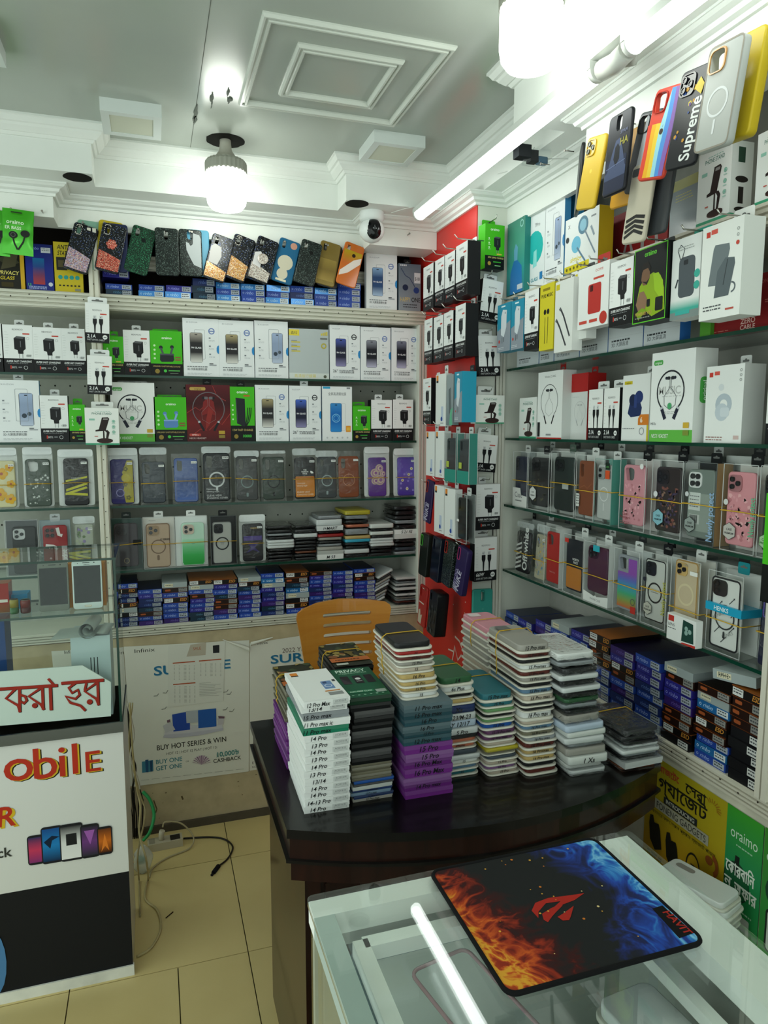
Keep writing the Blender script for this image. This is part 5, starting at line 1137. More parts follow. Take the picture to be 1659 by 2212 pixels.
a = Art(.09, .165, (-.045, -.0825, .0105), (1, 0, 0), (0, 1, 0), (0, 0, 1)); camo(a); a.build('printed_top', o[-1]); band_round(o, .09, .165, 8, .01)
bk = '#0f1012'
o, zz_ = desk_stack([(CT, '#9a9790', .011, '15 Pro max'), (CT, '#263a66', .010, '16 Pro max'), (CT, '#5b7a94', .009, '15 Pro max'), (CT, '#263a66', .009, '12 Pro max'), (CT, '#c9cdc9', .012), (CT, bk, .006), (CT, '#1d4f9a', .009)]+[(CT, kg, .0085)]*6+[(CT, bk, .0205)]*9, .355, .437, 1.286, .165, top_z(Q6(775, 735), 1.29), 'black stack under the green privacy pack', jit=.003)
def privtop(a):
    a.rect(.0, .0, 1, 1, '#17563c'); a.text('PRIVACY', .48, .86, .10, '#d8ecdc', maxw=.74, bold=.03); a.text('SCREEN PROTECTOR', .5, .80, .035, '#a8d0b4', maxw=.7, bold=.01)
    for x in (.12, .42, .70): a.rect(x, .44, .20, .28, '#201c22', .02)
    a.poly([(.12, .44), (.32, .44), (.12, .66)], '#3a2f38'); a.circ(.52, .6, .07, '#d8d8d8'); a.text('5500', .52, .50, .035, '#c9c9c9', maxw=.14)
    a.rect(.08, .14, .6, .07, '#2a7a56'); a.text('ANTI-PEEP GLASS', .38, .155, .04, '#e0f0e4', maxw=.52); a.rect(.72, .10, .24, .09, '#9aa8a0')
    for i in range(6): a.circ(.14+.14*i, .06, .03, '#7fae94')
flat_item('carton', '#12301f', (.393, 1.372, zz_+.0003), .088, .17, .014, -.02, 'green privacy screen protector pack lying on the black stack', DG, 'box', name='screen_guard_box', art_top=privtop)
o, zz_ = desk_stack([(CT, kg, .013)]*10+[(CT, bk, .013)]*9+[(CT, bk, .016)], .366, .454, 1.475, .165, top_z(Q6(630, 500), 1.475), 'camouflage-topped stack before the chair', jit=.003)
a = Art(.09, .165, (-.045, -.0825, .0162), (1, 0, 0), (0, 1, 0), (0, 0, 1)); camo(a); a.build('printed_top', o[-1]); band_round(o, .09, .165, 8, .02)
tl = '#2a4c56'
zp = top_z(Q6(1120, 1000), 1.265); zt4 = top_z(Q6(1110, 735), 1.265)
desk_stack([(CT, pk, .022), (CT, pk, .018, '14 Pro max'), (CT, pk, .018), (CT, pk, .024, '16 Pro Max'), (CT, pk, .020, '16 Pro Max'), (CT, pk, .022, '15 Pro'), (CT, pk, .024, '15 Pro')], .458, .560, 1.265, .165, zp, 'purple and teal stack under the tray pile', jit=.003)
desk_stack([(CT, tl, .020, '12 Pro max'), (CT, tl, .013, '15 Pro'), (CT, tl, .018, '16 Pro'), (CT, tl, .020, '16 Pro'), (CT, tl, .020, '15 Pro max'), (CT, tl, .020, '11 Pro max')], .456, .558, 1.265, .165, zt4, 'teal layer over the purple boxes', z=zp)
tr = '#8f1d1c'
seqT = [(TR, '#d5d8d6', .018, '15'), (TR, TAN, .017, '15 Pro'), (TR, TAN, .017, '16 Pro'), (TR, TAN, .021, '16 Pro'), (TR, '#b5a99a', .017, '15'), (TR, '#9a9790', .017, '15 Pro'), (TR, MA, .015, '15 Pro'), (TR, tr, .014, '13'), (TR, KB, .024)]
o, zz_ = desk_stack(seqT, .457, .541, 1.285, .165, top_z(Q6(1080, 350), 1.285), 'tray pile topped with a black case', z=zt4, lean=(-.0012, .002))
band_round(o, .084, .165, 7, -.01)
o, zz_ = desk_stack([(TR, '#2c6a74', .014, '15'), (TR, '#5b7a94', .013), (TR, '#d5d8d6', .013, '15'), (PD, LG, .012), (PD, '#3d4650', .012), (TR, '#b56a50', .013, 'iPhone'), (TR, '#b56a50', .013), (PD, KB, .010), (PD, LG, .016, '5 Pro'), (PD, '#b3c2d4', .018, 'Y 12/17'), (PD, LG, .018, 'F-23/M-23'), (PD, '#22315e', .020, 'Xs'), (TR, TAN, .013), (TR, KB, .013), (TR, '#d5d8d6', .018, '6s Plus'), (TR, '#2f5a3a', .021, '14')], .570, .652, 1.318, .165, top_z(Q6(1370, 580), 1.318), 'tray pile topped with a green case', lean=(-.0008, .001))
band_round(o, .082, .165, 5, .0)
o, zz_ = desk_stack([(TR, '#b5a99a', .014, '15 Pro'), (TR, '#7d5a86', .013, '15 Pro'), (TR, '#b5a99a', .014, '15 Pro'), (TR, '#3d4650', .012), (TR, '#6e6a58', .012), (PD, '#a89b2a', .010), (TR, '#b5a99a', .014), (TR, '#5f3a5c', .015, '15 Pro max'), (TR, '#5f3a5c', .017, '15-16 Pro max'), (TR, '#1d4f9a', .018, '15 Pro'), (TR, '#5f8a5a', .012), (TR, KB, .013), (TR, '#5f8a5a', .013), (TR, '#2c6a74', .016, '15 Pro'), (TR, '#2c6a74', .022, '15 Pro max')], .655, .735, 1.297, .165, top_z(Q7(350, 845), 1.297), 'tray pile topped with a teal case', lean=(-.0006, .0008))
band_round(o, .08, .165, 2, .03)
seq7 = [(TR, MA, .017), (TR, KB, .017), (TR, TAN, .015, '16 Pro max'), (TR, TAN, .016, '16 Promax'), (TR, MA, .019, '16 Pro max'), (TR, '#8b9094', .014, '16 Pro max'), (TR, '#6e6a58', .014, '16 Pro max'), (TR, '#5b7a94', .014, '16 Pro max'), (TR, '#b5a99a', .012), (TR, '#d5d8d6', .024, '16 Pro max'), (TR, KB, .012), (TR, CHC, .012), (TR, '#b5a99a', .018, '15 Pro max'), (TR, '#5b7a94', .016, '15 Pro max'), (TR, KB, .015), (TR, '#9a9790', .015, '15 Pro max'), (TR, MA, .014, '15 Pro max'), (TR, '#d5d8d6', .017, '15 Promax'), (TR, KB, .013), (TR, MA, .015, '15 Pro max'), (TR, '#9a9790', .022, '15 Pro max')]
o, zz_ = desk_stack(seq7, .736, .818, 1.273, .165, top_z(Q7(640, 455), 1.273), 'tallest tray pile on the desk', lean=(-.0006, .001))
a = Art(.074, .15, (-.037, -.077, .0222), (1, 0, 0), (0, 1, 0), (0, 0, 1)); a.rect(.1, .72, .4, .2, '#6a6a68', .06); a.build('camera_window', o[-1]); band_round(o, .082, .165, 7, .02)
z7b = top_z(Q7(740, 270), 1.45)
o, zz_ = desk_stack([(TR, '#6a3a24', .016)]*6+[(TR, '#b5a99a', .016)]*5+[(TR, '#9a9790', .016)]*4+[(TR, '#c98a96', .015, 'Promax'), (TR, '#c98a96', .018, '15 Promax')], .74, .82, 1.452, .165, z7b, 'pile topped with a pink case', lean=(-.0005, .0005))
a = Art(.072, .15, (-.036, -.075, .0182), (1, 0, 0), (0, 1, 0), (0, 0, 1)); a.rect(.1, .75, .42, .2, '#d8c8c8', .1); a.build('camera_window', o[-1]); band_round(o, .08, .165, 4, .0)
gn = '#2f5a3a'
seq8 = [(P, LG, .013), (P, '#c9cdc9', .014), (PD, '#c9cdc9', .020, '1 Xs'), (PD, '#9a9790', .018), (P, GY, .012), (PD, LG, .014), (PD, '#c9cdc9', .013), (PD, '#b3c2d4', .016), (P, '#9a9790', .024), (P, KB, .012), (P, GY, .012), (P, gn, .014), (P, KB, .015), (PD, LG, .012), (P, KB, .015), (PD, LG, .012), (P, CHC, .018), (P, GY, .013), (P, '#d5d8d6', .020)]
desk_stack(seq8, .824, .922, 1.243, .165, top_z(Q7(910, 520), 1.243), 'bagged pile topped with white', lean=(-.0015, .0008), yaw=.05)
desk_stack([(CT, CHC, .014), (CT, '#b3c2d4', .020), (CT, WH, .016), (CT, '#b3c2d4', .014), (CT, WH, .018), (PD, '#c9cdc9', .013), (PD, '#c9cdc9', .014), (PD, LG, .014), (CT, WH, .020), (P, '#9a9790', .014), (CT, WH, .018)], .905, .995, 1.42, .165, top_z(Q7(1130, 640), 1.42), 'white pile before the screen boxes', jit=.004)
seq10 = [(P, BR, .014), (CT, LG, .024), (P, KB, .012), (P, GY, .015), (PD, LG, .014), (P, '#c4c8c8', .013), (P, KB, .017), (P, CHC, .016), (P, '#38393b', .022)]
o, zz_ = desk_stack(seq10, .946, 1.046, 1.228, .165, top_z(Q7(1320, 1150), 1.228), 'dark pile at the desk corner', yaw=.06, jit=.005)
band_round(o, .10, .165, 1, .03)
# ================================================================ RED PANEL AND CORNER COLUMN
R1 = zoom(890, 440, 240, 1154); R2 = zoom(890, 860, 240, 915)
RB = zoom(1070, 200, 589); RC = zoom(1070, 740, 589); RD = zoom(1070, 1100, 589)
FZ = lambda x, y: (x, y)
def rspan(zf, xl, xr, yt, yb, X):
    ym = (yt+yb)/2; a = onX(*zf(xl, ym), X); b = onX(*zf(xr, ym), X)
    return (a.y+b.y)/2, a.y-b.y-.001, onX(*zf((xl+xr)/2, yt), X).z, onX(*zf((xl+xr)/2, yb), X).z
def right_carton(name, label, zf, xl, xr, yt, yb, X, d, art, zs=None, cat='box', turn=0, group=None, **k):
    cy, w_, zt, zb = rspan(zf, xl, xr, yt, yb, X); zb = zb if zs is None else zs
    return carton(name, label, cat, w_, zt-zb, d, (X+d/2, cy, zb), -PI/2+turn, group, art, **k)
hooks = []
def hook(y, z, x0, parent, ln=.09):
    m_ = MB('chrome', '#b9b8b0'); m_.tube([(x0, y, z), (x0-ln, y, z), (x0-ln-.012, y, z+.012)], .0018, 6); m_.build('peg_hook', parent)
XF = .955
RG = 'charger boxes on the red panel'
for i, (a, b, t0, b0) in enumerate([(118, 222, 640, 1100), (238, 335, 572, 1040), (340, 445, 512, 1010), (455, 575, 415, 960)]):
    right_carton('charger_box', 'charger box on the red panel, upper row, %s from the back shelves' % ORD[i], R1, a, b, t0, b0, XF, .045, art_charger, group=RG, **CH)
    c_ = rspan(R1, a, b, t0, b0, XF); hook(c_[0], c_[2]+.014, XRED-.004, wr)
for i, (a, b, t0, b0) in enumerate([(128, 212, 1200, 1662), (224, 325, 1170, 1640), (330, 428, 1125, 1610), (450, 555, 1050, 1590)]):
    right_carton('charger_box', 'charger box on the red panel, second row, %s from the back shelves' % ORD[i], R1, a, b, t0, b0, XF, .045, art_charger, group=RG, **CH)
    c_ = rspan(R1, a, b, t0, b0, XF); hook(c_[0], c_[2]+.014, XRED-.004, wr)
right_carton('charger_box', 'single charger box on the red panel, third row down', R1, 114, 198, 1815, 2290, XF, .045, art_charger, **CH)
def art_slim(a): a.rect(.06, .84, .2, .14, '#d8822e'); a.rect(.06, .84, .2, .04, '#1c1c1c'); a.rect(.55, .10, .22, .28, '#b8c4d8', .03); a.circ(.6, .14, .09, '#2a4a9a'); a.rect(.5, .05, .3, .02, '#a0a3a5')
def art_hanged(a): a.grad(0, 0, 1, 1, ['#6a7a80', '#8a9498', '#8f999c']); a.poly([(.4, .2), (.7, .3), (.6, .75), (.3, .7)], '#5a6468'); a.poly([(.45, .0), (.9, .0), (.8, .2), (.95, .35), (.6, .3)], '#5fae8a')
def art_cyan(a): a.rect(0, 0, 1, .45, '#7d8790'); a.poly([(0, .45), (1, .62), (1, 0), (0, 0)], '#8a929c'); a.rect(.3, .93, .3, .03, '#d8ecf0'); a.poly([(.3, .75), (.42, .88), (.72, .85), (.7, .5), (.52, .3), (.3, .36)], '#cdd4da'); a.rect(.58, .78, .04, .04, '#3a3f44'); a.rect(.38, .18, .04, .12, '#55595e'); a.rect(.5, .2, .04, .1, '#55595e'); a.circ(.18, .22, .06, '#b8443c'); a.greek(.08, .08, .5, 2, .03, '#d0d6da', .012)
slimk = dict(col='#dfe2e0', faces={'left': '#c5c8c6', 'right': '#d8dad8'}, tab='#d8dbd9', tabw=.028, tabh=.03)
right_carton('case_box', 'slim white case box with orange corner, third row on the red panel', R1, 246, 352, 1770, 2312, XF, .022, art_slim, **slimk)
right_carton('case_box', 'grey and green slim box beside the cyan box on the red panel', R1, 358, 430, 1775, 2300, XF, .02, art_hanged, col='#7d878a')
right_carton('charger_box', 'cyan charger box with a white plug on the red panel', R1, 440, 520, 1745, 2270, XF+.0, .05, art_cyan, col='#2a8aa8', faces={'right': '#2a93b0'}, tab='#2a2c2e')
i = 0
for (a, b, t0, b0, what) in [(116, 186, 275, 640, 'fourth row, by the post'), (194, 264, 270, 655, 'fourth row, second from the post'), (184, 264, 720, 1110, 'fifth row, by the striped purple case'), (268, 355, 745, 1148, 'fifth row, by the clear-boxed black case')]:
    right_carton('case_box', 'slim white case box on the red panel, '+what, R2, a, b, t0, b0, XF, .026, art_slim, group='slim white boxes on the red panel', **slimk)
    c_ = rspan(R2, a, b, t0, b0, XF); hook(c_[0], c_[2]+.02, XRED-.004, wr)
def rbox(label, zf, xl, xr, yt, yb, X, d, cw, chh, col, zs=None, **k):
    cy, w_, zt, zb = rspan(zf, xl, xr, yt, yb, X); zb = zb if zs is None else zs; h = zt-zb
    return box_case(label, X+d/2, cy, zb, -PI/2, w_, h, d, w_*cw, h*chh, col, **k)
for (a, b, t0, b0, col, what) in [(270, 362, 285, 690, '#33383c', 'fourth row beside the white boxes'), (372, 470, 290, 708, '#33383c', 'fourth row, nearer the column edge')]:
    rbox('dark phone case in a teal-based clear box, %s' % what, R2, a, b, t0, b0, XF, .03, .8, .8, col, hole='tall', back='#8a9492', tab='#c5cac8', front_art=lambda q: (q.rect(0, 0, 1, .26, '#2f8a7c'), q.rect(.15, .3, .25, .12, '#a8b84a')), side='#2f7f74')
rbox('black phone case in a clear box on the red panel', R2, 362, 450, 790, 1190, XF, .03, .82, .86, '#17181a', hole='tall', back='#6a706e', tab='#d0d4d2', front_art=lambda q: q.rect(.1, .42, .2, .05, '#e0e2e0'))
def hung_r(label, zf, px, py, deg, X, col, mat='satin', hole='tall', art=None, w=.077, h=.16, rz=0, grp=None, rim=None, lens=0, amat='print', th=.009, lenscol='#15161a', tilt=-.06):
    p = onX(*zf(px, py), X)
    t = thing('phone_case', label, 'phone case', p, (tilt, -math.radians(deg), -PI/2+rz), grp)
    case_parts(t, w, h, th, col, mat, hole, art, lens, rim, z0=-h/2, amat=amat, lenscol=lenscol); return t, p
def nike(a): a.text('NIKE', .62, .06, .2, '#b8b4c8', 'l', .03, rot=PI/2*.94, maxw=.9); a.text('JUST DO', .32, .05, .14, '#8a84a8', 'l', .02, rot=PI/2*.94, maxw=.9); [a.line([(.05, .05+.035*i), (.5, .02+.03*i)], .03, '#b8b4c8') for i in range(4)]
gr = 'loose cases on the red panel'
hung_r('purple case with slanted lettering beside the slim white boxes', R2, 140, 850, -6, .975, '#2a1f4a', hole='tall', art=nike, rim='#b0452e', grp=gr, w=.07)
hung_r('black case with a bright green camera rim on the red panel', R2, 122, 1290, -2, .965, '#141a16', hole='tall', rim='#4aae3a', grp=gr, th=.03)
hung_r('dark navy glossy case on the red panel', R2, 222, 1325, -4, .965, '#121826', 'gloss', hole='tall', grp=gr, th=.03)
hung_r('black and red patterned case on the red panel', R2, 322, 1360, -6, .965, '#1c1a1c', 'glit_dark', hole='tall', grp=gr, rim='#a02a22', th=.03)
hung_r('purple case with slanted lettering low on the red panel', R2, 415, 1420, -10, .965, '#2a1f4a', hole='tall', art=nike, rim='#a83a6a', grp=gr, th=.02)
hung_r('red case with cream stripe at the foot of the red panel', R2, 92, 1710, -4, .972, '#a82a26', hole='tall', grp=gr, art=lambda a: (a.poly([(.1, .06), (.5, .04), (.6, .3), (.4, .25), (.3, .4), (.1, .35)], '#c9bca8'), a.rect(.1, .55, .6, .03, '#d8d0c4')))
hung_r('thick black case with grey floral pattern on the red panel', R2, 212, 1770, -4, .955, '#16171a', hole='pill', grp=gr, th=.045, art=lambda a: [a.circ(RND.uniform(.1, .9), RND.uniform(.05, .7), RND.uniform(.03, .09), RND.choice(('#3a3c40', '#4a4c50', '#2a2c2e')), n=7) for _ in range(40)])
for (x, y) in [(140, 690), (200, 1150), (265, 1180), (355, 1225), (150, 1580), (430, 1210)]:
    p = onX(*R2(x, y), .99); hook(p.y, p.z, XRED-.004, wr, .06)
sc = Art(.4, .3, (XRED-.0042, 2.5, .62), (0, -1, 0), (0, 0, 1), (-1, 0, 0))
sc.line([(.45, .42), (.55, .40), (.63, .32), (.68, .2)], .02, '#d8c9c0'); sc.line([(.40, .1), (.45, .3), (.52, .15), (.6, .25)], .018, '#d8c9c0'); sc.line([(.3, .2), (.42, .22)], .014, '#d8c9c0'); sc.build('painted_mark', wr)
for (x, y) in [(340, 1700), (440, 1680), (435, 1770)]:
    p = onX(*R2(x, y), XRED-.004); MB('print', '#e0c4bc').lathe([(.0028, 0), (.002, .001)], 6).build('paint_fleck', wr, p, (0, -PI/2, 0))
# white face of the column
Yc = Y1-.045
def col_item(name, label, zf, xl, xr, yt, yb, d, art, ry=0, **k):
    Y = Yc; ym = (yt+yb)/2; a = onY(*zf(xl, ym), Y); b = onY(*zf(xr, ym), Y); zt = onY(*zf((xl+xr)/2, yt), Y).z; zb = onY(*zf((xl+xr)/2, yb), Y).z
    t = carton(name, label, 'box', b.x-a.x, zt-zb, d, ((a.x+b.x)/2, Y+d/2, zb), k.pop('rz', .12), None, art, ry=ry, **k)
    m_ = MB('chrome', '#b9b8b0'); m_.tube([((a.x+b.x)/2, Y1, zt+.016), ((a.x+b.x)/2, Y-.01, zt+.016), ((a.x+b.x)/2, Y-.016, zt+.026)], .0018, 6); m_.build('peg_hook', cw); return t
col_item('charger_box', 'bright green charger box hanging highest on the white column', R1, 745, 960, 215, 680, .04, art_gcharger, tab=GR, tabw=.05, **gcf)
cbk = dict(col='#e6e8e6', faces={'left': K, 'bottom': K, 'right': K}, tab='#d8dbd9', tabw=.05)
col_item('cable_box', 'data cable box under the green charger box on the white column', R1, 690, 918, 790, 1230, .022, art_cable, ry=.10, **cbk)
col_item('cable_box', 'data cable box above the phone stand box on the white column', R1, 690, 925, 1370, 1790, .022, art_cable, ry=-.05, **cbk)
col_item('phone_stand_box', 'white phone stand box on the white column', R2, 512, 765, -25, 210, .03, art_stand, col='#e6e8e3', faces={'bottom': '#3f9a74', 'left': '#d5dcd6'}, tab='#e0e3e0', tabw=.062, tabh=.03)
col_item('cable_box', 'data cable box under the phone stand box on the white column', R2, 505, 690, 300, 608, .022, art_cable, ry=.08, **cbk)
col_item('charger_box', 'white and black charger box on the white column', R2, 515, 726, 710, 1085, .04, art_charger, **CH)
col_item('cable_box', 'braided wire cable box lowest on the white column', R2, 505, 700, 1148, 1505, .03, lambda a: art_cable(a, '66W', 'SUPER FAST DATA CABLE'), **cbk)
p = onY(*R2(575, 1760), Y1-.012)
t = thing('phone_case', 'teal phone case hanging at the foot of the white column', 'phone case', p, (-.02, .02, 0))
case_parts(t, .076, .162, .012, '#3a9a8e', 'satin', 'mid', lambda a: a.text('mi', .5, .56, .03, '#7fc4ba', maxw=.1), rim='#2a7a70', z0=-.081)
# ================================================================ SHELVES BESIDE THE DESK: top shelf, standing
XS = XR+.012; zs = 1.936
def art_teal(a): a.grad(0, 0, 1, 1, ['#2f7f8a', '#3a9a94', '#4f9a86', '#3f7f6e']); a.poly([(.2, 0), (.9, 0), (.85, .35), (.6, .45), (.4, .45), (.22, .3)], '#2f78b8'); a.poly([(.42, .45), (.6, .45), (.62, .62), (.5, .68), (.4, .6)], '#6aa8c8'); a.rect(.62, .04, .3, .07, '#c9d2d8'); a.ring(.82, .92, .1, .03, '#8fc4bc', 12)
def art_disc(a): a.circ(.5, .55, .42, '#28b0ac'); a.poly([(.42, .28), (.62, .3), (.6, .52), (.45, .5)], '#8fd8d4'); a.text('7Pro', .62, .82, .05, '#3a3c40', maxw=.3); a.text('HD GLASS', .4, .1, .05, '#2f8a9a', maxw=.6, bold=.02); a.rect(.78, .1, .14, .1, '#2f7ab0'); a.ring(.2, .2, .07, .02, '#6a6d70', 10)
def art_earph(a):
    a.rect(0, 0, .75, .13, '#d2c22a'); a.text('signjog', .35, .18, .1, '#d8c830', maxw=.5, bold=.03, shear=.2); a.text('X', .12, .82, .07, '#33363a'); a.rect(.78, .85, .14, .03, '#8a8d90'); a.circ(.35, .48, .14, '#6fb4d0'); a.circ(.55, .78, .15, '#5a7f94'); a.circ(.55, .78, .1, '#8ab8cc')
    a.line([(.38, .42), (.5, .28), (.64, .12)], .035, '#5f7f98'); a.line([(.6, .68), (.75, .45), (.92, .2)], .03, '#7a8a98'); a.line([(.78, .7), (.88, .52)], .04, '#8a98a4'); a.circ(.08, .62, .05, '#33363a')
    for i in range(6): a.circ(.08+.11*i, .07, .025, '#6a6220')
right_carton('screen_glass_box', 'teal glass box with a blue figure, beside the white column', RB, 72, 178, 778, 1235, XS-.02, .02, art_teal, zs, col='#2f7f78')
right_carton('screen_glass_box', 'white glass box with a large turquoise disc', RB, 182, 300, 740, 1215, XS, .02, art_disc, zs, col='#dfe3e3')
right_carton('screen_glass_box', 'white glass box with a blue phone between disc and earphone boxes', RB, 303, 418, 670, 1180, XS, .02, lambda a: art_glass(a, flip=True), zs, **eg)
right_carton('screen_glass_box', 'bright blue box standing behind the earphone box', RB, 440, 500, 625, 1100, XS+.05, .02, None, zs, col='#2f86b8')
right_carton('earphone_box', 'white earphone box with a yellow side and blue earbuds', RB, 424, 626, 735, 1150, XS-.02, .045, art_earph, zs, col='#e2e5e4', faces={'right': '#b89a20', 'top': '#c9cccc'})
right_carton('accessory_box', 'red box with grey letters behind the hanging cases', RB, 640, 1050, 700, 1000, XS+.07, .04, lambda a: (a.line([(.35, .0), (.45, .55), (.55, .0)], .05, '#8a8484'), a.line([(.66, 0), (.66, .6), (.84, .5), (.86, .2), (.7, 0)], .05, '#8a8484'), a.line([(.38, .2), (.52, .2)], .04, '#8a8484')), zs, col='#7d1a1c')
right_carton('accessory_pack', 'shiny grey film pack with a yellow top', RB, 1064, 1236, 520, 850, XS, .012, lambda a: (a.grad(0, 0, 1, .82, ['#70787e', '#8f979c', '#7a8288']), a.rect(0, .82, 1, .18, '#9a9a6a'), a.greek(.2, .72, .6, 3, .05, '#b8b060', .012)), zs, col='#6f767a', mat='gloss', amat='gloss')
stk = dict(col='#dde0dc', faces={'bottom': '#3f9a74'})
def stand_side(t, w, h, d):
    a = Art(d, h, (w/2, -d/2, 0), (0, 1, 0), (0, 0, 1), (1, 0, 0)); a.rect(.3, .72, .32, .2, '#2f4a3a'); a.circ(.5, .5, .3, '#26221f', .12); a.rect(.36, .18, .24, .22, '#26221f'); a.circ(.5, .1, .3, '#26221f', .1); a.rect(0, 0, 1, .045, '#3f9a74'); a.build('printed_side', t)
t = right_carton('phone_stand_box', 'large phone stand box under the clear ring case', RB, 1232, 1432, 340, 790, XS-.01, .055, art_stand, zs, **stk); stand_side(t, rspan(RB, 1232, 1432, 340, 790, XS-.01)[1], rspan(RB, 1232, 1432, 340, 790, XS-.01)[2]-zs, .055)
right_carton('phone_stand_box', 'phone stand box cut off at the edge of the top shelf', RB, 1590, 1790, 215, 660, XS-.01, .055, art_stand, zs, **stk)
# ---- cases hung on nails in the frieze beside the desk
HR = 'cases hung beside the tube lamp'; hp = []
def hr(label, px, py, deg, col, X=1.0, **k):
    t, p = hung_r(label, FZ, px, py, deg, X, col, grp=HR, **k); hp.append(p); return t
hr('slim black case seen edge-on at the end of the frieze', 1252, 390, -1, '#1d1f20', X=1.04, rz=-.5, hole=None)
hr('plain yellow case with three lenses', 1279, 374, -11, '#c4a226', X=1.0, hole='square', lens=3, rim='#b8962a', lenscol='#4a4a3a', art=lambda a: a.circ(.5, .52, .06, '#d8bc4a'))
hr('amber case hanging behind the hooded figure case', 1353, 365, -6, '#c08a1c', X=1.02, hole='square')
def hoodie(a):
    a.rect(.05, .03, .9, .42, '#1c2238', .06); a.poly([(.15, .30), (.3, .52), (.42, .66), (.58, .68), (.74, .54), (.9, .32), (.95, .3), (.95, .2), (.05, .2), (.05, .28)], '#3a4460'); a.poly([(.38, .44), (.42, .58), (.52, .62), (.62, .56), (.64, .42), (.5, .34)], '#0e1018'); a.text('HA', .78, .58, .09, '#8a8434', maxw=.34, bold=.04); a.text('SPAM', .74, .72, .045, '#5a5f78', maxw=.4, bold=.02); a.line([(.1, .34), (.9, .38)], .02, '#5f6a8a')
hr('black case with a hooded figure and yellow letters', 1336, 332, -2, '#14151c', X=.975, hole='wide', art=hoodie, w=.08, h=.168)
hr('black and grey case with a fruit mark behind the rainbow case', 1392, 330, -14, '#3a3d40', X=1.01, hole='square', art=lambda a: (a.rect(.35, .05, .6, .9, '#b4b8bc', .05), a.circ(.66, .62, .09, '#1c1d20')), rim='#2a2c2e')
def rainbow(a):
    cs_ = ['#c8402e', '#d8a021', '#d8b838', '#8fc4cf', '#4a86c8', '#7d5aa0']
    for i, cc in enumerate(cs_):
        x0 = .03+.157*i; pts = [(x0+.02*math.sin(j*.9+.6*i)-.01*j/4, .03+.94*j/8) for j in range(9)]; pts2 = [(min(.97, x0+.165+.02*math.sin(j*.9+.6*(i+1))-.01*j/4), .03+.94*j/8) for j in range(9)]
        pts = [(x, y) for x, y in pts if not (y > .70 and x < .56)]
        pts2 = [(x, y) for x, y in pts2 if not (y > .70 and x < .56)]
        if len(pts)+len(pts2) > 2: a.poly(pts+pts2[::-1], cc)
    a.circ(.56, .52, .07, '#3a2a1a'); a.poly([(.56, .56), (.60, .60), (.58, .57)], '#3a2a1a')
hr('rainbow striped case with a square camera opening', 1428, 290, -13, '#c8402e', X=.965, hole='square', art=rainbow, w=.08, h=.166, rim='#a8342a')
def supreme(a): a.text('Supreme', .78, .06, .17, '#d8dad8', 'l', .04, rot=PI/2*.97, maxw=1.3); [a.circ(RND.uniform(.15, .6), RND.uniform(.1, .8), RND.uniform(.03, .07), RND.choice(('#b8862e', '#5a3f78', '#2f4a8a', '#c9b23a')), n=5) for _ in range(12)]; a.poly([(.55, .78), (.8, .7), (.85, .8), (.7, .88)], '#c9b23a')
hr('black case with large white lettering and colour splashes', 1490, 256, -9, '#1b1c20', X=.96, hole='square', art=supreme, w=.082, h=.17, lens=3)
hr('dark smoky case below the rainbow case', 1425, 420, -6, '#35383b', X=1.02, hole='tall')
hr('cream and black striped case hanging behind the rainbow case', 1382, 440, -7, '#b5ae9c', X=1.0, hole=None, art=lambda a: ([a.line([(.1, .08+.07*i), (.5, .16+.06*i), (.9, .1+.07*i)], .09, '#1c1b1a') for i in range(4)], a.rect(.05, .85, .9, .1, '#3a3c3e', .05)))
hr('clear grey case with a white magnetic ring', 1560, 208, -6, '#a9aca8', X=.945, hole='square', art=lambda a: (a.frame(0, 0, 1, 1, .04, '#8a8478', .13), a.ring(.5, .44, .30, .05, '#d5d8d8', 26), a.rect(.47, .14, .06, .14, '#d5d8d8', .02)), rim='#b8813a', w=.08, h=.17, th=.016)
hr('yellow and black case hanging behind the clear ring case', 1606, 190, -6, '#b8a020', X=.985, hole='square', w=.08, h=.17, th=.02)
nails(fzr, [(1.03, p.y+.02, min(p.z+.075, 2.245)) for p in hp if p.z+.07 > 2.15]+[(1.03, onX(1180, 520, 1.03).y, 2.2)], (-1, 0, 0))
# ---- row hanging from the top trim
XH = 1.06; HG = 'boxes hanging along the top trim'
def hh_(name, label, xl, xr, yt, yb, d, art, X=XH, **k):
    c_ = rspan(RB, xl, xr, yt, yb, X); t7h = MB('chrome', '#b9b8b0'); t7h.tube([(XR-.007, c_[0], c_[2]+.014), (X-.01, c_[0], c_[2]+.014), (X-.016, c_[0], c_[2]+.022)], .0018, 6); t7h.build('peg_hook', t7)
    return right_carton(name, label, RB, xl, xr, yt, yb, X, d, art, **k)
hh_('charger_box', 'cyan charger box with white plugs, beside the white column', 12, 92, 1285, 1575, .04, art_cyan, col='#2a8aa8', tab='#4a6a78')
hh_('charger_box', 'cyan charger box with white plugs, beside the small charger box', 96, 172, 1262, 1560, .04, art_cyan, col='#2a8aa8', tab='#4a6a78', faces={'right': '#2a93b0'})
hh_('charger_box', 'white and black charger box between cyan and yellow boxes', 178, 262, 1205, 1565, .04, art_charger, **CH)
def art_pure(a): a.rect(.2, .9, .5, .04, '#8a7a1c', .02); a.text('PURE MUSIC', .5, .80, .055, '#2a2814', maxw=.8, bold=.02); [a.line([(x, .1), (x+.02, .5)], .03, '#1c1c16') for x in (.38, .58)]; [a.circ(x, .58, .09, '#1c1c16', .1) for x in (.38, .6)]
hh_('earphone_box', 'yellow earphone box reading PURE MUSIC', 270, 356, 1165, 1565, .03, art_pure, col='#cfc22c', faces={'right': '#b8ac20'}, tab='#d8dad8')
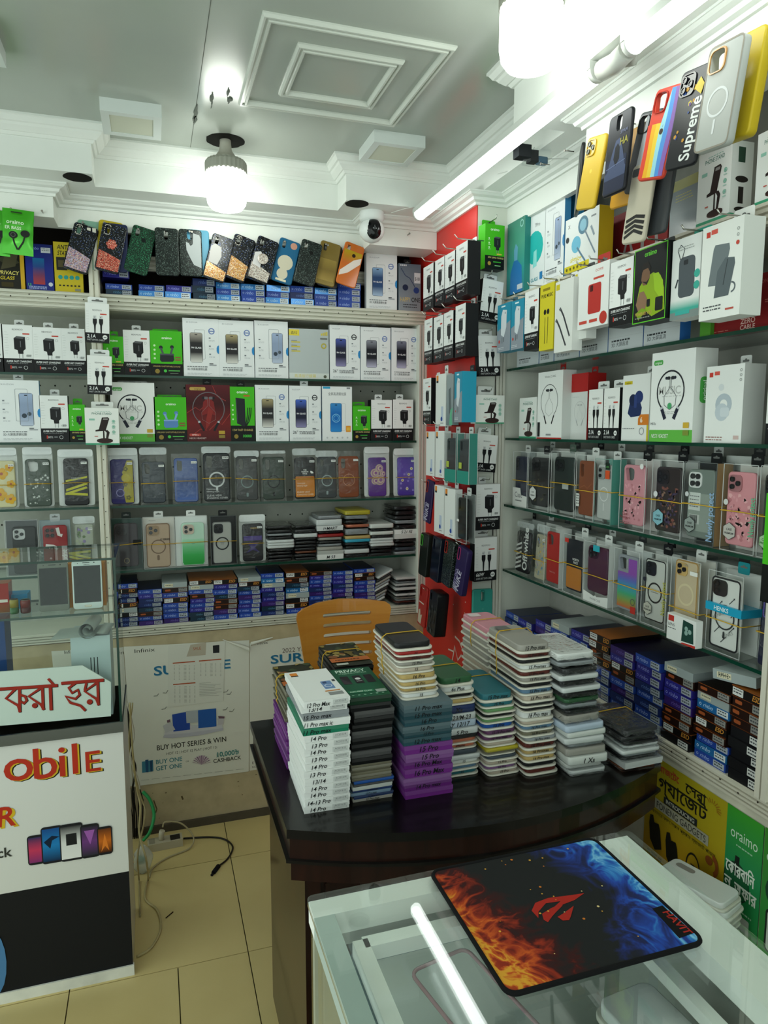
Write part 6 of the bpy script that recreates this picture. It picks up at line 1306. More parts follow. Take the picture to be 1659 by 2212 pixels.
def art_wcable(a): a.rect(.04, .88, .2, .08, '#c9b820'); [a.line([(x, .62-.15*k), (x+.2, .5-.15*k), (x+.55, .2-.12*k)], .07, '#3a3c40') for k, x in enumerate((.3, .1))]; [a.line([(x, .62-.15*k), (x+.06, .59-.15*k)], .1, '#5a5d60') for k, x in enumerate((.27, .07))]
hh_('cable_box', 'white cable box with two grey plugs beside the yellow box', 362, 472, 1140, 1575, .03, art_wcable, col='#dadcd8', tab='#e0e2e0')
def art_wgrey(a): a.rect(.04, .90, .18, .07, '#c9b820'); a.rect(.2, .3, .5, .5, '#4a4d52', .06); a.circ(.5, .72, .12, '#6a6d72')
hh_('power_bank_box', 'white box with a dark power bank, behind the red case box', 478, 560, 1085, 1500, .03, art_wgrey, col='#dadcd8', X=XH+.02, tab='#4a4c4e')
def art_oommi(a): a.text('OOMMI', .68, .88, .045, '#c2493c', maxw=.4); a.rect(.5, .76, .34, .035, '#c2493c', .01); a.rect(.34, .22, .42, .48, '#b5322c', .05); a.rect(.40, .58, .1, .1, '#4a1210', .02); a.rect(.06, .08, .26, .05, '#c2493c'); a.rect(.4, .08, .26, .05, '#c2493c'); a.circ(.85, .12, .12, '#b8382e')
hh_('case_box', 'white box showing a red phone case', 505, 690, 1050, 1425, .03, art_oommi, col='#e3e5e3', tab='#b8342c', tabw=.05, tabh=.03)
hh_('charger_box', 'white and black charger box beside the black and lime box', 696, 836, 1018, 1415, .045, art_charger, **CH)
def art_man(a):
    a.frame(.0, .0, 1, 1, .02, '#5fc030'); a.text('oraimo', .5, .88, .07, '#6ad03a', maxw=.36, bold=.02)
    a.poly([(.12, .30), (.2, .5), (.36, .60), (.6, .64), (.82, .58), (.94, .4), (.97, .12), (.6, .06), (.3, .2)], '#8aa822'); a.poly([(.6, .62), (.76, .62), (.9, .5), (.95, .2), (.8, .3), (.66, .4)], '#9abf2a')
    a.poly([(.24, .58), (.27, .72), (.4, .76), (.5, .7), (.5, .58), (.42, .5), (.3, .5)], '#7a5a44'); a.poly([(.24, .66), (.26, .78), (.42, .81), (.53, .72), (.5, .66), (.44, .72), (.3, .71)], '#1f1a17'); a.poly([(.26, .56), (.42, .5), (.5, .58), (.4, .54)], '#2a211c')
    a.poly([(.10, .26), (.2, .42), (.34, .42), (.46, .3), (.4, .18), (.2, .14)], '#8a6a52'); a.poly([(.1, .14), (.3, .2), (.45, .16), (.2, .04)], '#7a9a20'); a.rect(.44, .2, .1, .1, '#1a1c1c', .02); a.rect(.70, .12, .22, .18, '#1c1f1c', .03)
    a.text('POWER BY YOU', .1, .1, .045, '#c9a05a', 'l', maxw=.5, bold=.01); a.greek(.1, .06, .5, 1, .04, '#8a8d84', .015)
hh_('power_bank_box', 'black box with lime border picturing a man in a lime jacket', 842, 1042, 935, 1390, .05, art_man, col='#15181a', faces={'right': '#101214'}, tab='#3a3c3e', X=XH-.01)
def art_pb1(a): a.grad(0, .0, 1, .24, ['#6f8f8a', '#3fa898', '#dfe3e0']); a.rect(0, 0, 1, .09, '#7d8a88'); a.rect(.26, .26, .56, .5, '#4f565c', .12); a.rect(.42, .66, .16, .06, '#2a2e32', .03); a.line([(.3, .74), (.2, .86), (.3, .92), (.44, .86), (.36, .74)], .025, '#3a4046'); a.line([(.24, .5), (.16, .4)], .05, '#3a4046'); a.circ(.9, .52, .1, '#3fa898'); a.circ(.9, .38, .1, '#3fa898'); a.rect(.2, .05, .5, .05, '#3fa8a0'); a.greek(.2, .88, .6, 2, .03, '#a8acaa', .012)
hh_('power_bank_box', 'white and teal box with a grey cabled power bank', 1072, 1246, 880, 1370, .04, art_pb1, col='#e0e3e1', tab='#2f9a84', tabw=.05)
def art_pb2(a):
    a.rect(.1, .88, .1, .06, '#c23a2e'); a.rect(.22, .90, .16, .05, '#d0564a'); a.poly([(.20, .36), (.30, .74), (.34, .78), (.68, .76), (.70, .7), (.56, .34)], '#6d767a'); a.poly([(.36, .22), (.42, .5), (.60, .62), (.82, .60), (.84, .54), (.72, .22)], '#5a6368'); a.line([(.58, .34), (.66, .6)], .02, '#3a4044'); a.ring(.78, .3, .1, .03, '#5a6368', 12, -1.6, 1.6)
    a.greek(.1, .13, .5, 2, .035, '#55585a', .014); a.rect(.66, .07, .2, .02, '#b8564a'); a.circ(.88, .74, .04, '#c2493c'); [a.ring(.88, .88-.06*i, .03, .01, '#8a8d8c', 8) for i in range(2)]
hh_('power_bank_box', 'large white box picturing two grey power banks', 1252, 1500, 790, 1368, .05, art_pb2, col='#e2e4e0', faces={'right': '#d5d8d4'}, tab='#e6e8e4', tabw=.05, tabh=.03, X=XH-.01)
# ---- behind them, on the glass
zs = 1.7005
for i, (a, b) in enumerate([(135, 268), (272, 360), (364, 516), (520, 690), (694, 905), (910, 1130)]):
    right_carton('screen_glass_box', 'white glass box half hidden by hanging boxes, %s from the column' % ORD[i], RB, a, b, 1300-60*i, 1640, XS, .03, lambda q: (q.greek(.1, .12, .6, 1, .05, '#33363a', .02), q.text('3D 大屏高清', .1, .06, .045, '#33363a', 'l', maxw=.6), q.rect(0, .17, 1, .006, '#b5b8ba')), zs, group='glass boxes behind the hanging row', col='#bcc2c4', faces={'right': '#2f6ab0'})
right_carton('earbud_box', 'small green box behind the large power bank boxes', RB, 1246, 1312, 1330, 1480, XS, .03, None, zs, col='#4c8a2c')
def art_zero(a): a.text('SYMPHONY', .62, .82, .07, '#9a4a44', maxw=.4, bold=.02); a.text('ZERO', .5, .14, .1, '#c9a8a0', maxw=.24, bold=.03); a.text('CABLE', .5, .03, .09, '#c9a8a0', maxw=.24, bold=.02); a.greek(.7, .5, .24, 2, .04, '#b56a60', .014); a.greek(.05, .06, .2, 2, .04, '#b56a60', .014)
right_carton('cable_box', 'long dark red cable box below the power banks', RB, 1318, 1800, 1115, 1420, XS+.01, .05, art_zero, zs, col='#7a1a1c')
# ---- neckband shelf
zs = 1.471
right_carton('phone_stand_box', 'small phone stand box beside the white column', RC, 146, 250, 335, 572, XS, .05, art_stand, zs, tab='#c5cac6', **stk)
def art_neck2(a): a.text('Wireless Z2 ANC', .5, .91, .03, '#3a3c40', maxw=.7); neckband_pic(a, .48, .56, .34, '#3a3c40', '#1c1d20', '#6a6d70', .016); a.rect(0, 0, 1, .02, '#b8342c'); a.rect(.38, .05, .2, .025, '#8a8d90'); a.rect(.02, .03, .1, .22, '#1c1c1e')
right_carton('neckband_box', 'tall white neckband box with a red base line', RC, 258, 408, 175, 574, XS, .045, art_neck2, zs, col='#e3e5e3', faces={'right': '#d0d3d0', 'top': '#c8cbc8', 'bottom': '#b8342c'}, tab='#a82a26')
def art_neck3(a): a.rect(0, .72, 1, .28, '#a8211f'); neckband_pic(a, .66, .42, .26, '#b9bcbc', '#a8abab', '#c5c8c8', .014); a.greek(.3, .64, .3, 1, .03, '#c5c8c8', .01)
right_carton('neckband_box', 'white neckband box with a red top', RC, 432, 560, 190, 578, XS+.03, .06, art_neck3, zs, col='#d3d6d4', faces={'right': '#a8211f', 'top': '#b02a28'}, tab='#b02a28')
for i, (a, b) in enumerate([(566, 654), (658, 754)]):
    right_carton('cable_box', 'data cable box %s on the neckband shelf' % ('beside the red-topped box', 'beside the earbud box with orange corner')[i], RC, a, b, 285-8*i, 580, XS, .025, art_cable, zs, **cbk)
def art_rm(a): a.rect(.06, .86, .3, .05, '#c9b82a'); a.text('realme', .21, .868, .03, '#2a2a20', maxw=.24); a.poly([(.22, .42), (.34, .36), (.7, .38), (.74, .5), (.66, .6), (.3, .6)], '#22305a'); a.circ(.4, .62, .14, '#1c2748'); a.circ(.62, .66, .15, '#26366a'); a.rect(.45, .5, .1, .2, '#2f4078', .03); a.poly([(.62, .24), (1, .24), (1, .40), (.7, .40), (.62, .34)], '#d07a2a'); a.text('6', .74, .28, .08, '#f0e6d8', bold=.03); a.rect(.94, .0, .06, .24, '#c9b82a'); a.greek(.05, .18, .5, 1, .03, '#8a8d90', .014); a.ring(.76, .15, .09, .02, '#9a9da0', 14)
right_carton('earbud_box', 'white earbud box with navy earbuds and an orange corner', RC, 772, 938, 195, 580, XS, .045, art_rm, zs, col='#e2e4e2', tab='#c9ccca')
t = right_carton('neckband_box', 'very large white box reading MUSIC beside the cable boxes', RC, 946, 1210, 50, 582, XS-.02, .06, art_music, zs, col='#e4e6e4', faces={'right': '#d3d6d2', 'top': '#cfd2ce', 'bottom': '#5faf46'})
c_ = rspan(RC, 946, 1210, 50, 582, XS-.02); a = Art(.06, c_[2]-zs, (c_[1]/2, -.03, 0), (0, 1, 0), (0, 0, 1), (1, 0, 0)); a.rect(.25, .42, .4, .28, '#4ba04a', .15); a.text('original', .56, .45, .011, '#eef6ea', 'l', .02, rot=PI/2, m=True); a.build('printed_side', t)
def art_buds(a): a.rect(.08, .86, .1, .06, '#c23a2e'); a.rect(.22, .88, .14, .05, '#d0564a'); a.ring(.5, .5, .22, .12, '#aeb9c2', 20); a.circ(.46, .4, .18, '#bac4cc'); a.rect(.42, .34, .24, .12, '#c8d0d6', .05); a.circ(.42, .72, .07, '#d0d5d8'); a.greek(.06, .07, .5, 2, .035, '#8a5a54', .012); a.rect(.8, .05, .14, .05, '#c8b0ac'); [a.ring(.92, .92-.06*i, .03, .01, '#8a8d8c', 8) for i in range(3)]
right_carton('earbud_box', 'white box with pale grey earbuds at the near end of the shelf', RC, 1278, 1508, 138, 585, XS, .055, art_buds, zs, col='#e2e4e2', faces={'right': '#cfd2cf', 'top': '#c5c8c5'}, tab='#cfd2cf')
right_carton('charger_box', 'white box cut off beyond the pale grey earbud box', RC, 1652, 1850, 180, 590, XS, .05, art_charger, zs, **CH)
# ================================================================ BOXED CASES BESIDE THE DESK
zs = 1.2445; CG = 'clear-boxed cases on the upper case shelf'
def prem(a, x=.04, y=.08, s_=.34, cc='#3a3c40', bg='#c9ccca'):
    a.poly([(x+s_*(.5+.5*math.cos(PI/6+k*PI/3)), y+s_*a.w/a.h*(.5+.5*math.sin(PI/6+k*PI/3))) for k in range(6)], bg)
    a.line([(x+s_*(.5+.52*math.cos(PI/6+k*PI/3)), y+s_*a.w/a.h*(.5+.52*math.sin(PI/6+k*PI/3))) for k in range(6)], .012, cc, True)
    a.text('CASE', x+s_/2, y+s_*a.w/a.h*.55, .026, cc, maxw=s_*.6, bold=.02); a.text('PREMIUM', x+s_/2, y+s_*a.w/a.h*.32, .024, cc, maxw=s_*.75, bold=.02)
def rb(label, zf, xl, xr, yt, yb, d, col, cw=.82, chh=.84, X=None, zz=None, **k): return rbox(label, zf, xl, xr, yt, yb, X or XS, d, cw, chh, col, zz or zs, **k)
def blotch(cols, n, seed, y1=.68):
    def f(a):
        r = random.Random(seed)
        for i in range(n): x, y = r.uniform(.12, .88), r.uniform(.08, y1); a.poly([(x+r.uniform(.02, .09)*math.cos(q), y+r.uniform(.01, .045)*math.sin(q)) for q in (0, 1.2, 2.4, 3.6, 4.8)], r.choice(cols)); a.k -= 1
    return f
rb('navy phone case in a clear box reading Case', RC, 108, 194, 662, 1000, .03, '#22263a', group=CG, hole='tall', lens=2, back='#9aa09e', tab='#d0d3d0', front_art=lambda a: (a.poly([(0, 0), (1, 0), (1, .2), (.6, .22), (.55, .34), (0, .34)], '#d8dad6'), a.text('Case', .42, .17, .1, '#55585a', maxw=.7), a.greek(.2, .1, .5, 1, .05, '#55585a', .02)), bandz=.47)
rb('black camouflage case with a stamp badge in a clear box', RC, 200, 326, 668, 1028, .03, '#191a1c', group=CG, lens=3, back='#b4b8b4', tab='#15161a', art=blotch(('#3a3c34', '#55543c', '#2a2c2c'), 40, 3), front_art=lambda a: prem(a, .06, .16, .36), bandz=.42)
rb('plain dark green case in a clear box', RC, 338, 482, 662, 1050, .035, '#1f2725', group=CG, lens=3, back='#b9bdb9', tab='#4a5a50', art=lambda a: a.text('D SERIES', .6, .48, .03, '#7a8a84', maxw=.6, bold=.02), front_art=lambda a: a.rect(.5, .42, .26, .08, '#9aa09e'), bandz=.5)
rb('brown leather case in a white-framed clear box', RC, 490, 600, 684, 1082, .035, '#7a4228', group=CG, hole='tall', back='#d2d5d2', tab='#d8dbd8', art=lambda a: a.line([(.1, .5), (.4, .55), (.6, .5), (.9, .6)], .015, '#a86a4a'), front_art=lambda a: (a.rect(.04, .2, .18, .2, '#c9ccc8'), a.greek(.05, .36, .15, 4, .04, '#4a4c4e', .015)), bandz=.45)
rb('silver ring case in a teal box with an orange sticker', RC, 604, 706, 708, 1110, .045, '#b0b4b2', group=CG, hole='square', lens=2, back='#7fb8ac', side='#4f9a8c', frame='#6fae9f', tab='#d8dbd8', art=lambda a: (a.ring(.5, .46, .32, .04, '#d8dad8', 24), a.rect(.47, .16, .05, .14, '#d8dad8')), front_art=lambda a: (a.rect(.62, .70, .26, .13, '#c8502a'), a.rect(.62, .84, .26, .1, '#1c2a22'), a.text('60%', .75, .87, .03, '#5fae5a', maxw=.2)), bandz=.5)
rb('pink marbled case in a clear box reading Case Premium', RC, 756, 912, 706, 1136, .045, '#c98a94', group=CG, hole='square', back='#cfcac8', tab='#15161a', art=blotch(('#d89aa4', '#e0a8b0', '#b8747e'), 50, 5), front_art=lambda a: (a.text('Case', .14, .2, .045, '#7a2a30', 'l', maxw=.3), a.text('Premium', .06, .15, .045, '#7a2a30', 'l', maxw=.5), a.greek(.06, .1, .4, 2, .025, '#9a5a5e', .01), a.circ(.84, .9, .07, '#d8dad8')), bandz=.47)
rb('dark brown case with a copper leaf pattern in a clear box', RC, 950, 1136, 716, 1172, .045, '#2a2022', group=CG, lens=3, back='#b9bab8', tab='#15161a', art=blotch(('#7a4a42', '#4a3a58', '#8a6a5a', '#3a3050'), 80, 6), front_art=lambda a: (prem(a, .06, .14, .38, '#22333a', '#7fb0bc'), a.circ(.14, .55, .07, '#d0d2d4')), bandz=.47)
rb('clear stand case with white text panel in a kraft-sided box', RC, 1142, 1340, 728, 1215, .045, '#6f7a74', group=CG, hole='square', lens=4, rim='#d8dad8', lenscol='#2a2c2e', back='#22262a', side='#a8845a', frame='#3a3e40', tab='#141618', art=lambda a: (a.rect(.05, .1, .9, .55, '#8a948c', .05), a.rect(.06, .4, .45, .26, '#c3c8c4'), a.greek(.1, .6, .36, 4, .05, '#55585a', .012), a.rect(.1, .2, .4, .14, '#b0b5b0'), [a.rect(.12+.035*i, .21, .018, .12, '#2a2c2e') for i in range(9)]), front_art=lambda a: (prem(a, .06, .13, .36, '#1c1e20', '#8a9490'), a.text('Newly potect', .95, .06, .10, '#8aa8c8', 'l', .03, rot=PI/2, maxw=1.1), a.circ(.12, .6, .06, '#c3c6c8')), bandz=.48)
rb('pink rippled case with a badge in a clear box at the near end', RC, 1378, 1588, 740, 1262, .045, '#cf8a92', group=CG, hole='square', lens=3, back='#d0cfca', tab='#141618', art=blotch(('#d898a0', '#e0a8ac', '#b9747c'), 60, 8), front_art=lambda a: (prem(a, .06, .13, .40, '#33363a', '#b5b2ac'), a.text('Newly potect', .97, .2, .08, '#5fae8a', 'l', .02, rot=PI/2, maxw=.9), a.circ(.12, .56, .07, '#c9cbc8')), bandz=.46)
rb('boxed case cut off beyond the pink rippled one', RC, 1602, 1800, 752, 1300, .045, '#2a2c2e', group=CG, hole='square', lens=3, back='#b9bab8', tab='#141618', front_art=lambda a: prem(a, .06, .1, .4, '#2a6a2e', '#a8c0a0'), bandz=.45)
# ---- lower case shelf
zs = 1.019; CL = 'packed cases on the lower case shelf'
def rpouch(label, zf, xl, xr, yt, yb, col, cw=.8, chh=.8, X=None, **k):
    cy, w_, zt, zb = rspan(zf, xl, xr, yt, yb, X or XS); h = zt-zs
    return pouch_case(label, X or XS, 0, zs, w_*cw, h*chh, h, col, CL, pw=1/cw, rz=-PI/2, **k), cy
def rp(label, *a_, **k):
    t, cy = rpouch(label, *a_, **k); t.location = (XS+.013, cy, zs); return t
def offw(a): [a.poly([(.02, .05+.11*i), (.42, .14+.11*i), (.42, .19+.11*i), (.02, .10+.11*i)], '#d5d8d5') for i in range(6)]; a.text('Off-white', .86, .08, .22, '#dfe2df', 'l', .04, rot=PI/2, maxw=1.6)
rp('black striped case with vertical white lettering in a pouch', RD, 98, 200, 80, 400, '#15161a', art=offw, hole=None, seed=31, header='#dfe3e1', headh=.02, bandz=.5)
rp('clear floral case with gold print in a pouch', RD, 216, 294, 95, 435, '#a3a08a', art=blotch(('#8a7fa8', '#c9a24a', '#5f8aa8', '#b8a86a'), 40, 12, .9), hole='tall', seed=32, bandz=.45)
rb('red case in a white box beside the floral case', RD, 298, 390, 112, 488, .04, '#a8241f', .86, .86, group=CL, hole='square', back='#dcdedb', side='#dcdedb', frame='#dfe2df', tab=None, bandz=.45, art=lambda a: a.text('Phone Case', .5, .2, .03, '#e0b8b0', maxw=.5))
rb('black and orange case with a mountain logo beside the red one', RD, 412, 534, 158, 558, .04, '#1c1f26', .82, .86, group=CL, hole=None, back='#d5d8d5', side='#d8dbd8', tab='#d8dbd8', art=lambda a: (a.rect(.04, .04, .92, .42, '#b87428', .06), a.text('NORTH', .6, .6, .045, '#e4e4e0', maxw=.4, bold=.03), a.text('FACE', .6, .54, .045, '#e4e4e0', maxw=.34, bold=.03)), front_art=lambda a: a.rect(.06, .86, .2, .07, '#b8342c'), bandz=.5)
rb('plum case in a white box with a notched window', RD, 538, 690, 205, 610, .04, '#4a2038', .8, .76, group=CL, hole='square', lens=3, back='#dfe1de', side='#dfe1de', tab='#e0e3e0', z0=.03, front_art=lambda a: (a.poly([(0, 0), (1, 0), (1, .17), (.55, .12), (.5, .14), (.45, .12), (0, .17)], '#e0e3e0'), a.text('PHONE CASE', .5, .05, .035, '#6a6d70', maxw=.44), a.rect(.36, .86, .26, .1, '#2fa0b0')), bandz=.45)
rb('rainbow gradient case in a clear box', RD, 718, 872, 246, 672, .04, '#8a8f96', .8, .84, group=CL, hole='square', back='#c3c7c6', tab='#d8dbd8', art=lambda a: (a.grad(.03, .05, .94, .64, ['#c2603a', '#8a9a4a', '#3fa878', '#3f9ab8', '#5a6ab8', '#8a4aa8']), a.poly([(.56, .68), (.97, .68), (.97, .95), (.56, .95)], '#8a4aa8')), front_art=lambda a: (a.rect(.72, .07, .2, .1, '#b8342c'), a.ring(.8, .24, .09, .02, '#55585a', 14)), bandz=.45)
rb('clear case with black rim and ring in a clear box', RD, 888, 1042, 268, 712, .04, '#c0c2bc', .8, .84, group=CL, hole='square', lens=2, rim='#17191c', back='#c9cbc8', tab='#15161a', art=lambda a: (a.frame(0, 0, 1, 1, .04, '#17191c', .13), a.ring(.5, .46, .36, .06, '#1c1e20', 26), a.text('for your phone', .5, .46, .02, '#55585a', maxw=.4)), front_art=lambda a: (prem(a, .1, .14, .36, '#33363a', '#b5b4a8'), a.text('Newly potect', .97, .2, .08, '#a8a84a', 'l', .02, rot=PI/2, maxw=.9), a.circ(.12, .62, .06, '#2a2c3a')), bandz=.5)
rb('gold chrome case with a glittering ring in a clear box', RD, 1062, 1240, 305, 800, .045, '#c3b294', .78, .74, group=CL, hole='square', lens=3, rim='#c9a86a', back='#c9c7c0', tab='#d8dbd8', z0=.045, art=lambda a: (a.frame(0, 0, 1, 1, .045, '#a8824a', .13), a.ring(.5, .42, .36, .07, '#d2c4a0', 26)), front_art=lambda a: (a.text('CASE', .5, .92, .025, '#8a8d90', maxw=.24), a.rect(.66, .82, .26, .05, '#dfe1dc')), bandz=.36)
def lens_art(a): a.rect(.04, .72, .2, .22, '#b8342c'); a.text('LENS', .04, .54, .12, '#3a3c40', 'l', maxw=.3); a.greek(.04, .44, .28, 1, .05, '#6a6d70', .03); a.poly([(.52, .10), (.56, .92), (.9, .86), (.94, .14)], '#20423a'); [a.circ(x, y, .06, '#8aa8a0', n=10) for x, y in ((.68, .62), (.68, .46), (.8, .54))]; a.poly([(.5, 0), (1, 0), (1, .1), (.56, .06)], '#b8342c')
right_carton('lens_card', 'white lens protector card leaning on the gold case box', RD, 1042, 1222, 655, 835, XS-.032, .018, lens_art, zs, col='#e0e2df')
def henks(a):
    for x, y in ((.2, .9), (.3, .62), (.72, .7), (.75, .3), (.25, .25), (.5, .14), (.8, .52)): a.line([(x-.09, y-.05), (x+.09, y+.05)], .02, '#33363a'); a.poly([(x+.09, y+.05), (x+.04, y+.045), (x+.09, y+.02)], '#33363a')
    a.text('HENKS', .3, .44, .05, '#9a9c9a', maxw=.4, rot=.5); a.text('HENKS', .65, .2, .05, '#9a9c9a', maxw=.4, rot=.5); a.frame(0, 0, 1, 1, .05, '#1c1d20', .13); a.ring(.5, .45, .34, .04, '#2a2c2e', 26); a.rect(.47, .15, .06, .1, '#2a2c2e', .03)
t = rb('large clear case with arrows and a turquoise name band', RD, 1285, 1500, 385, 905, .05, '#d5d6d2', .84, .88, group=CL, hole='square', lens=2, rim='#1c1d20', back='#cfd1ce', tab='#1f8a94', art=henks, bandz=.40)
c_ = rspan(RD, 1285, 1500, 385, 905, XS); bw = c_[1]; bh = c_[2]-zs
m_ = MB('gloss', '#1f9ac0'); m_.box(-bw/2-.002, bw/2+.002, -.028, .027, bh*.50, bh*.60); sl_ = m_.build('name_band', t)
a = Art(bw, bh*.1, (-bw/2, -.0282, bh*.5)); a.text('HENKS', .45, .22, .55, '#d8eef4', maxw=.6, bold=.02); a.build('lettering', sl_)
rp('violet-rimmed navy case in a shiny pouch cut off at the edge', RD, 1572, 1760, 385, 960, '#22243a', cw=.86, art=lambda a: a.frame(.05, .62, .6, .32, .05, '#5a4a9a', .1), hole=None, seed=35, bandz=.45)
# ---- plain packs standing behind the front rows
for zf, zz_, row, rw in ((RC, 1.2445, [(120, 196, 690, 1000), (205, 330, 640, 1020), (345, 480, 645, 1040), (500, 600, 650, 1080), (615, 730, 660, 1100), (770, 910, 665, 1130), (960, 1130, 680, 1170), (1150, 1340, 690, 1215), (1390, 1580, 690, 1260)], 'upper'), (RD, 1.019, [(110, 200, 60, 400), (220, 296, 70, 435), (305, 400, 90, 488), (420, 530, 125, 558), (550, 690, 165, 610), (725, 870, 205, 672), (895, 1040, 235, 712), (1070, 1240, 275, 800), (1290, 1500, 330, 905)], 'lower')):
    for i, (xl, xr, yt, yb) in enumerate(row):
        cy, w_, zt, zb = rspan(zf, xl, xr, yt, yb, XS+.062); cc = ('#b9beba', '#a7adaa', '#c6c9c4', '#8f9694')[i % 4]
        carton('case_pack', 'plain pale case pack behind the %s case shelf front row, %s from the column' % (rw, ORD[i]), 'pack', w_, min(zt-zz_, .205), .05, (XS+.087, cy, zz_), -PI/2, 'packs behind the front rows', lambda a: a.rect(.12, .1, .76, .74, '#7d8482', .08), col=cc, tab=('#15161a', '#d8dbd8', '#3a3c3e')[i % 3])
# ---- hanging at the near post
t = right_carton('charger_box', 'green and black box hanging on the near post', FZ, 1648, 1720, 1068, 1310, XR-.06, .04, lambda a: (a.rect(0, 0, 1, .35, '#101311'), a.text('oraimo', .5, .85, .06, '#e9f4e4', maxw=.5)), col=GR, cat='box')
# ================================================================ SCREEN BOXES BESIDE THE DESK
XB = XR+.004; zb_ = .765
sets = [(1428, 1632, 1100, 1560, 'kkkkkrrre'), (1216, 1414, 1085, 1470, 'blbrerlsr'), (1022, 1200, 960, 1350, 'kerrpvvrs'), (853, 1015, 905, 1260, 'sbdbdvvb'), (700, 845, 850, 1180, 'bdpbrevp')]
for i, (xl, xr, yt, yb, seq) in enumerate(sets):
    cy, w_, zt, zb = rspan(RD, xl, xr, yt, yb, XB); n = len(seq)
    lcd_stack(parse(seq), XB+.083, cy, zb_, min(w_, .096), (zt-zb_)/n-.0002, .165, -PI/2, ORD[i]+' stack along from the near post', 'screen boxes beside the desk', ox=.002)
ynear = rspan(RD, 700, 845, 850, 1180, XB)[0]
for i, seq in enumerate(['dbdberee', 'bdvbvbv', 'bvdvpbs', 'vbdbpv', 'bdbdv', 'bbbdb']):
    cy = ynear+.1*(i+1)
    if cy < Y1-.05: lcd_stack(parse(seq), XB+.083, cy, zb_, .094, .0222, .165, -PI/2, ORD[i+5]+' stack along from the near post', 'screen boxes beside the desk', ox=.003)
t = lcd_box('silver', (XB+.08, rspan(RD, 1260, 1600, 1000, 1090, XB)[0], rspan(RD, 1216, 1414, 1070, 1470, XB)[2]+.026), .1, .022, .165, -PI/2+.18, 'silver grey box with a handwritten mark lying across two stacks', 'screen boxes beside the desk'); t.rotation_euler.y = -.08
a = Art(.1, .022, (-.05, -.0826, 0)); a.text('RM 12', .26, .3, .5, '#33363a', maxw=.24); a.build('handwriting', t)
# ================================================================ POSTERS BELOW THE SHELVES BESIDE THE DESK
def poster(label, org, w, h, ux, n, art, curl=None, base='#ffffff', sub=None):
    ux = Vector(ux); n = Vector(n); t = thing('poster', label, 'poster', org)
    m_ = MB('paper', base); nx, nz = 10, 8; r = random.Random(int(w*1000)); g = []
    for s_ in (0, 1):
        for j in range(nz+1):
            for i in range(nx+1):
                u, v = i/nx, j/nz; off = .0012+.0009*s_; vv = v*h-(0 if not sub else sub(u)*h*v)
                g.append(m_.vert(ux*(u-.5)*w+Vector((0, 0, vv))+n*off))
    N = (nx+1)*(nz+1); fl2 = ux.cross(Vector((0, 0, 1))).dot(n) < 0
    for s_ in (0, 1):
        for j in range(nz):
            for i in range(nx):
                q = [s_*N+j*(nx+1)+i, s_*N+j*(nx+1)+i+1, s_*N+(j+1)*(nx+1)+i+1, s_*N+(j+1)*(nx+1)+i]
                m_.face(q if (s_ == 1) != fl2 else q[::-1])
    m_.build('sheet', t)
    a = Art(w, h, tuple(-ux*w/2+n*.0022), tuple(ux), (0, 0, 1), tuple(n), mat='paper'); art(a); a.build('printed_face', t); return t
pz = zoom(1360, 1560, 299, 1323)
def yp(x, y): return onX(*pz(x, y), XR)
A0, A1 = yp(150, 900), yp(905, 1500); ztop_y = yp(500, 470).z
def foneng(a):
    a.grad(0, 0, 1, 1, ['#a87d12', '#b58a14', '#b5a01c', '#a89a1c'])
    a.text('বাজেটে', .30, .905, .05, '#b0482a', maxw=.30, bold=.03); a.text('সেরা'.replace('সে', 'েস'), .64, .88, .075, '#1d1c14', maxw=.34, bold=.0)
    a.text('গ্যাজেট'.replace('জে', 'েজ'), .48, .77, .105, '#1d1c14', maxw=.64, bold=.0)
    for q in range(9): th = -.3+.32*q; a.line([(.84+.05*math.cos(th), .90+.03*math.sin(th)), (.84+.10*math.cos(th), .90+.06*math.sin(th))], .008, '#9a6a1a')
    a.rect(.26, .69, .42, .052, '#23272a'); a.text('INTRODUCING', .47, .70, .032, '#c9c9b8', maxw=.36, bold=.02); a.rect(.14, .61, .68, .076, '#a9a692'); a.text('FONENG GADGETS', .48, .622, .052, '#1d1f20', maxw=.62, bold=.0)
    a.text('আমাদের কাছে সকল প্রকার গ্যাজেট পাবেন', .5, .565, .026, '#3a3212', maxw=.84)
    for x, y in ((.17, .40), (.40, .36)): a.poly([(x-.09, y+.06), (x-.08, y+.13), (x-.04, y+.14), (x-.02, y+.09), (x+.04, y+.1), (x+.06, y+.06), (x+.09, y-.08), (x, y-.12), (x-.07, y-.06)], '#16160f'); a.greek(x-.1, y-.16, .2, 2, .018, '#4a3f16', .007)
    a.ring(.66, .38, .085, .012, '#1c1b14', 20, -.2, 3.4, .13); a.poly([(.62, .4), (.70, .4), (.68, .38)], '#16160f'); a.ring(.88, .50, .07, .035, '#8a4a1e', 14, -1.2, 1.6, .1); a.circ(.84, .52, .04, '#8a4a1e'); a.ring(.82, .26, .06, .03, '#3a4a4a', 12); a.ring(.92, .28, .05, .025, '#3a4a4a', 12); a.greek(.2, .18, .3, 2, .02, '#4a3f16', .007)
poster('yellow gadget poster with a black Bengali headline under the shelf', (XR, (A0.y+A1.y)/2, .385), A0.y-A1.y, .325, (0, -1, 0), (-1, 0, 0), foneng, base='#d9d6c8', sub=lambda u: .0)
B0, B1 = yp(905, 1500), yp(1250, 1700)
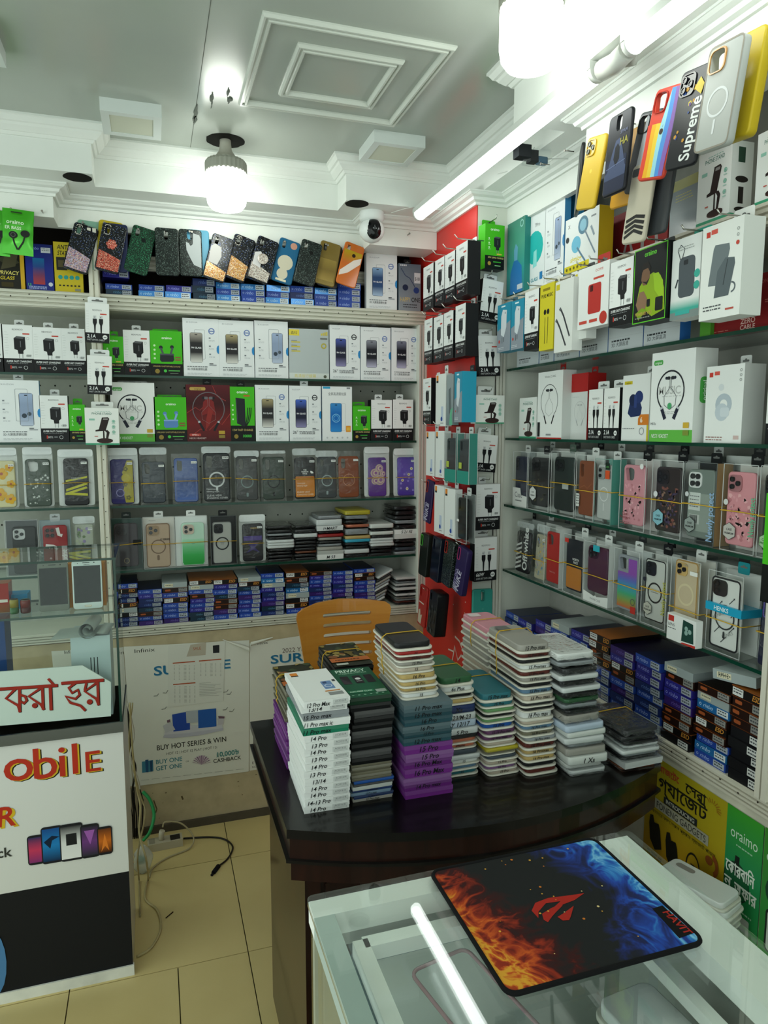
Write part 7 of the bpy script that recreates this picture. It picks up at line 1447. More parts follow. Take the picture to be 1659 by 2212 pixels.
def orai(a):
    a.grad(0, 0, 1, 1, ['#1c7a30', '#1f8a44', '#1f8a50', '#3a9a2c']); a.text('oraimo', .50, .82, .07, '#cfe4cf', maxw=.74); a.greek(.3, .78, .5, 1, .02, '#a8d0b0', .008)
    a.circ(.36, .56, .36, '#1a5f38', .46); a.ring(.36, .56, .36, .03, '#123f28', 26, ry=.46); a.poly([(.26, .62), (.3, .72), (.42, .72), (.4, .6)], '#101c16')
    a.text('কোরবানি'.replace('কো', 'েকা').replace('নি', 'িন'), .44, .595, .075, '#e4ebe0', maxw=.8, bold=.0); a.text('অফার', .62, .49, .075, '#e4ebe0', maxw=.6, bold=.0); a.text('ন', .13, .50, .07, '#e4ebe0', maxw=.2, bold=.0)
    a.greek(.1, .40, .8, 1, .02, '#a8d0b0', .01); a.rect(.06, .06, .72, .32, '#b9beb4', .03)
poster('green poster with Bengali lettering and a pale panel under the shelf', (XR, (B0.y+B1.y)/2-.0, .35), B0.y-B1.y, .36, (0, -1, 0), (-1, 0, 0), orai, base='#2f8a3a', sub=lambda u: .01*u)
D1 = yp(1700, 2000)
poster('second green poster cut off past the Bengali one', (XR, B1.y-.12, .35), .235, .36, (0, -1, 0), (-1, 0, 0), lambda a: (a.grad(0, 0, 1, 1, ['#2a7a2c', '#2f8a3a', '#3f8a2c']), a.text('or', .1, .82, .07, '#cfe4cf', maxw=.2), a.frame(.06, .3, .5, .25, .02, '#15201a', .04), a.rect(.08, .31, .46, .23, '#c9cdc6', .03), a.ring(.2, .66, .16, .05, '#123f28', 16)), base='#2f7a2c')
# ================================================================ SHOWCASE COUNTER WITH BANNER
YL, XL = 1.925, -.100
LZ = zoom(0, 1160, 280, 1548); LB = zoom(0, 1540, 600)
ct = thing('display_counter', 'white display counter with a glass case and printed banner', 'counter', (-.5, 2.1, 0))
def L_(x0, x1, y0, y1, z0, z1): return (x0+.5, x1+.5, y0-2.1, y1-2.1, z0, z1)
zl0 = onY(*LB(350, 95), YL).z
MB('paint', '#c9cbc2').box(*L_(-1.1, XL, YL+.003, 2.21, .0, zl0)).build('cabinet', ct)
MB('grime', '#d2d3ca').box(*L_(-1.1, XL+.003, YL-.002, YL+.01, .0, .03)).build('plinth', ct)
MB('chrome', '#8f9490').box(*L_(-1.1, XL+.002, YL-.004, 2.21, zl0-.028, zl0)).build('rail', ct)
a = Art(1, 1, tuple(Vector((-1.1, YL+.003, 0))-Vector((-.5, 2.1, 0))), mat='print'); a.mat = 'print'
def bp(x, y): q = onY(*LB(x, y), YL+.003); return (q.x+1.1, q.z)
zb1 = bp(740, 950)[1]; zt1 = bp(300, 150)[1]
a.rect(0, zb1, 1.0, zl0-.03-zb1, '#cfd0cb'); a.rect(0, .03, 1.0, zb1-.03, '#14161a')
H = bp(225, 195)[1]-bp(225, 392)[1]
for dx, dz, cc in ((.007, -.004, '#1d1c14'), (.004, -.002, '#c9a827'), (0, 0, '#b0301c')):
    for ch_, xx, yy, hk in (('M', -290, 425, .92), ('o', 26, 412, 1.02), ('b', 205, 396, .98), ('i', 356, 378, 1.0), ('l', 436, 362, .98), ('E', 514, 352, .66)):
        q = bp(xx, yy); a.text(ch_, q[0]+dx, q[1]+dz, H*hk, cc, 'l', .006, 0, res=3, m=True, st=1.12)
x1, zb = bp(98, 665); zt = bp(60, 550)[1]
for dx, dz, cc in ((.007, -.004, '#c9a827'), (0, 0, '#b0301c')): a.text('R', x1+dx, zb+dz, zt-zb, cc, 'r', .018, .1, res=3, m=True)
x1, zb = bp(75, 852); zt = bp(60, 795)[1]; a.text('ck', x1, zb, zt-zb, '#33352f', 'r', .015, m=True)
for k, (xa, xb, yt, yb_, c1, c2, c3) in enumerate([(170, 262, 720, 912, '#2a2f5a', '#c2385a', '#7a2f6a'), (254, 372, 665, 905, '#174a8a', '#1d7ab8', '#0f2a4a'), (364, 492, 648, 890, '#1c1d20', '#d5d6d4', '#e0e0de'), (488, 590, 652, 870, '#24262e', '#6a3a7a', '#2a2c34'), (586, 668, 668, 850, '#5a3018', '#c2661e', '#3a1e12')]):
    p0 = bp(xa, yb_); p1 = bp(xb, yt); a.rect(p0[0], p0[1], p1[0]-p0[0], p1[1]-p0[1], '#1b1c20', .008); a.grad(p0[0]+.003, p0[1]+.006, p1[0]-p0[0]-.006, p1[1]-p0[1]-.012, [c3, c2, c1])
    cx, cz = (p0[0]+p1[0])/2, (p0[1]+p1[1])/2
    if k == 1: a.poly([(cx-.02, cz+.01), (cx, cz+.025), (cx+.018, cz+.02), (cx, cz+.012), (cx-.005, cz-.01)], '#0b2038')
    if k == 2: a.rect(cx-.013, cz-.008, .026, .032, '#1c1d20')
    if k == 3: a.poly([(cx-.014, cz+.03), (cx+.012, cz+.03), (cx, cz-.01)], '#9a5aa8')
    if k == 4: a.poly([(cx-.01, cz-.03), (cx, cz+.02), (cx+.01, cz-.03), (cx, cz-.015)], '#d87a2a')
p0 = bp(-30, 1600); a.circ(p0[0], p0[1]+.05, .03, '#4a7aa8', .09)
a.build('banner', ct)
# glass case on top
ztop = onY(*LZ(1310, 245), YL).z; ybk = onZ(*LZ(1390, 78), ztop).y; zsh = onY(*LZ(1310, 895), YL).z
def gplate(nm, box_, edges):
    m_ = MB('glass'); m_.box(*L_(*box_)); 
    for k in edges: m_.m[k] = 'gloss'; m_.c[k] = C('#1d3a30')
    return m_.build(nm, ct)
gplate('front_glass', (-1.1, XL-.008, YL, YL+.006, zl0, ztop-.006), (1, 3))
gplate('side_glass', (XL-.006, XL, YL, ybk, zl0, ztop-.006), (1, 2, 4))
gplate('top_glass', (-1.1, XL+.002, YL-.004, ybk+.004, ztop-.006, ztop), (2, 3, 4))
gplate('inner_shelf', (-1.1, XL-.008, YL+.008, ybk-.03, zsh-.006, zsh), (2, 3, 4))
# sign board with red lettering leaning inside the front glass
YS = YL+.012
def sp_(x, y): q = onY(*LZ(x, y), YS); return (q.x, q.z)
ol = [sp_(-400, 2290), sp_(1325, 2140), sp_(1325, 1735), sp_(985, 1535), sp_(-400, 1640)]
sg = thing('sign_board', 'white sign board with red Bengali lettering in the glass case', 'sign', (-.2, YS, zl0))
m_ = MB('print', '#d9dcd8'); m_.prism([(x+.2, max(z, zl0+.0005)-zl0) for x, z in ol], 0, .004, 'y'); m_.build('board', sg)
a = Art(1, 1, (0, 0, 0))
def q_(x, y): p = sp_(x, y); return (p[0]+.2, p[1]-zl0)
def stroke(pts, t, cc, off=(0, 0)): a.line([(p[0]+off[0], p[1]+off[1]) for p in (q_(*k) for k in pts)], t, cc)
for off, cc in (((.0016, -.0016), '#23201c'), ((0, 0), '#a8281c')):
    stroke([(-10, 1815), (690, 1770)], .008, cc, off)                                             # head line of the first word
    stroke([(190, 1805), (70, 1925), (215, 2010), (240, 2090)], .0065, cc, off); stroke([(232, 1805), (235, 2085)], .0065, cc, off); stroke([(232, 1880), (300, 1900), (318, 1950), (285, 1985), (250, 1960)], .0065, cc, off)
    stroke([(505, 1790), (340, 1900), (490, 2000), (525, 2060)], .0065, cc, off); stroke([(505, 1790), (515, 2060)], .0065, cc, off); a.circ(*[v for v in (q_(415, 2010)[0]+off[0], q_(415, 2010)[1]+off[1])], .0065, cc)
    stroke([(575, 1690), (640, 1760)], .006, cc, off); stroke([(600, 1780), (610, 2065)], .0075, cc, off)
    stroke([(730, 1745), (1240, 1705)], .008, cc, off)                                            # second word
    stroke([(900, 1740), (820, 1800), (860, 1860), (930, 1820), (950, 1880), (900, 1930), (780, 1900), (840, 1975), (960, 2010), (1020, 2070)], .0065, cc, off)
    stroke([(1165, 1730), (1010, 1840), (1150, 1930), (1180, 2005)], .0065, cc, off); stroke([(1165, 1730), (1175, 2005)], .0065, cc, off); stroke([(1030, 1740), (1010, 1830)], .0055, cc, off); a.circ(q_(1070, 1965)[0]+off[0], q_(1070, 1965)[1]+off[1], .007, cc)
a.build('lettering', sg)
# things in the case
def lcase(name, label, cat, xl, xr, yt, yb, Y, z, d, col, art=None, mat='print', faces=None, grp=None):
    p0 = onY(*LZ(xl, (yt+yb)/2), Y); p1 = onY(*LZ(xr, (yt+yb)/2), Y); zt = onY(*LZ((xl+xr)/2, yt), Y).z
    return carton(name, label, cat, p1.x-p0.x, zt-z, d, ((p0.x+p1.x)/2, Y+d/2, z+.0006), 0, grp, art, col=col, faces=faces, mat=mat)
ob = 'orange boxes in the glass case'
zz_ = zsh
for i, s_ in enumerate(('undermost', 'middle', 'topmost')):
    p0 = onY(*LZ(815, 600), 2.0); p1 = onY(*LZ(1262, 600), 2.0); h_ = (onY(*LZ(1260, 300), 2.0).z-zsh)/3
    carton('spare_part_box', 'orange box behind the white phone screen, %s of three' % s_, 'box', p1.x-p0.x, h_-.001, .08, ((p0.x+p1.x)/2, 2.04, zsh+.0006+i*h_), 0, ob, None, col='#b3701c')
def screen_panel(label, xl, xr, yt, yb, Y, col, btn):
    p0 = onY(*LZ(xl, (yt+yb)/2), Y); p1 = onY(*LZ(xr, (yt+yb)/2), Y); w_ = p1.x-p0.x; h_ = onY(*LZ((xl+xr)/2, yt), Y).z-zsh
    t = thing('phone_screen', label, 'phone screen', ((p0.x+p1.x)/2, Y, zsh+.0012), (-.04, 0, 0)); MB('satin', col).slab(w_, h_, .008, .006, .001, 'y', (0, 0, h_/2)).build('panel', t)
    a = Art(w_, h_, (-w_/2, -.003, 0), mat='gloss'); a.rect(.05, .13, .9, .75, '#0e0f12'); a.rect(.36, .935, .24, .012, '#2a2c30'); a.circ(.75, .94, .022, '#1c1e22'); a.circ(.2, .935, .015, '#2a2c30')
    if btn: a.text('SAMSUNG', .5, .895, .018, '#55585c', maxw=.28, bold=.02); a.rect(.38, .045, .24, .035, '#b08a4a', .05); a.rect(.39, .05, .22, .025, '#d8d4c8', .04)
    a.build('display', t)
screen_panel('white phone screen panel with a home button in the glass case', 865, 1222, 278, 888, 1.975, '#c9cfcf', True)
screen_panel('grey phone screen panel beside the white one in the glass case', 455, 822, 305, 905, 1.975, '#6f716a', False)
lcase('snack_pack', 'red packet in the glass case beside the blue box', 'packet', -60, 108, 560, 940, 2.0, zsh, .05, '#8f2420', lambda a: (a.rect(.3, .35, .6, .1, '#d0c8c0'), a.grad(0, 0, 1, .3, ['#7a4a20', '#8a3a20'])), 'gloss')
lcase('small_box', 'bright blue folded box behind the cans in the glass case', 'box', 75, 330, 690, 800, 2.03, zsh, .05, '#2380b0')
def can(label, xl, xr, yt, Y, c1, c2):
    p0 = onY(*LZ(xl, 840), Y); p1 = onY(*LZ(xr, 840), Y); r_ = (p1.x-p0.x)/2-.0005; h_ = onY(*LZ((xl+xr)/2, yt), Y).z-zsh
    t = thing('drink_can', label, 'can', ((p0.x+p1.x)/2, Y, zsh)); m_ = MB('gloss', c1); m_.lathe([(r_*.9, 0), (r_, .003), (r_, h_*.45)], 18, col=c1); m_.lathe([(r_, h_*.45), (r_, h_-.004), (r_*.88, h_)], 18, col=c2); m_.build('body', t)
    MB('chrome', '#a8a8a0').lathe([(r_*.88, h_), (r_*.86, h_+.001), (r_*.8, h_-.0005)], 18).build('lid', t)
can('small green and gold can in the glass case', 112, 228, 745, 1.985, '#2a5a2c', '#8a7a2a'); can('small dark red can in the glass case', 240, 372, 748, 1.985, '#4a1c1c', '#6a2420')
zf_ = zl0+.0005
t = lcase('white_box', 'white steel box with three slots in the glass case', 'box', 845, 1318, 1190, 1520, 1.98, zf_, .12, '#b3c0c2', lambda a: [a.rect(.48+.085*i, .50, .022, .24, '#1c1f20') for i in range(3)], 'satin', {'left': '#8fa0a0'})
p0 = onY(*LZ(900, 1150), 1.99)
pr = thing('paper_roll', 'curled white paper lying on the steel box', 'paper', (p0.x, 2.02, onY(*LZ(1080, 1190), 1.98).z))
m_ = MB('paper', '#c3c9c6'); sp2 = []
for i in range(28): th = i*.45; r_ = .006+.0007*i; sp2.append((r_*math.cos(th), .02+r_*math.sin(th)))
sp2 += [(.05, .006), (-.0, .004), (-.09, .002)]
m_.loft([[(x+.03, -.05, z) for x, z in sp2], [(x+.045, .05, z+.002) for x, z in sp2]], closed=False, cap0=False, cap1=False); m_.build('sheet', pr)
t = thing('cloth_pouch', 'dark brown folded pouch beside the white steel box', 'pouch', (onY(*LZ(590, 1450), 1.98).x, 2.03, zf_))
m_ = MB('matte', '#241b18'); m_.slab(.085, .09, .012, .03, .01, 'z', (0, 0, .015)); m_.build('lower_fold', t); m_ = MB('matte', '#2c211c'); m_.slab(.075, .085, .015, .024, .01, 'z', (-.006, 0, .042)); m_.build('upper_fold', t)
lcase('small_box', 'dark blue carton at the far end of the glass case floor', 'box', -100, 58, 1000, 1290, 2.02, zf_, .08, '#1f3f74', lambda a: a.text('ok', .7, .4, .1, '#c9d2e0'))
t = thing('glue_bottle', 'small blue bottle with green bands in the glass case', 'bottle', (onY(*LZ(280, 1200), 2.08).x, 2.08, zf_))
m_ = MB('gloss', '#1f4a7a'); m_.lathe([(.008, 0), (.008, .02), (.0075, .04), (.005, .046), (.004, .056)], 14); m_.build('body', t); m_ = MB('gloss', '#2fa84a'); m_.lathe([(.0084, .018), (.0084, .032)], 14); m_.build('label_band', t); m_ = MB('gloss', '#2fa84a'); m_.lathe([(.0086, 0), (.0086, .007)], 14); m_.build('label_band', t)
# ================================================================ POSTERS ON THE LOWER BACK WALL
PZ = zoom(230, 1340, 470)
def pw(x, y): q = onY(*PZ(x, y), YB); return (q.x, q.z)
def wall_poster(name, label, cat, corners, lift, draw, base='#d6d6cb', dents=True, thick=.0008):
    P_ = [pw(*c_) for c_ in corners]; cx = sum(p[0] for p in P_)/4; zb = min(p[1] for p in P_)
    t = thing(name, label, cat, (cx, YB, zb)); m_ = MB('paper', base); nx, nz = 12, 12; ids = []
    rr = random.Random(len(label))
    for j in range(nz+1):
        for i in range(nx+1):
            u, v = i/nx, j/nz; b0 = [P_[3][k]*(1-u)+P_[2][k]*u for k in (0, 1)]; t0 = [P_[0][k]*(1-u)+P_[1][k]*u for k in (0, 1)]
            x, z = b0[0]*(1-v)+t0[0]*v, b0[1]*(1-v)+t0[1]*v
            m_.vert((x-cx, -lift, z-zb))
    for j in range(nz):
        for i in range(nx): m_.face((j*(nx+1)+i, j*(nx+1)+i+1, (j+1)*(nx+1)+i+1, (j+1)*(nx+1)+i), smooth=True)
    for j in range(nz+1):
        for i in range(nx+1): m_.vert(Vector(m_.v[j*(nx+1)+i])+Vector((0, .0004, 0)))
    N = (nx+1)*(nz+1)
    for i in range(nx): m_.face((N+nz*(nx+1)+i+1, N+nz*(nx+1)+i, nz*(nx+1)+i, nz*(nx+1)+i+1)); m_.face((N+i, N+i+1, i+1, i))
    for j in range(nz): m_.face((N+(j+1)*(nx+1), N+j*(nx+1), j*(nx+1), (j+1)*(nx+1))); k = nx; m_.face((N+j*(nx+1)+k, N+(j+1)*(nx+1)+k, (j+1)*(nx+1)+k, j*(nx+1)+k))
    m_.build('sheet', t)
    a = Art(1, 1, (-cx, -lift, -zb), mat='paper'); a.k = 1; a.poly([(p[0]*.998+cx*.002, p[1]) for p in P_], base); draw(a); a.build('printed_face', t); return t
def tx(a, s_, x, y, hpx, cc, al='l', bold=0, wpx=None, **k):
    p = pw(x, y); q = pw(x, y-hpx); mw = (pw(x+wpx, y)[0]-p[0]) if wpx else None
    a.text(s_, p[0], p[1], q[1]-p[1], cc, al, bold, m=True, maxw=mw, **k)
def pp(a, pts, cc): a.poly([pw(*q) for q in pts], cc)
def draw1(a):
    tx(a, 'Infinix', 215, 248, 30, '#22241f', wpx=155, st=1.5); tx(a, 'SURPRISE', 366, 425, 72, '#9ab4b8', bold=.018, wpx=585, st=1.9); tx(a, 'SURPRISE', 362, 420, 72, '#1f6a92', bold=.018, wpx=585, st=1.9)
    tx(a, 'BUY HOT SERIES & WIN', 385, 990, 40, '#26261f', bold=.012, wpx=530); tx(a, 'HOT 12 | HOT 12 PLAY | HOT 12i', 458, 1025, 20, '#4a4a42', wpx=385)
    tx(a, 'BUY ONE', 378, 1095, 34, '#3a7f8a', bold=.012, wpx=200); tx(a, 'GET ONE', 378, 1145, 34, '#3a7f8a', bold=.012, wpx=200); tx(a, 'OR', 605, 1080, 12, '#6a6a62'); tx(a, '10,000৳', 845, 1040, 36, '#3a7f7a', bold=.012, wpx=185); tx(a, 'CASHBACK', 815, 1085, 30, '#26261f', bold=.01, wpx=212); tx(a, 'UP TO', 838, 1045, 34, '#6a8a86', wpx=20)
    pp(a, [(270, 1075), (355, 1062), (358, 1148), (272, 1160)], '#3a7a92'); pp(a, [(295, 1062), (320, 1058), (320, 1155), (300, 1155)], '#234f78'); pp(a, [(330, 1070), (350, 1066), (350, 1150), (335, 1150)], '#1f4468')
    for k in range(11): th = PI*(.08+.84*k/10); pp(a, [(725, 1098), (725+70*math.cos(th)-6, 1095-68*math.sin(th)), (725+70*math.cos(th)+8, 1095-68*math.sin(th))], '#8a6a86' if k % 2 else '#a88aa2')
    pp(a, [(430, 890), (445, 860), (888, 815), (890, 835), (700, 875), (500, 895)], '#b3b2bd'); pp(a, [(440, 850), (600, 800), (880, 790), (885, 818), (600, 858), (445, 868)], '#c2c1c6')
    pp(a, [(500, 715), (605, 695), (635, 700), (637, 830), (510, 845)], '#1f459c'); pp(a, [(605, 690), (695, 682), (700, 775), (610, 780)], '#a8aeb4'); pp(a, [(697, 682), (835, 668), (838, 805), (700, 820)], '#1f56a2'); pp(a, [(430, 800), (490, 770), (525, 830), (450, 855)], '#b9b9bc'); pp(a, [(845, 745), (895, 735), (890, 790), (850, 795)], '#b9b4b8'); pp(a, [(460, 760), (485, 750), (488, 770), (465, 778)], '#6a4f5c'); pp(a, [(850, 725), (900, 730), (898, 745), (855, 745)], '#6a4f5c')
    for k, (x, y) in enumerate(((360, 575), (430, 550), (890, 545), (915, 560), (420, 675), (935, 690), (885, 680))): a.line([pw(x, y), pw(x+25, y-3+4*(k % 2)), pw(x+38, y-20)], .0022, '#55584f')
    for k in range(10): a.line([pw(265+80*k, 1215-9*k), pw(325+80*k, 1209-9*k)], .0012, '#8a8a80')
poster1 = wall_poster('poster', 'wrinkled white phone poster reading BUY ONE GET ONE', 'poster', [(132, 200), (1088, 150), (1086, 1150), (205, 1265)], .0022, draw1)
def draw2(a):
    tx(a, 'Infinix', 1150, 185, 24, '#22241f', wpx=112); tx(a, '2022 YEAR END', 1340, 248, 36, '#5c5048', wpx=390); tx(a, 'SURPRISE', 1256, 335, 66, '#9ab4b8', bold=.018, wpx=560, st=1.9); tx(a, 'SURPRISE', 1252, 330, 66, '#1f6a92', bold=.018, wpx=560, st=1.9); tx(a, 'E', 1112, 1095, 20, '#22241f'); tx(a, 'NO', 1112, 1125, 16, '#55554c')
poster2 = wall_poster('poster', 'white 2022 year end poster behind the desk and chair', 'poster', [(1092, 175), (2000, 40), (2000, 1010), (1090, 1145)], .0016, draw2)
wall_poster('poster', 'white poster strip beside the wrinkled poster and display counter', 'poster', [(-420, 235), (128, 205), (200, 1262), (-300, 1330)], .0012, lambda a: (tx(a, 'Infinix', -60, 265, 26, '#22241f', wpx=178), tx(a, 'Infinix', -320, 255, 26, '#22241f', wpx=140)))
def draw3(a):
    for (x, y, rows) in ((505, 325, 11), (705, 308, 10), (508, 487, 12)):
        a.line([pw(x, y), pw(x+170, y-14)], .0042, '#a84a24')
        for r_ in range(rows):
            for c_ in range(5): a.line([pw(x+8+38*c_, y+18+10.5*r_), pw(x+8+38*c_+(20 if c_ == 2 else 9), y+17+10.5*r_)], .0010, '#6a6a62'); a.k -= 1
    pp(a, [(640, 185), (760, 165), (755, 262), (610, 275)], '#b3aa98'); tx(a, 'SALE', 660, 225, 22, '#a8542c', wpx=60); pp(a, [(810, 190), (860, 185), (860, 245), (812, 248)], '#1c1f22')
    for r_ in range(9): a.line([pw(708, 478+12*r_), pw(708+RND.uniform(60, 170), 470+12*r_)], .0009, '#7a7a72')
wall_poster('price_list', 'white price list with orange table heads taped over the poster', 'paper', [(470, 195), (905, 155), (890, 610), (475, 660)], .0036, draw3, base='#d2d2c8')
for (x0, y0, x1, y1, s_) in ((885, 145, 1085, 215, 1), (1098, 178, 1265, 125, -1)):      # curled torn corners
    A_, B_ = Vector((pw(x0, y0)[0], YB-.004, pw(x0, y0)[1])), Vector((pw(x1, y1)[0], YB-.010, pw(x1, y1)[1])); d_ = B_-A_; m_ = MB('paper', '#d2d2c6')
    m_.loft([[A_+d_*t_+Vector((0, -.006*math.sin(th), .006*math.cos(th)))*(.25+t_*1.2 if s_ > 0 else 1.3-t_) for th in [k*.55 for k in range(10)]] for t_ in (0, .25, .5, .75, 1)], closed=False, cap0=False, cap1=False)
    pq = poster1 if s_ > 0 else poster2; o = m_.build('torn_curl', pq); o.matrix_parent_inverse = Matrix.Translation(pq.location).inverted()
# ================================================================ CABLES AND FLOOR THINGS
def cable(name, label, pts, r, col, cat='cable', mat='satin', par=None):
    P_ = [Vector(p) for p in pts]; out = []
    for i in range(len(P_)-1):
        p0, p1, p2, p3 = P_[max(i-1, 0)], P_[i], P_[i+1], P_[min(i+2, len(P_)-1)]
        for k in range(7):
            t_ = k/7; out.append(.5*((2*p1)+(-p0+p2)*t_+(2*p0-5*p1+4*p2-p3)*t_*t_+(-p0+3*p1-3*p2+p3)*t_**3))
    out.append(P_[-1]); out = [Vector((p.x, p.y, max(p.z, r+.0003))) for p in out]; m_ = MB(mat, col); m_.tube(out, r, 6)
    if par: return m_.build(name, par)
    return tag(m_.build(name), label, cat)
LF = lambda x, y, z=.004: onZ(*LB(x, y), z)
def wv(x, y, Y): return onY(*LB(x, y), Y)
cable('power_cable', 'pale yellow cable running down beside the counter and over the floor', [wv(775, -60, 2.52), wv(790, 200, 2.53), wv(815, 440, 2.54), wv(838, 560, 2.5), wv(832, 720, 2.36), wv(872, 870, 2.19), LF(885, 1000), LF(868, 1110), LF(940, 1180), LF(960, 1290), LF(905, 1400), LF(818, 1456)], .0035, '#b3a679')
cable('power_cable', 'second pale cable looping down beside the counter', [wv(792, -60, 2.575), wv(772, 200, 2.575), wv(832, 470, 2.575), wv(868, 590, 2.545), wv(842, 740, 2.42), wv(822, 860, 2.24), LF(830, 1000), LF(834, 1120), LF(838, 1215)], .003, '#a0946c')
cable('data_cable', 'thin white cable behind the counter edge', [wv(760, -60, 2.56), wv(800, 120, 2.56), wv(780, 260, 2.56), wv(825, 400, 2.56), wv(835, 455, 2.56)], .003, '#bdb9ac')
cable('data_cable', 'black cable hanging behind the counter edge', [wv(765, -40, 2.61), wv(780, 220, 2.61), wv(810, 330, 2.61), wv(790, 470, 2.61), wv(800, 620, 2.6), wv(785, 740, 2.6)], .004, '#1c1a18')
cable('hose', 'bright green plastic hose curving beside the counter', [wv(852, 470, 2.61), wv(895, 520, 2.6), wv(920, 610, 2.58), wv(895, 710, 2.55), wv(855, 762, 2.55)], .006, '#2f9a5a', 'hose')
m_ = MB('matte', '#1d1b1a'); b_ = wv(808, 560, 2.618)
for k in range(7):
    m_.tube([b_+Vector((-.02+.006*k, 0, .075)), b_+Vector((-.02+.008*k-.006*(k % 2), .005*(k % 3), .02)), b_+Vector((-.018+.007*k, .004*(k % 2), -.04)), b_+Vector((-.02+.006*k, 0, -.13))], .0022, 5)
o_ = tag(m_.build('cable_bundle'), 'tangled bundle of thin black wires against the wall', 'cable'); o_['kind'] = 'stuff'
# power strip
ps = onZ(*LB(988, 815), 0); pst = thing('power_strip', 'cream power strip lying on the tiled floor', 'power strip', (ps.x, ps.y+.02, 0), (0, 0, .05))
m_ = MB('satin', '#b5ae97'); m_.box(-.06, .06, -.022, .022, 0, .028); m_.build('body', pst)
MB('matte', '#2c2a25').box(.018, .052, -.016, .016, .028, .0292).build('switch_plate', pst); MB('satin', '#8f8a78').box(-.055, -.035, -.016, .016, .028, .0292).build('socket', pst)
m_ = MB('satin', '#c3bda8'); m_.tube([(-.012, 0, .028), (-.012, 0, .05), (-.008, .0, .062)], .010, 10); m_.build('plug', pst)
cable('power_cable', 'pale cable arching out of the power strip plug', [Vector((ps.x-.007, ps.y+.02, .0745)), Vector((ps.x+.005, ps.y+.026, .09)), Vector((ps.x+.06, ps.y+.03, .07)), LF(1155, 740, .02), LF(1130, 810), LF(1000, 865), LF(915, 925), LF(892, 985)], .003, '#a89e7c')
cable('charging_cable', 'black cable with a plug lying on the tiles', [LF(1095, 750), LF(1250, 742), LF(1340, 755), LF(1390, 800), LF(1360, 870), LF(1305, 915)], .0032, '#1c1b18')
p0, p1 = LF(1305, 915), LF(1275, 955); m_ = MB('matte', '#17161a'); m_.tube([p0, (p0+p1)/2, p1], .008, 8); m_.tube([p1, p1+(p1-p0)*.35], .005, 6); tag(m_.build('cable_plug'), 'black plug at the end of the cable on the tiles', 'plug')
p0, p1 = LF(990, 1225, .002), LF(1034, 1188, .002); m_ = MB('matte', '#2a2418'); m_.tube([p0, p1], .0016, 6); tag(m_.build('wire_scrap'), 'short dark wire scrap on the beige tiles', 'wire')
bg = onY(*LB(852, 880), 2.40); t = thing('plastic_bag', 'crumpled clear and green plastic bag beside the counter', 'bag', (bg.x, 2.40, 0))
r = random.Random(9); m_ = MB('milky', '#c9d6d2'); rings = []
for j in range(8):
    v = j/7; rings.append([((.032*math.sin(PI*(.18+.74*v))*(1+r.uniform(-.22, .22)))*math.cos(2*PI*i/14), (.024*math.sin(PI*(.18+.74*v))*(1+r.uniform(-.22, .22)))*math.sin(2*PI*i/14), .002+.095*v) for i in range(14)])
m_.loft(rings); m_.build('bag', t); m_ = MB('satin', '#2f8a62'); m_.slab(.026, .03, .008, .018, .004, 'z', (-.004, 0, .045)); m_.build('green_lining', t)
# ================================================================ GLASS-TOPPED COUNTER IN FRONT
GZ = .95; GX0, GX1, GY1, GY0 = .158, .606, .772, -.25
fc = thing('glass_counter', 'glass-topped white counter with phone packs inside and a mouse pad on it', 'counter', ((GX0+GX1)/2, .3, 0))
ox_, oy_ = (GX0+GX1)/2, .3
def F_(x0, x1, y0, y1, z0, z1): return (x0-ox_, x1-ox_, y0-oy_, y1-oy_, z0, z1)
m_ = MB('topglass'); m_.slab(GX1-GX0+.006, GY1-GY0, .008, .008, .0005, 'z', (0, (GY1+GY0)/2-oy_, GZ-.004)); m_.build('top_glass', fc)
def bar(nm, b_, col='#eef0ea', mat='paint'): return MB(mat, col).box(*F_(*b_)).build(nm, fc)
bar('top_rail', (GX0, GX1, GY1-.030, GY1, .915, .9418)); bar('top_rail', (GX1-.058, GX1, GY0, GY1-.030, .915, .9418)); bar('top_rail', (GX0, GX0+.024, GY0, GY1-.030, .915, .9418), '#a9b8b2')
bar('inner_rail', (GX0+.052, GX1-.062, GY1-.064, GY1-.046, .90, .918)); bar('inner_rail', (GX0+.040, GX0+.058, GY0, GY1-.05, .90, .918)); bar('inner_rail', (GX1-.085, GX1-.07, GY0, GY1-.064, .885, .90))
bar('gap_strip', (GX0+.022, GX1-.058, GY1-.047, GY1-.030, .885, .90), '#5d7076'); bar('gap_strip', (GX0+.024, GX0+.040, GY0, GY1-.03, .885, .90), '#4f6870')
bar('inner_floor', (GX0+.01, GX1-.01, GY0, GY1-.02, .66, .672), '#a8b0ae'); bar('back_board', (GX0+.004, GX1, GY1-.012, GY1-.002, 0, .915), '#b5bab2'); bar('side_board', (GX1-.012, GX1-.002, GY0, GY1-.012, 0, .915), '#c3c7bf')
m_ = MB('glass'); m_.box(*F_(GX0, GX0+.006, GY0, GY1-.012, .60, .915)); m_.build('side_glass', fc); bar('base_board', (GX0, GX0+.01, GY0, GY1-.012, 0, .60), '#8f9a94')
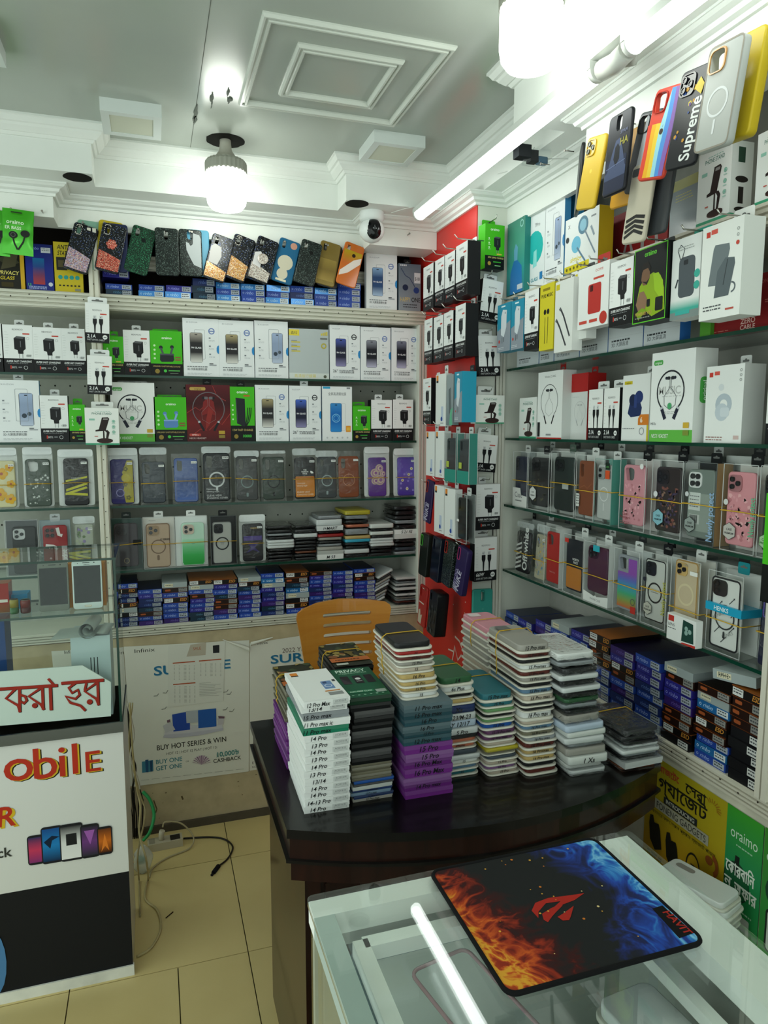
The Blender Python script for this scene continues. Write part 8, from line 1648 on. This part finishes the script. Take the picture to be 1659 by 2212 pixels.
# packs lying under the glass
rp_ = random.Random(17); IG = 'pale packs under the counter glass'
packs = [(.285, .60, .1), (.33, .52, -.3), (.30, .42, .25), (.36, .60, .15), (.39, .49, .3), (.31, .38, -.2), (.30, .52, .2), (.40, .40, -.3), (.36, .30, .2), (.30, .27, .1)]
for i, (x, y, rz) in enumerate(packs):
    t = thing('film_pack', '%s plastic pack in the counter pile, %s up' % (('blue-grey', 'pale grey', 'cloudy slate', 'off-white')[i % 4], ORD[i]), 'pack', (x, y, .6725+.0222*i), (0, 0, rz), IG)
    n = 9; m_ = MB('milky' if i % 3 == 2 else 'satin', ['#9fb4bc', '#c3d0d4', '#8aa2ac', '#cfd8d8'][i % 4]); g = []
    for j in range(n+1):
        for k in range(n+1):
            u, v = k/n-.5, j/n-.5; g.append(m_.vert((u*.12, v*.16, .006+.010*abs(math.sin(5*u+7*v+i))*(1-3*u*u)+rp_.uniform(0, .004))))
    for j in range(n):
        for k in range(n): m_.face((g[j*(n+1)+k], g[j*(n+1)+k+1], g[(j+1)*(n+1)+k+1], g[(j+1)*(n+1)+k]), smooth=False)
    b0 = [m_.vert((sx*.06, sy*.08, 0)) for sx, sy in ((-1, -1), (1, -1), (1, 1), (-1, 1))]; m_.face(b0[::-1]); m_.build('film', t)
t = thing('phone_case', 'clear case with a rosy rim lying under the counter glass', 'phone case', (.305, .612, .8985), (-PI/2, 0, .2), None)
m_ = MB('clearbox'); m_.slab(.078, .155, .011, .009, .003, 'y', (0, 0, 0)); m_.build('shell', t); m_ = MB('gloss', '#a8848c'); m_.tube([(x, -.001, z) for x, z in rrect(.076, .153, .011, 4, 3)], .0022, 6, closed=True); m_.build('rim', t)
for i in range(9):
    o = flat_item('tray', ['#c9cdc9', '#b5a99a', '#d5d8d6'][i % 3], (.492, .545, .6725+.022*i), .08, .15, .0215, .1*math.sin(i), 'pale case in a tray stacked under the counter glass, %s up' % ORD[i], 'trays under the counter glass')
for i in range(5):
    flat_item('carton', '#8f9892', (.525, .405, .6725+.033*i), .088, .12, .032, -.05+.02*i, 'grey boxed clip mount under the counter glass, %s up' % ORD[i], 'clip mounts under the counter glass', 'box', name='mount_box')
t = thing('clip_mount', 'black clip mount in a clear pack under the counter glass', 'phone mount', (.525, .405, .6725+.166), (0, 0, -.05))
m_ = MB('clearbox'); m_.box(-.044, .044, -.06, .06, 0, .024); m_.build('clear_pack', t); m_ = MB('matte', '#26292a'); m_.slab(.03, .04, .006, .012, .003, 'z', (-.008, .012, .01)); m_.build('clamp', t); m_ = MB('matte', '#202224'); m_.tube([(.0, .045, .012), (.025, .03, .012), (.03, -.01, .012), (.02, -.03, .012)], .006, 8); m_.build('arm', t); MB('gloss', '#a85a28').lathe([(.008, 0), (.007, .004)], 12, (.018, -.035, .012)).build('knob', t)
# mouse pad with fire and ice print
pm_, pnt, pb_, po_ = newmat('pad_print')
tc = nd(pnt, 'ShaderNodeTexCoord'); sx = nd(pnt, 'ShaderNodeSeparateXYZ'); pnt.links.new(tc.outputs['Object'], sx.inputs[0])
def math_(op, a_, b_=None, c_=None):
    n_ = nd(pnt, 'ShaderNodeMath', operation=op)
    for i, v in enumerate((a_, b_, c_)):
        if v is None: continue
        if isinstance(v, (int, float)): n_.inputs[i].default_value = v
        else: pnt.links.new(v, n_.inputs[i])
    return n_.outputs[0]
def nz(scale, det, dist, ridged=False):
    n_ = nd(pnt, 'ShaderNodeTexNoise'); n_.inputs['Scale'].default_value = scale; n_.inputs['Detail'].default_value = det; n_.inputs['Distortion'].default_value = dist
    pnt.links.new(tc.outputs['Object'], n_.inputs['Vector'])
    if not ridged: return n_.outputs['Fac']
    return math_('SUBTRACT', 1.0, math_('MULTIPLY', math_('ABSOLUTE', math_('SUBTRACT', n_.outputs['Fac'], .5)), 7.0))
def ramp(val, stops):
    r_ = nd(pnt, 'ShaderNodeValToRGB'); e = r_.color_ramp.elements; e[0].position, e[0].color = stops[0][0], C(stops[0][1]); e[1].position, e[1].color = stops[-1][0], C(stops[-1][1])
    for p, c_ in stops[1:-1]: q = e.new(p); q.color = C(c_)
    pnt.links.new(val, r_.inputs[0]); return r_.outputs[0]
X_, Y_ = sx.outputs[0], sx.outputs[1]
fx = math_('ADD', math_('MULTIPLY', X_, -11.0), math_('MULTIPLY', Y_, -3.2))          # grows towards the fiery side
fire = math_('ADD', math_('SUBTRACT', fx, .82), math_('MULTIPLY', nz(16, 5, 1.5), 1.1))
fire2 = math_('MULTIPLY', math_('MAXIMUM', nz(20, 4, 2.0, True), 0.0), .55)
fval = math_('ADD', math_('MULTIPLY', fire, .42), math_('MULTIPLY', fire2, math_('MAXIMUM', math_('MINIMUM', math_('MULTIPLY', fire, .8), 1.0), 0.0)))
fcol = ramp(fval, [(.12, '#191a18'), (.30, '#3a0c06'), (.48, '#8f2a10'), (.66, '#c2531a'), (.85, '#d89a2c')])
ix = math_('ADD', math_('MULTIPLY', X_, 11.0), math_('MULTIPLY', math_('ABSOLUTE', Y_), 5.0))
ice = math_('ADD', math_('SUBTRACT', ix, .90), math_('MULTIPLY', nz(13, 5, 1.2), 1.0))
ival = math_('ADD', math_('MULTIPLY', ice, .40), math_('MULTIPLY', math_('MULTIPLY', math_('MAXIMUM', nz(15, 3, 2.2, True), 0.0), .5), math_('MAXIMUM', math_('MINIMUM', ice, 1.0), 0.0)))
icol = ramp(ival, [(.14, '#05070c'), (.32, '#0a1a56'), (.52, '#123f9e'), (.72, '#2a7ac2'), (.95, '#7fc0e0')])
am = nd(pnt, 'ShaderNodeMixRGB', blend_type='ADD'); am.inputs[0].default_value = 1; pnt.links.new(fcol, am.inputs[1]); pnt.links.new(icol, am.inputs[2])
pnt.links.new(am.outputs[0], pb_.inputs['Base Color']); pb_.inputs['Roughness'].default_value = .75; pb_.inputs['Specular IOR Level'].default_value = .2
px0, px1, py0, py1 = .309, .549, .560, .768
pw_, pd_ = px1-px0, py1-py0
mp_ = thing('mouse_pad', 'black mouse pad with fire and ice print and a red emblem', 'mouse pad', ((px0+px1)/2, (py0+py1)/2, GZ+.0003))
m_ = MB('pad_print'); m_.slab(pw_-.008, pd_-.008, .010, .0026, .0003, 'z', (0, 0, .0014)); m_.build('surface', mp_)
m_ = MB('cloth', '#0c0c0e'); m_.tube([(x, y, .0015) for x, y in rrect(pw_-.004, pd_-.004, .012, 5, 6)], .0028, 6, closed=True); m_.build('stitched_edge', mp_)
a = Art(pw_, pd_, (-pw_/2, -pd_/2, .0027), (1, 0, 0), (0, 1, 0), (0, 0, 1), mat='cloth')
def padpt(px, py): q = onZ(px, py, GZ+.003); return ((q.x-px0)/pw_, (q.y-py0)/pd_)
E1 = zoom(900, 1700, 759)
for pts in ([(543, 585), (560, 548), (620, 525), (725, 512), (792, 502), (745, 535), (690, 556), (655, 590), (640, 575), (680, 540), (610, 550), (575, 590), (575, 620)], [(592, 600), (640, 570), (690, 560), (660, 590), (640, 612), (620, 640), (600, 628)], [(640, 630), (690, 600), (742, 562), (728, 612), (720, 630), (690, 632), (665, 615)]):
    a.poly([padpt(*E1(*p)) for p in pts], '#a8281e')
a.build('emblem_print', mp_); a = Art(pw_, pd_, (-pw_/2, -pd_/2, .0027), (1, 0, 0), (0, 1, 0), (0, 0, 1), mat='cloth')
p0 = [padpt(*E1(*p)) for p in ((1112, 575), (1160, 560), (1310, 690), (1240, 715))]; a.poly(p0, '#0b0b0d')
q = padpt(*E1(1160, 592)); a.text('HAVIT', q[0], q[1], .048, '#a8281e', 'l', .018, 0, .5, rot=-PI/2)
a.build('brand_strip', mp_); a = Art(pw_, pd_, (-pw_/2, -pd_/2, .0027), (1, 0, 0), (0, 1, 0), (0, 0, 1), mat='cloth')
for _ in range(26): a.circ(rp_.uniform(.08, .8), rp_.uniform(.08, .95), rp_.uniform(.003, .007), rp_.choice(('#d8a03a', '#c9742a', '#e0c88a')), n=8)
a.build('spark_print', mp_)['kind'] = 'stuff'
# stack of white cases on a stool past the counter
qz = onZ(1512, 1900, .56); st = thing('stool', 'low grey plastic stool hidden beyond the glass counter', 'stool', (qz.x+.01, qz.y, 0))
m_ = MB('satin', '#6a706e'); m_.slab(.22, .22, .03, .02, .006, 'z', (0, 0, .35)); m_.build('seat', st)
for sx_ in (-1, 1):
    for sy_ in (-1, 1): m_ = MB('satin', '#6a706e'); m_.tube([(sx_*.095, sy_*.095, 0), (sx_*.085, sy_*.085, .342)], .012, 8); m_.build('leg', st)
for i in range(11):
    o = flat_item('tray', '#d5d8d6', (qz.x+rp_.uniform(-.004, .004), qz.y+rp_.uniform(-.004, .004), .3602+.018*i), .08, .155, .0176, .35+rp_.uniform(-.06, .06), 'white case in the stack beyond the glass counter, %s up' % ORD[i], 'white cases beyond the counter')
a = Art(.07, .14, (-.035, -.07, .0178), (1, 0, 0), (0, 1, 0), (0, 0, 1)); a.rect(.62, .62, .22, .3, '#8f8a84', .1); a.build('camera_window', o)
# ================================================================ CAMERA AND ODDMENTS ABOVE
cz = onY(803, 460, 2.485); cv = thing('security_camera', 'white dome security camera on the frieze', 'camera', (cz.x, 2.485, 2.16), (0, 0, -.05))
m_ = MB('satin', '#d5dad8'); m_.lathe([(.036, .112), (.043, .108), (.043, .072), (.034, .064)], 24); m_.build('base', cv)
m_ = MB('satin', '#dde1df'); m_.lathe([(.002, -.006)]+[(.045*math.sin(th), .036-.042*math.cos(th)) for th in [k*.3 for k in range(1, 10)]], 24); m_.build('head', cv)
m_ = MB('gloss', '#0c0d10'); m_.loft([[(.028*k*math.cos(q), -.026-e, .034+.034*k*math.sin(q)) for q in [2*PI*i/24 for i in range(24)]] for k, e in ((1, -.012), (1, .006), (.8, .0135), (.4, .018))]); m_.build('lens_cover', cv)
m_ = MB('chrome', '#55585c'); m_.loft([[(.006*k*math.cos(q), -.044-e, .036+.006*k*math.sin(q)) for q in [2*PI*i/12 for i in range(12)]] for k, e in ((1, 0), (.6, .002))]); m_.build('lens', cv)
m_ = MB('satin', '#c9cecb'); m_.box(-.03, .03, .03, .045, .04, .11); m_.build('bracket', cv)
ad = onZ(1150, 345, 2.225); at_ = thing('plug_adapter', 'black plug adapter in clear film hanging under the soffit', 'adapter', (ad.x, ad.y, 2.2125))
m_ = MB('matte', '#26292b'); m_.box(-.05, -.012, -.016, .016, .012, .044); m_.build('body', at_); m_ = MB('matte', '#1c1e20'); m_.box(-.012, .012, -.012, .012, .004, .034); m_.build('connector', at_); m_ = MB('gloss', '#3f5f74'); m_.slab(.034, .022, .008, .02, .004, 'z', (.028, 0, .012)); m_.build('blue_plug', at_)
m_ = pouch_mesh(.09, .05, .03, 41, mat='clearbox'); m_.build('film_wrap', at_, (.012, 0, -.006)) 
cable('lamp_wire', 'thin white wire strung from the adapter to the tube lamp', [Vector((ad.x+.012, ad.y+.012, 2.262)), onZ(1120, 360, 2.262), onZ(1075, 376, 2.262)], .0014, '#c9ccc8', 'wire')
cable('lamp_wire', 'thin white wire from the tube end towards the security camera', [onZ(893, 447, 2.252), onZ(870, 452, 2.25), onZ(845, 460, 2.248)], .0014, '#c9ccc8', 'wire')
cable('lamp_wire', 'thin white wire from the adapter to the frieze', [Vector((ad.x+.045, ad.y, 2.232)), onZ(1220, 343, 2.24), onZ(1255, 346, 2.24)], .0014, '#c9ccc8', 'wire')
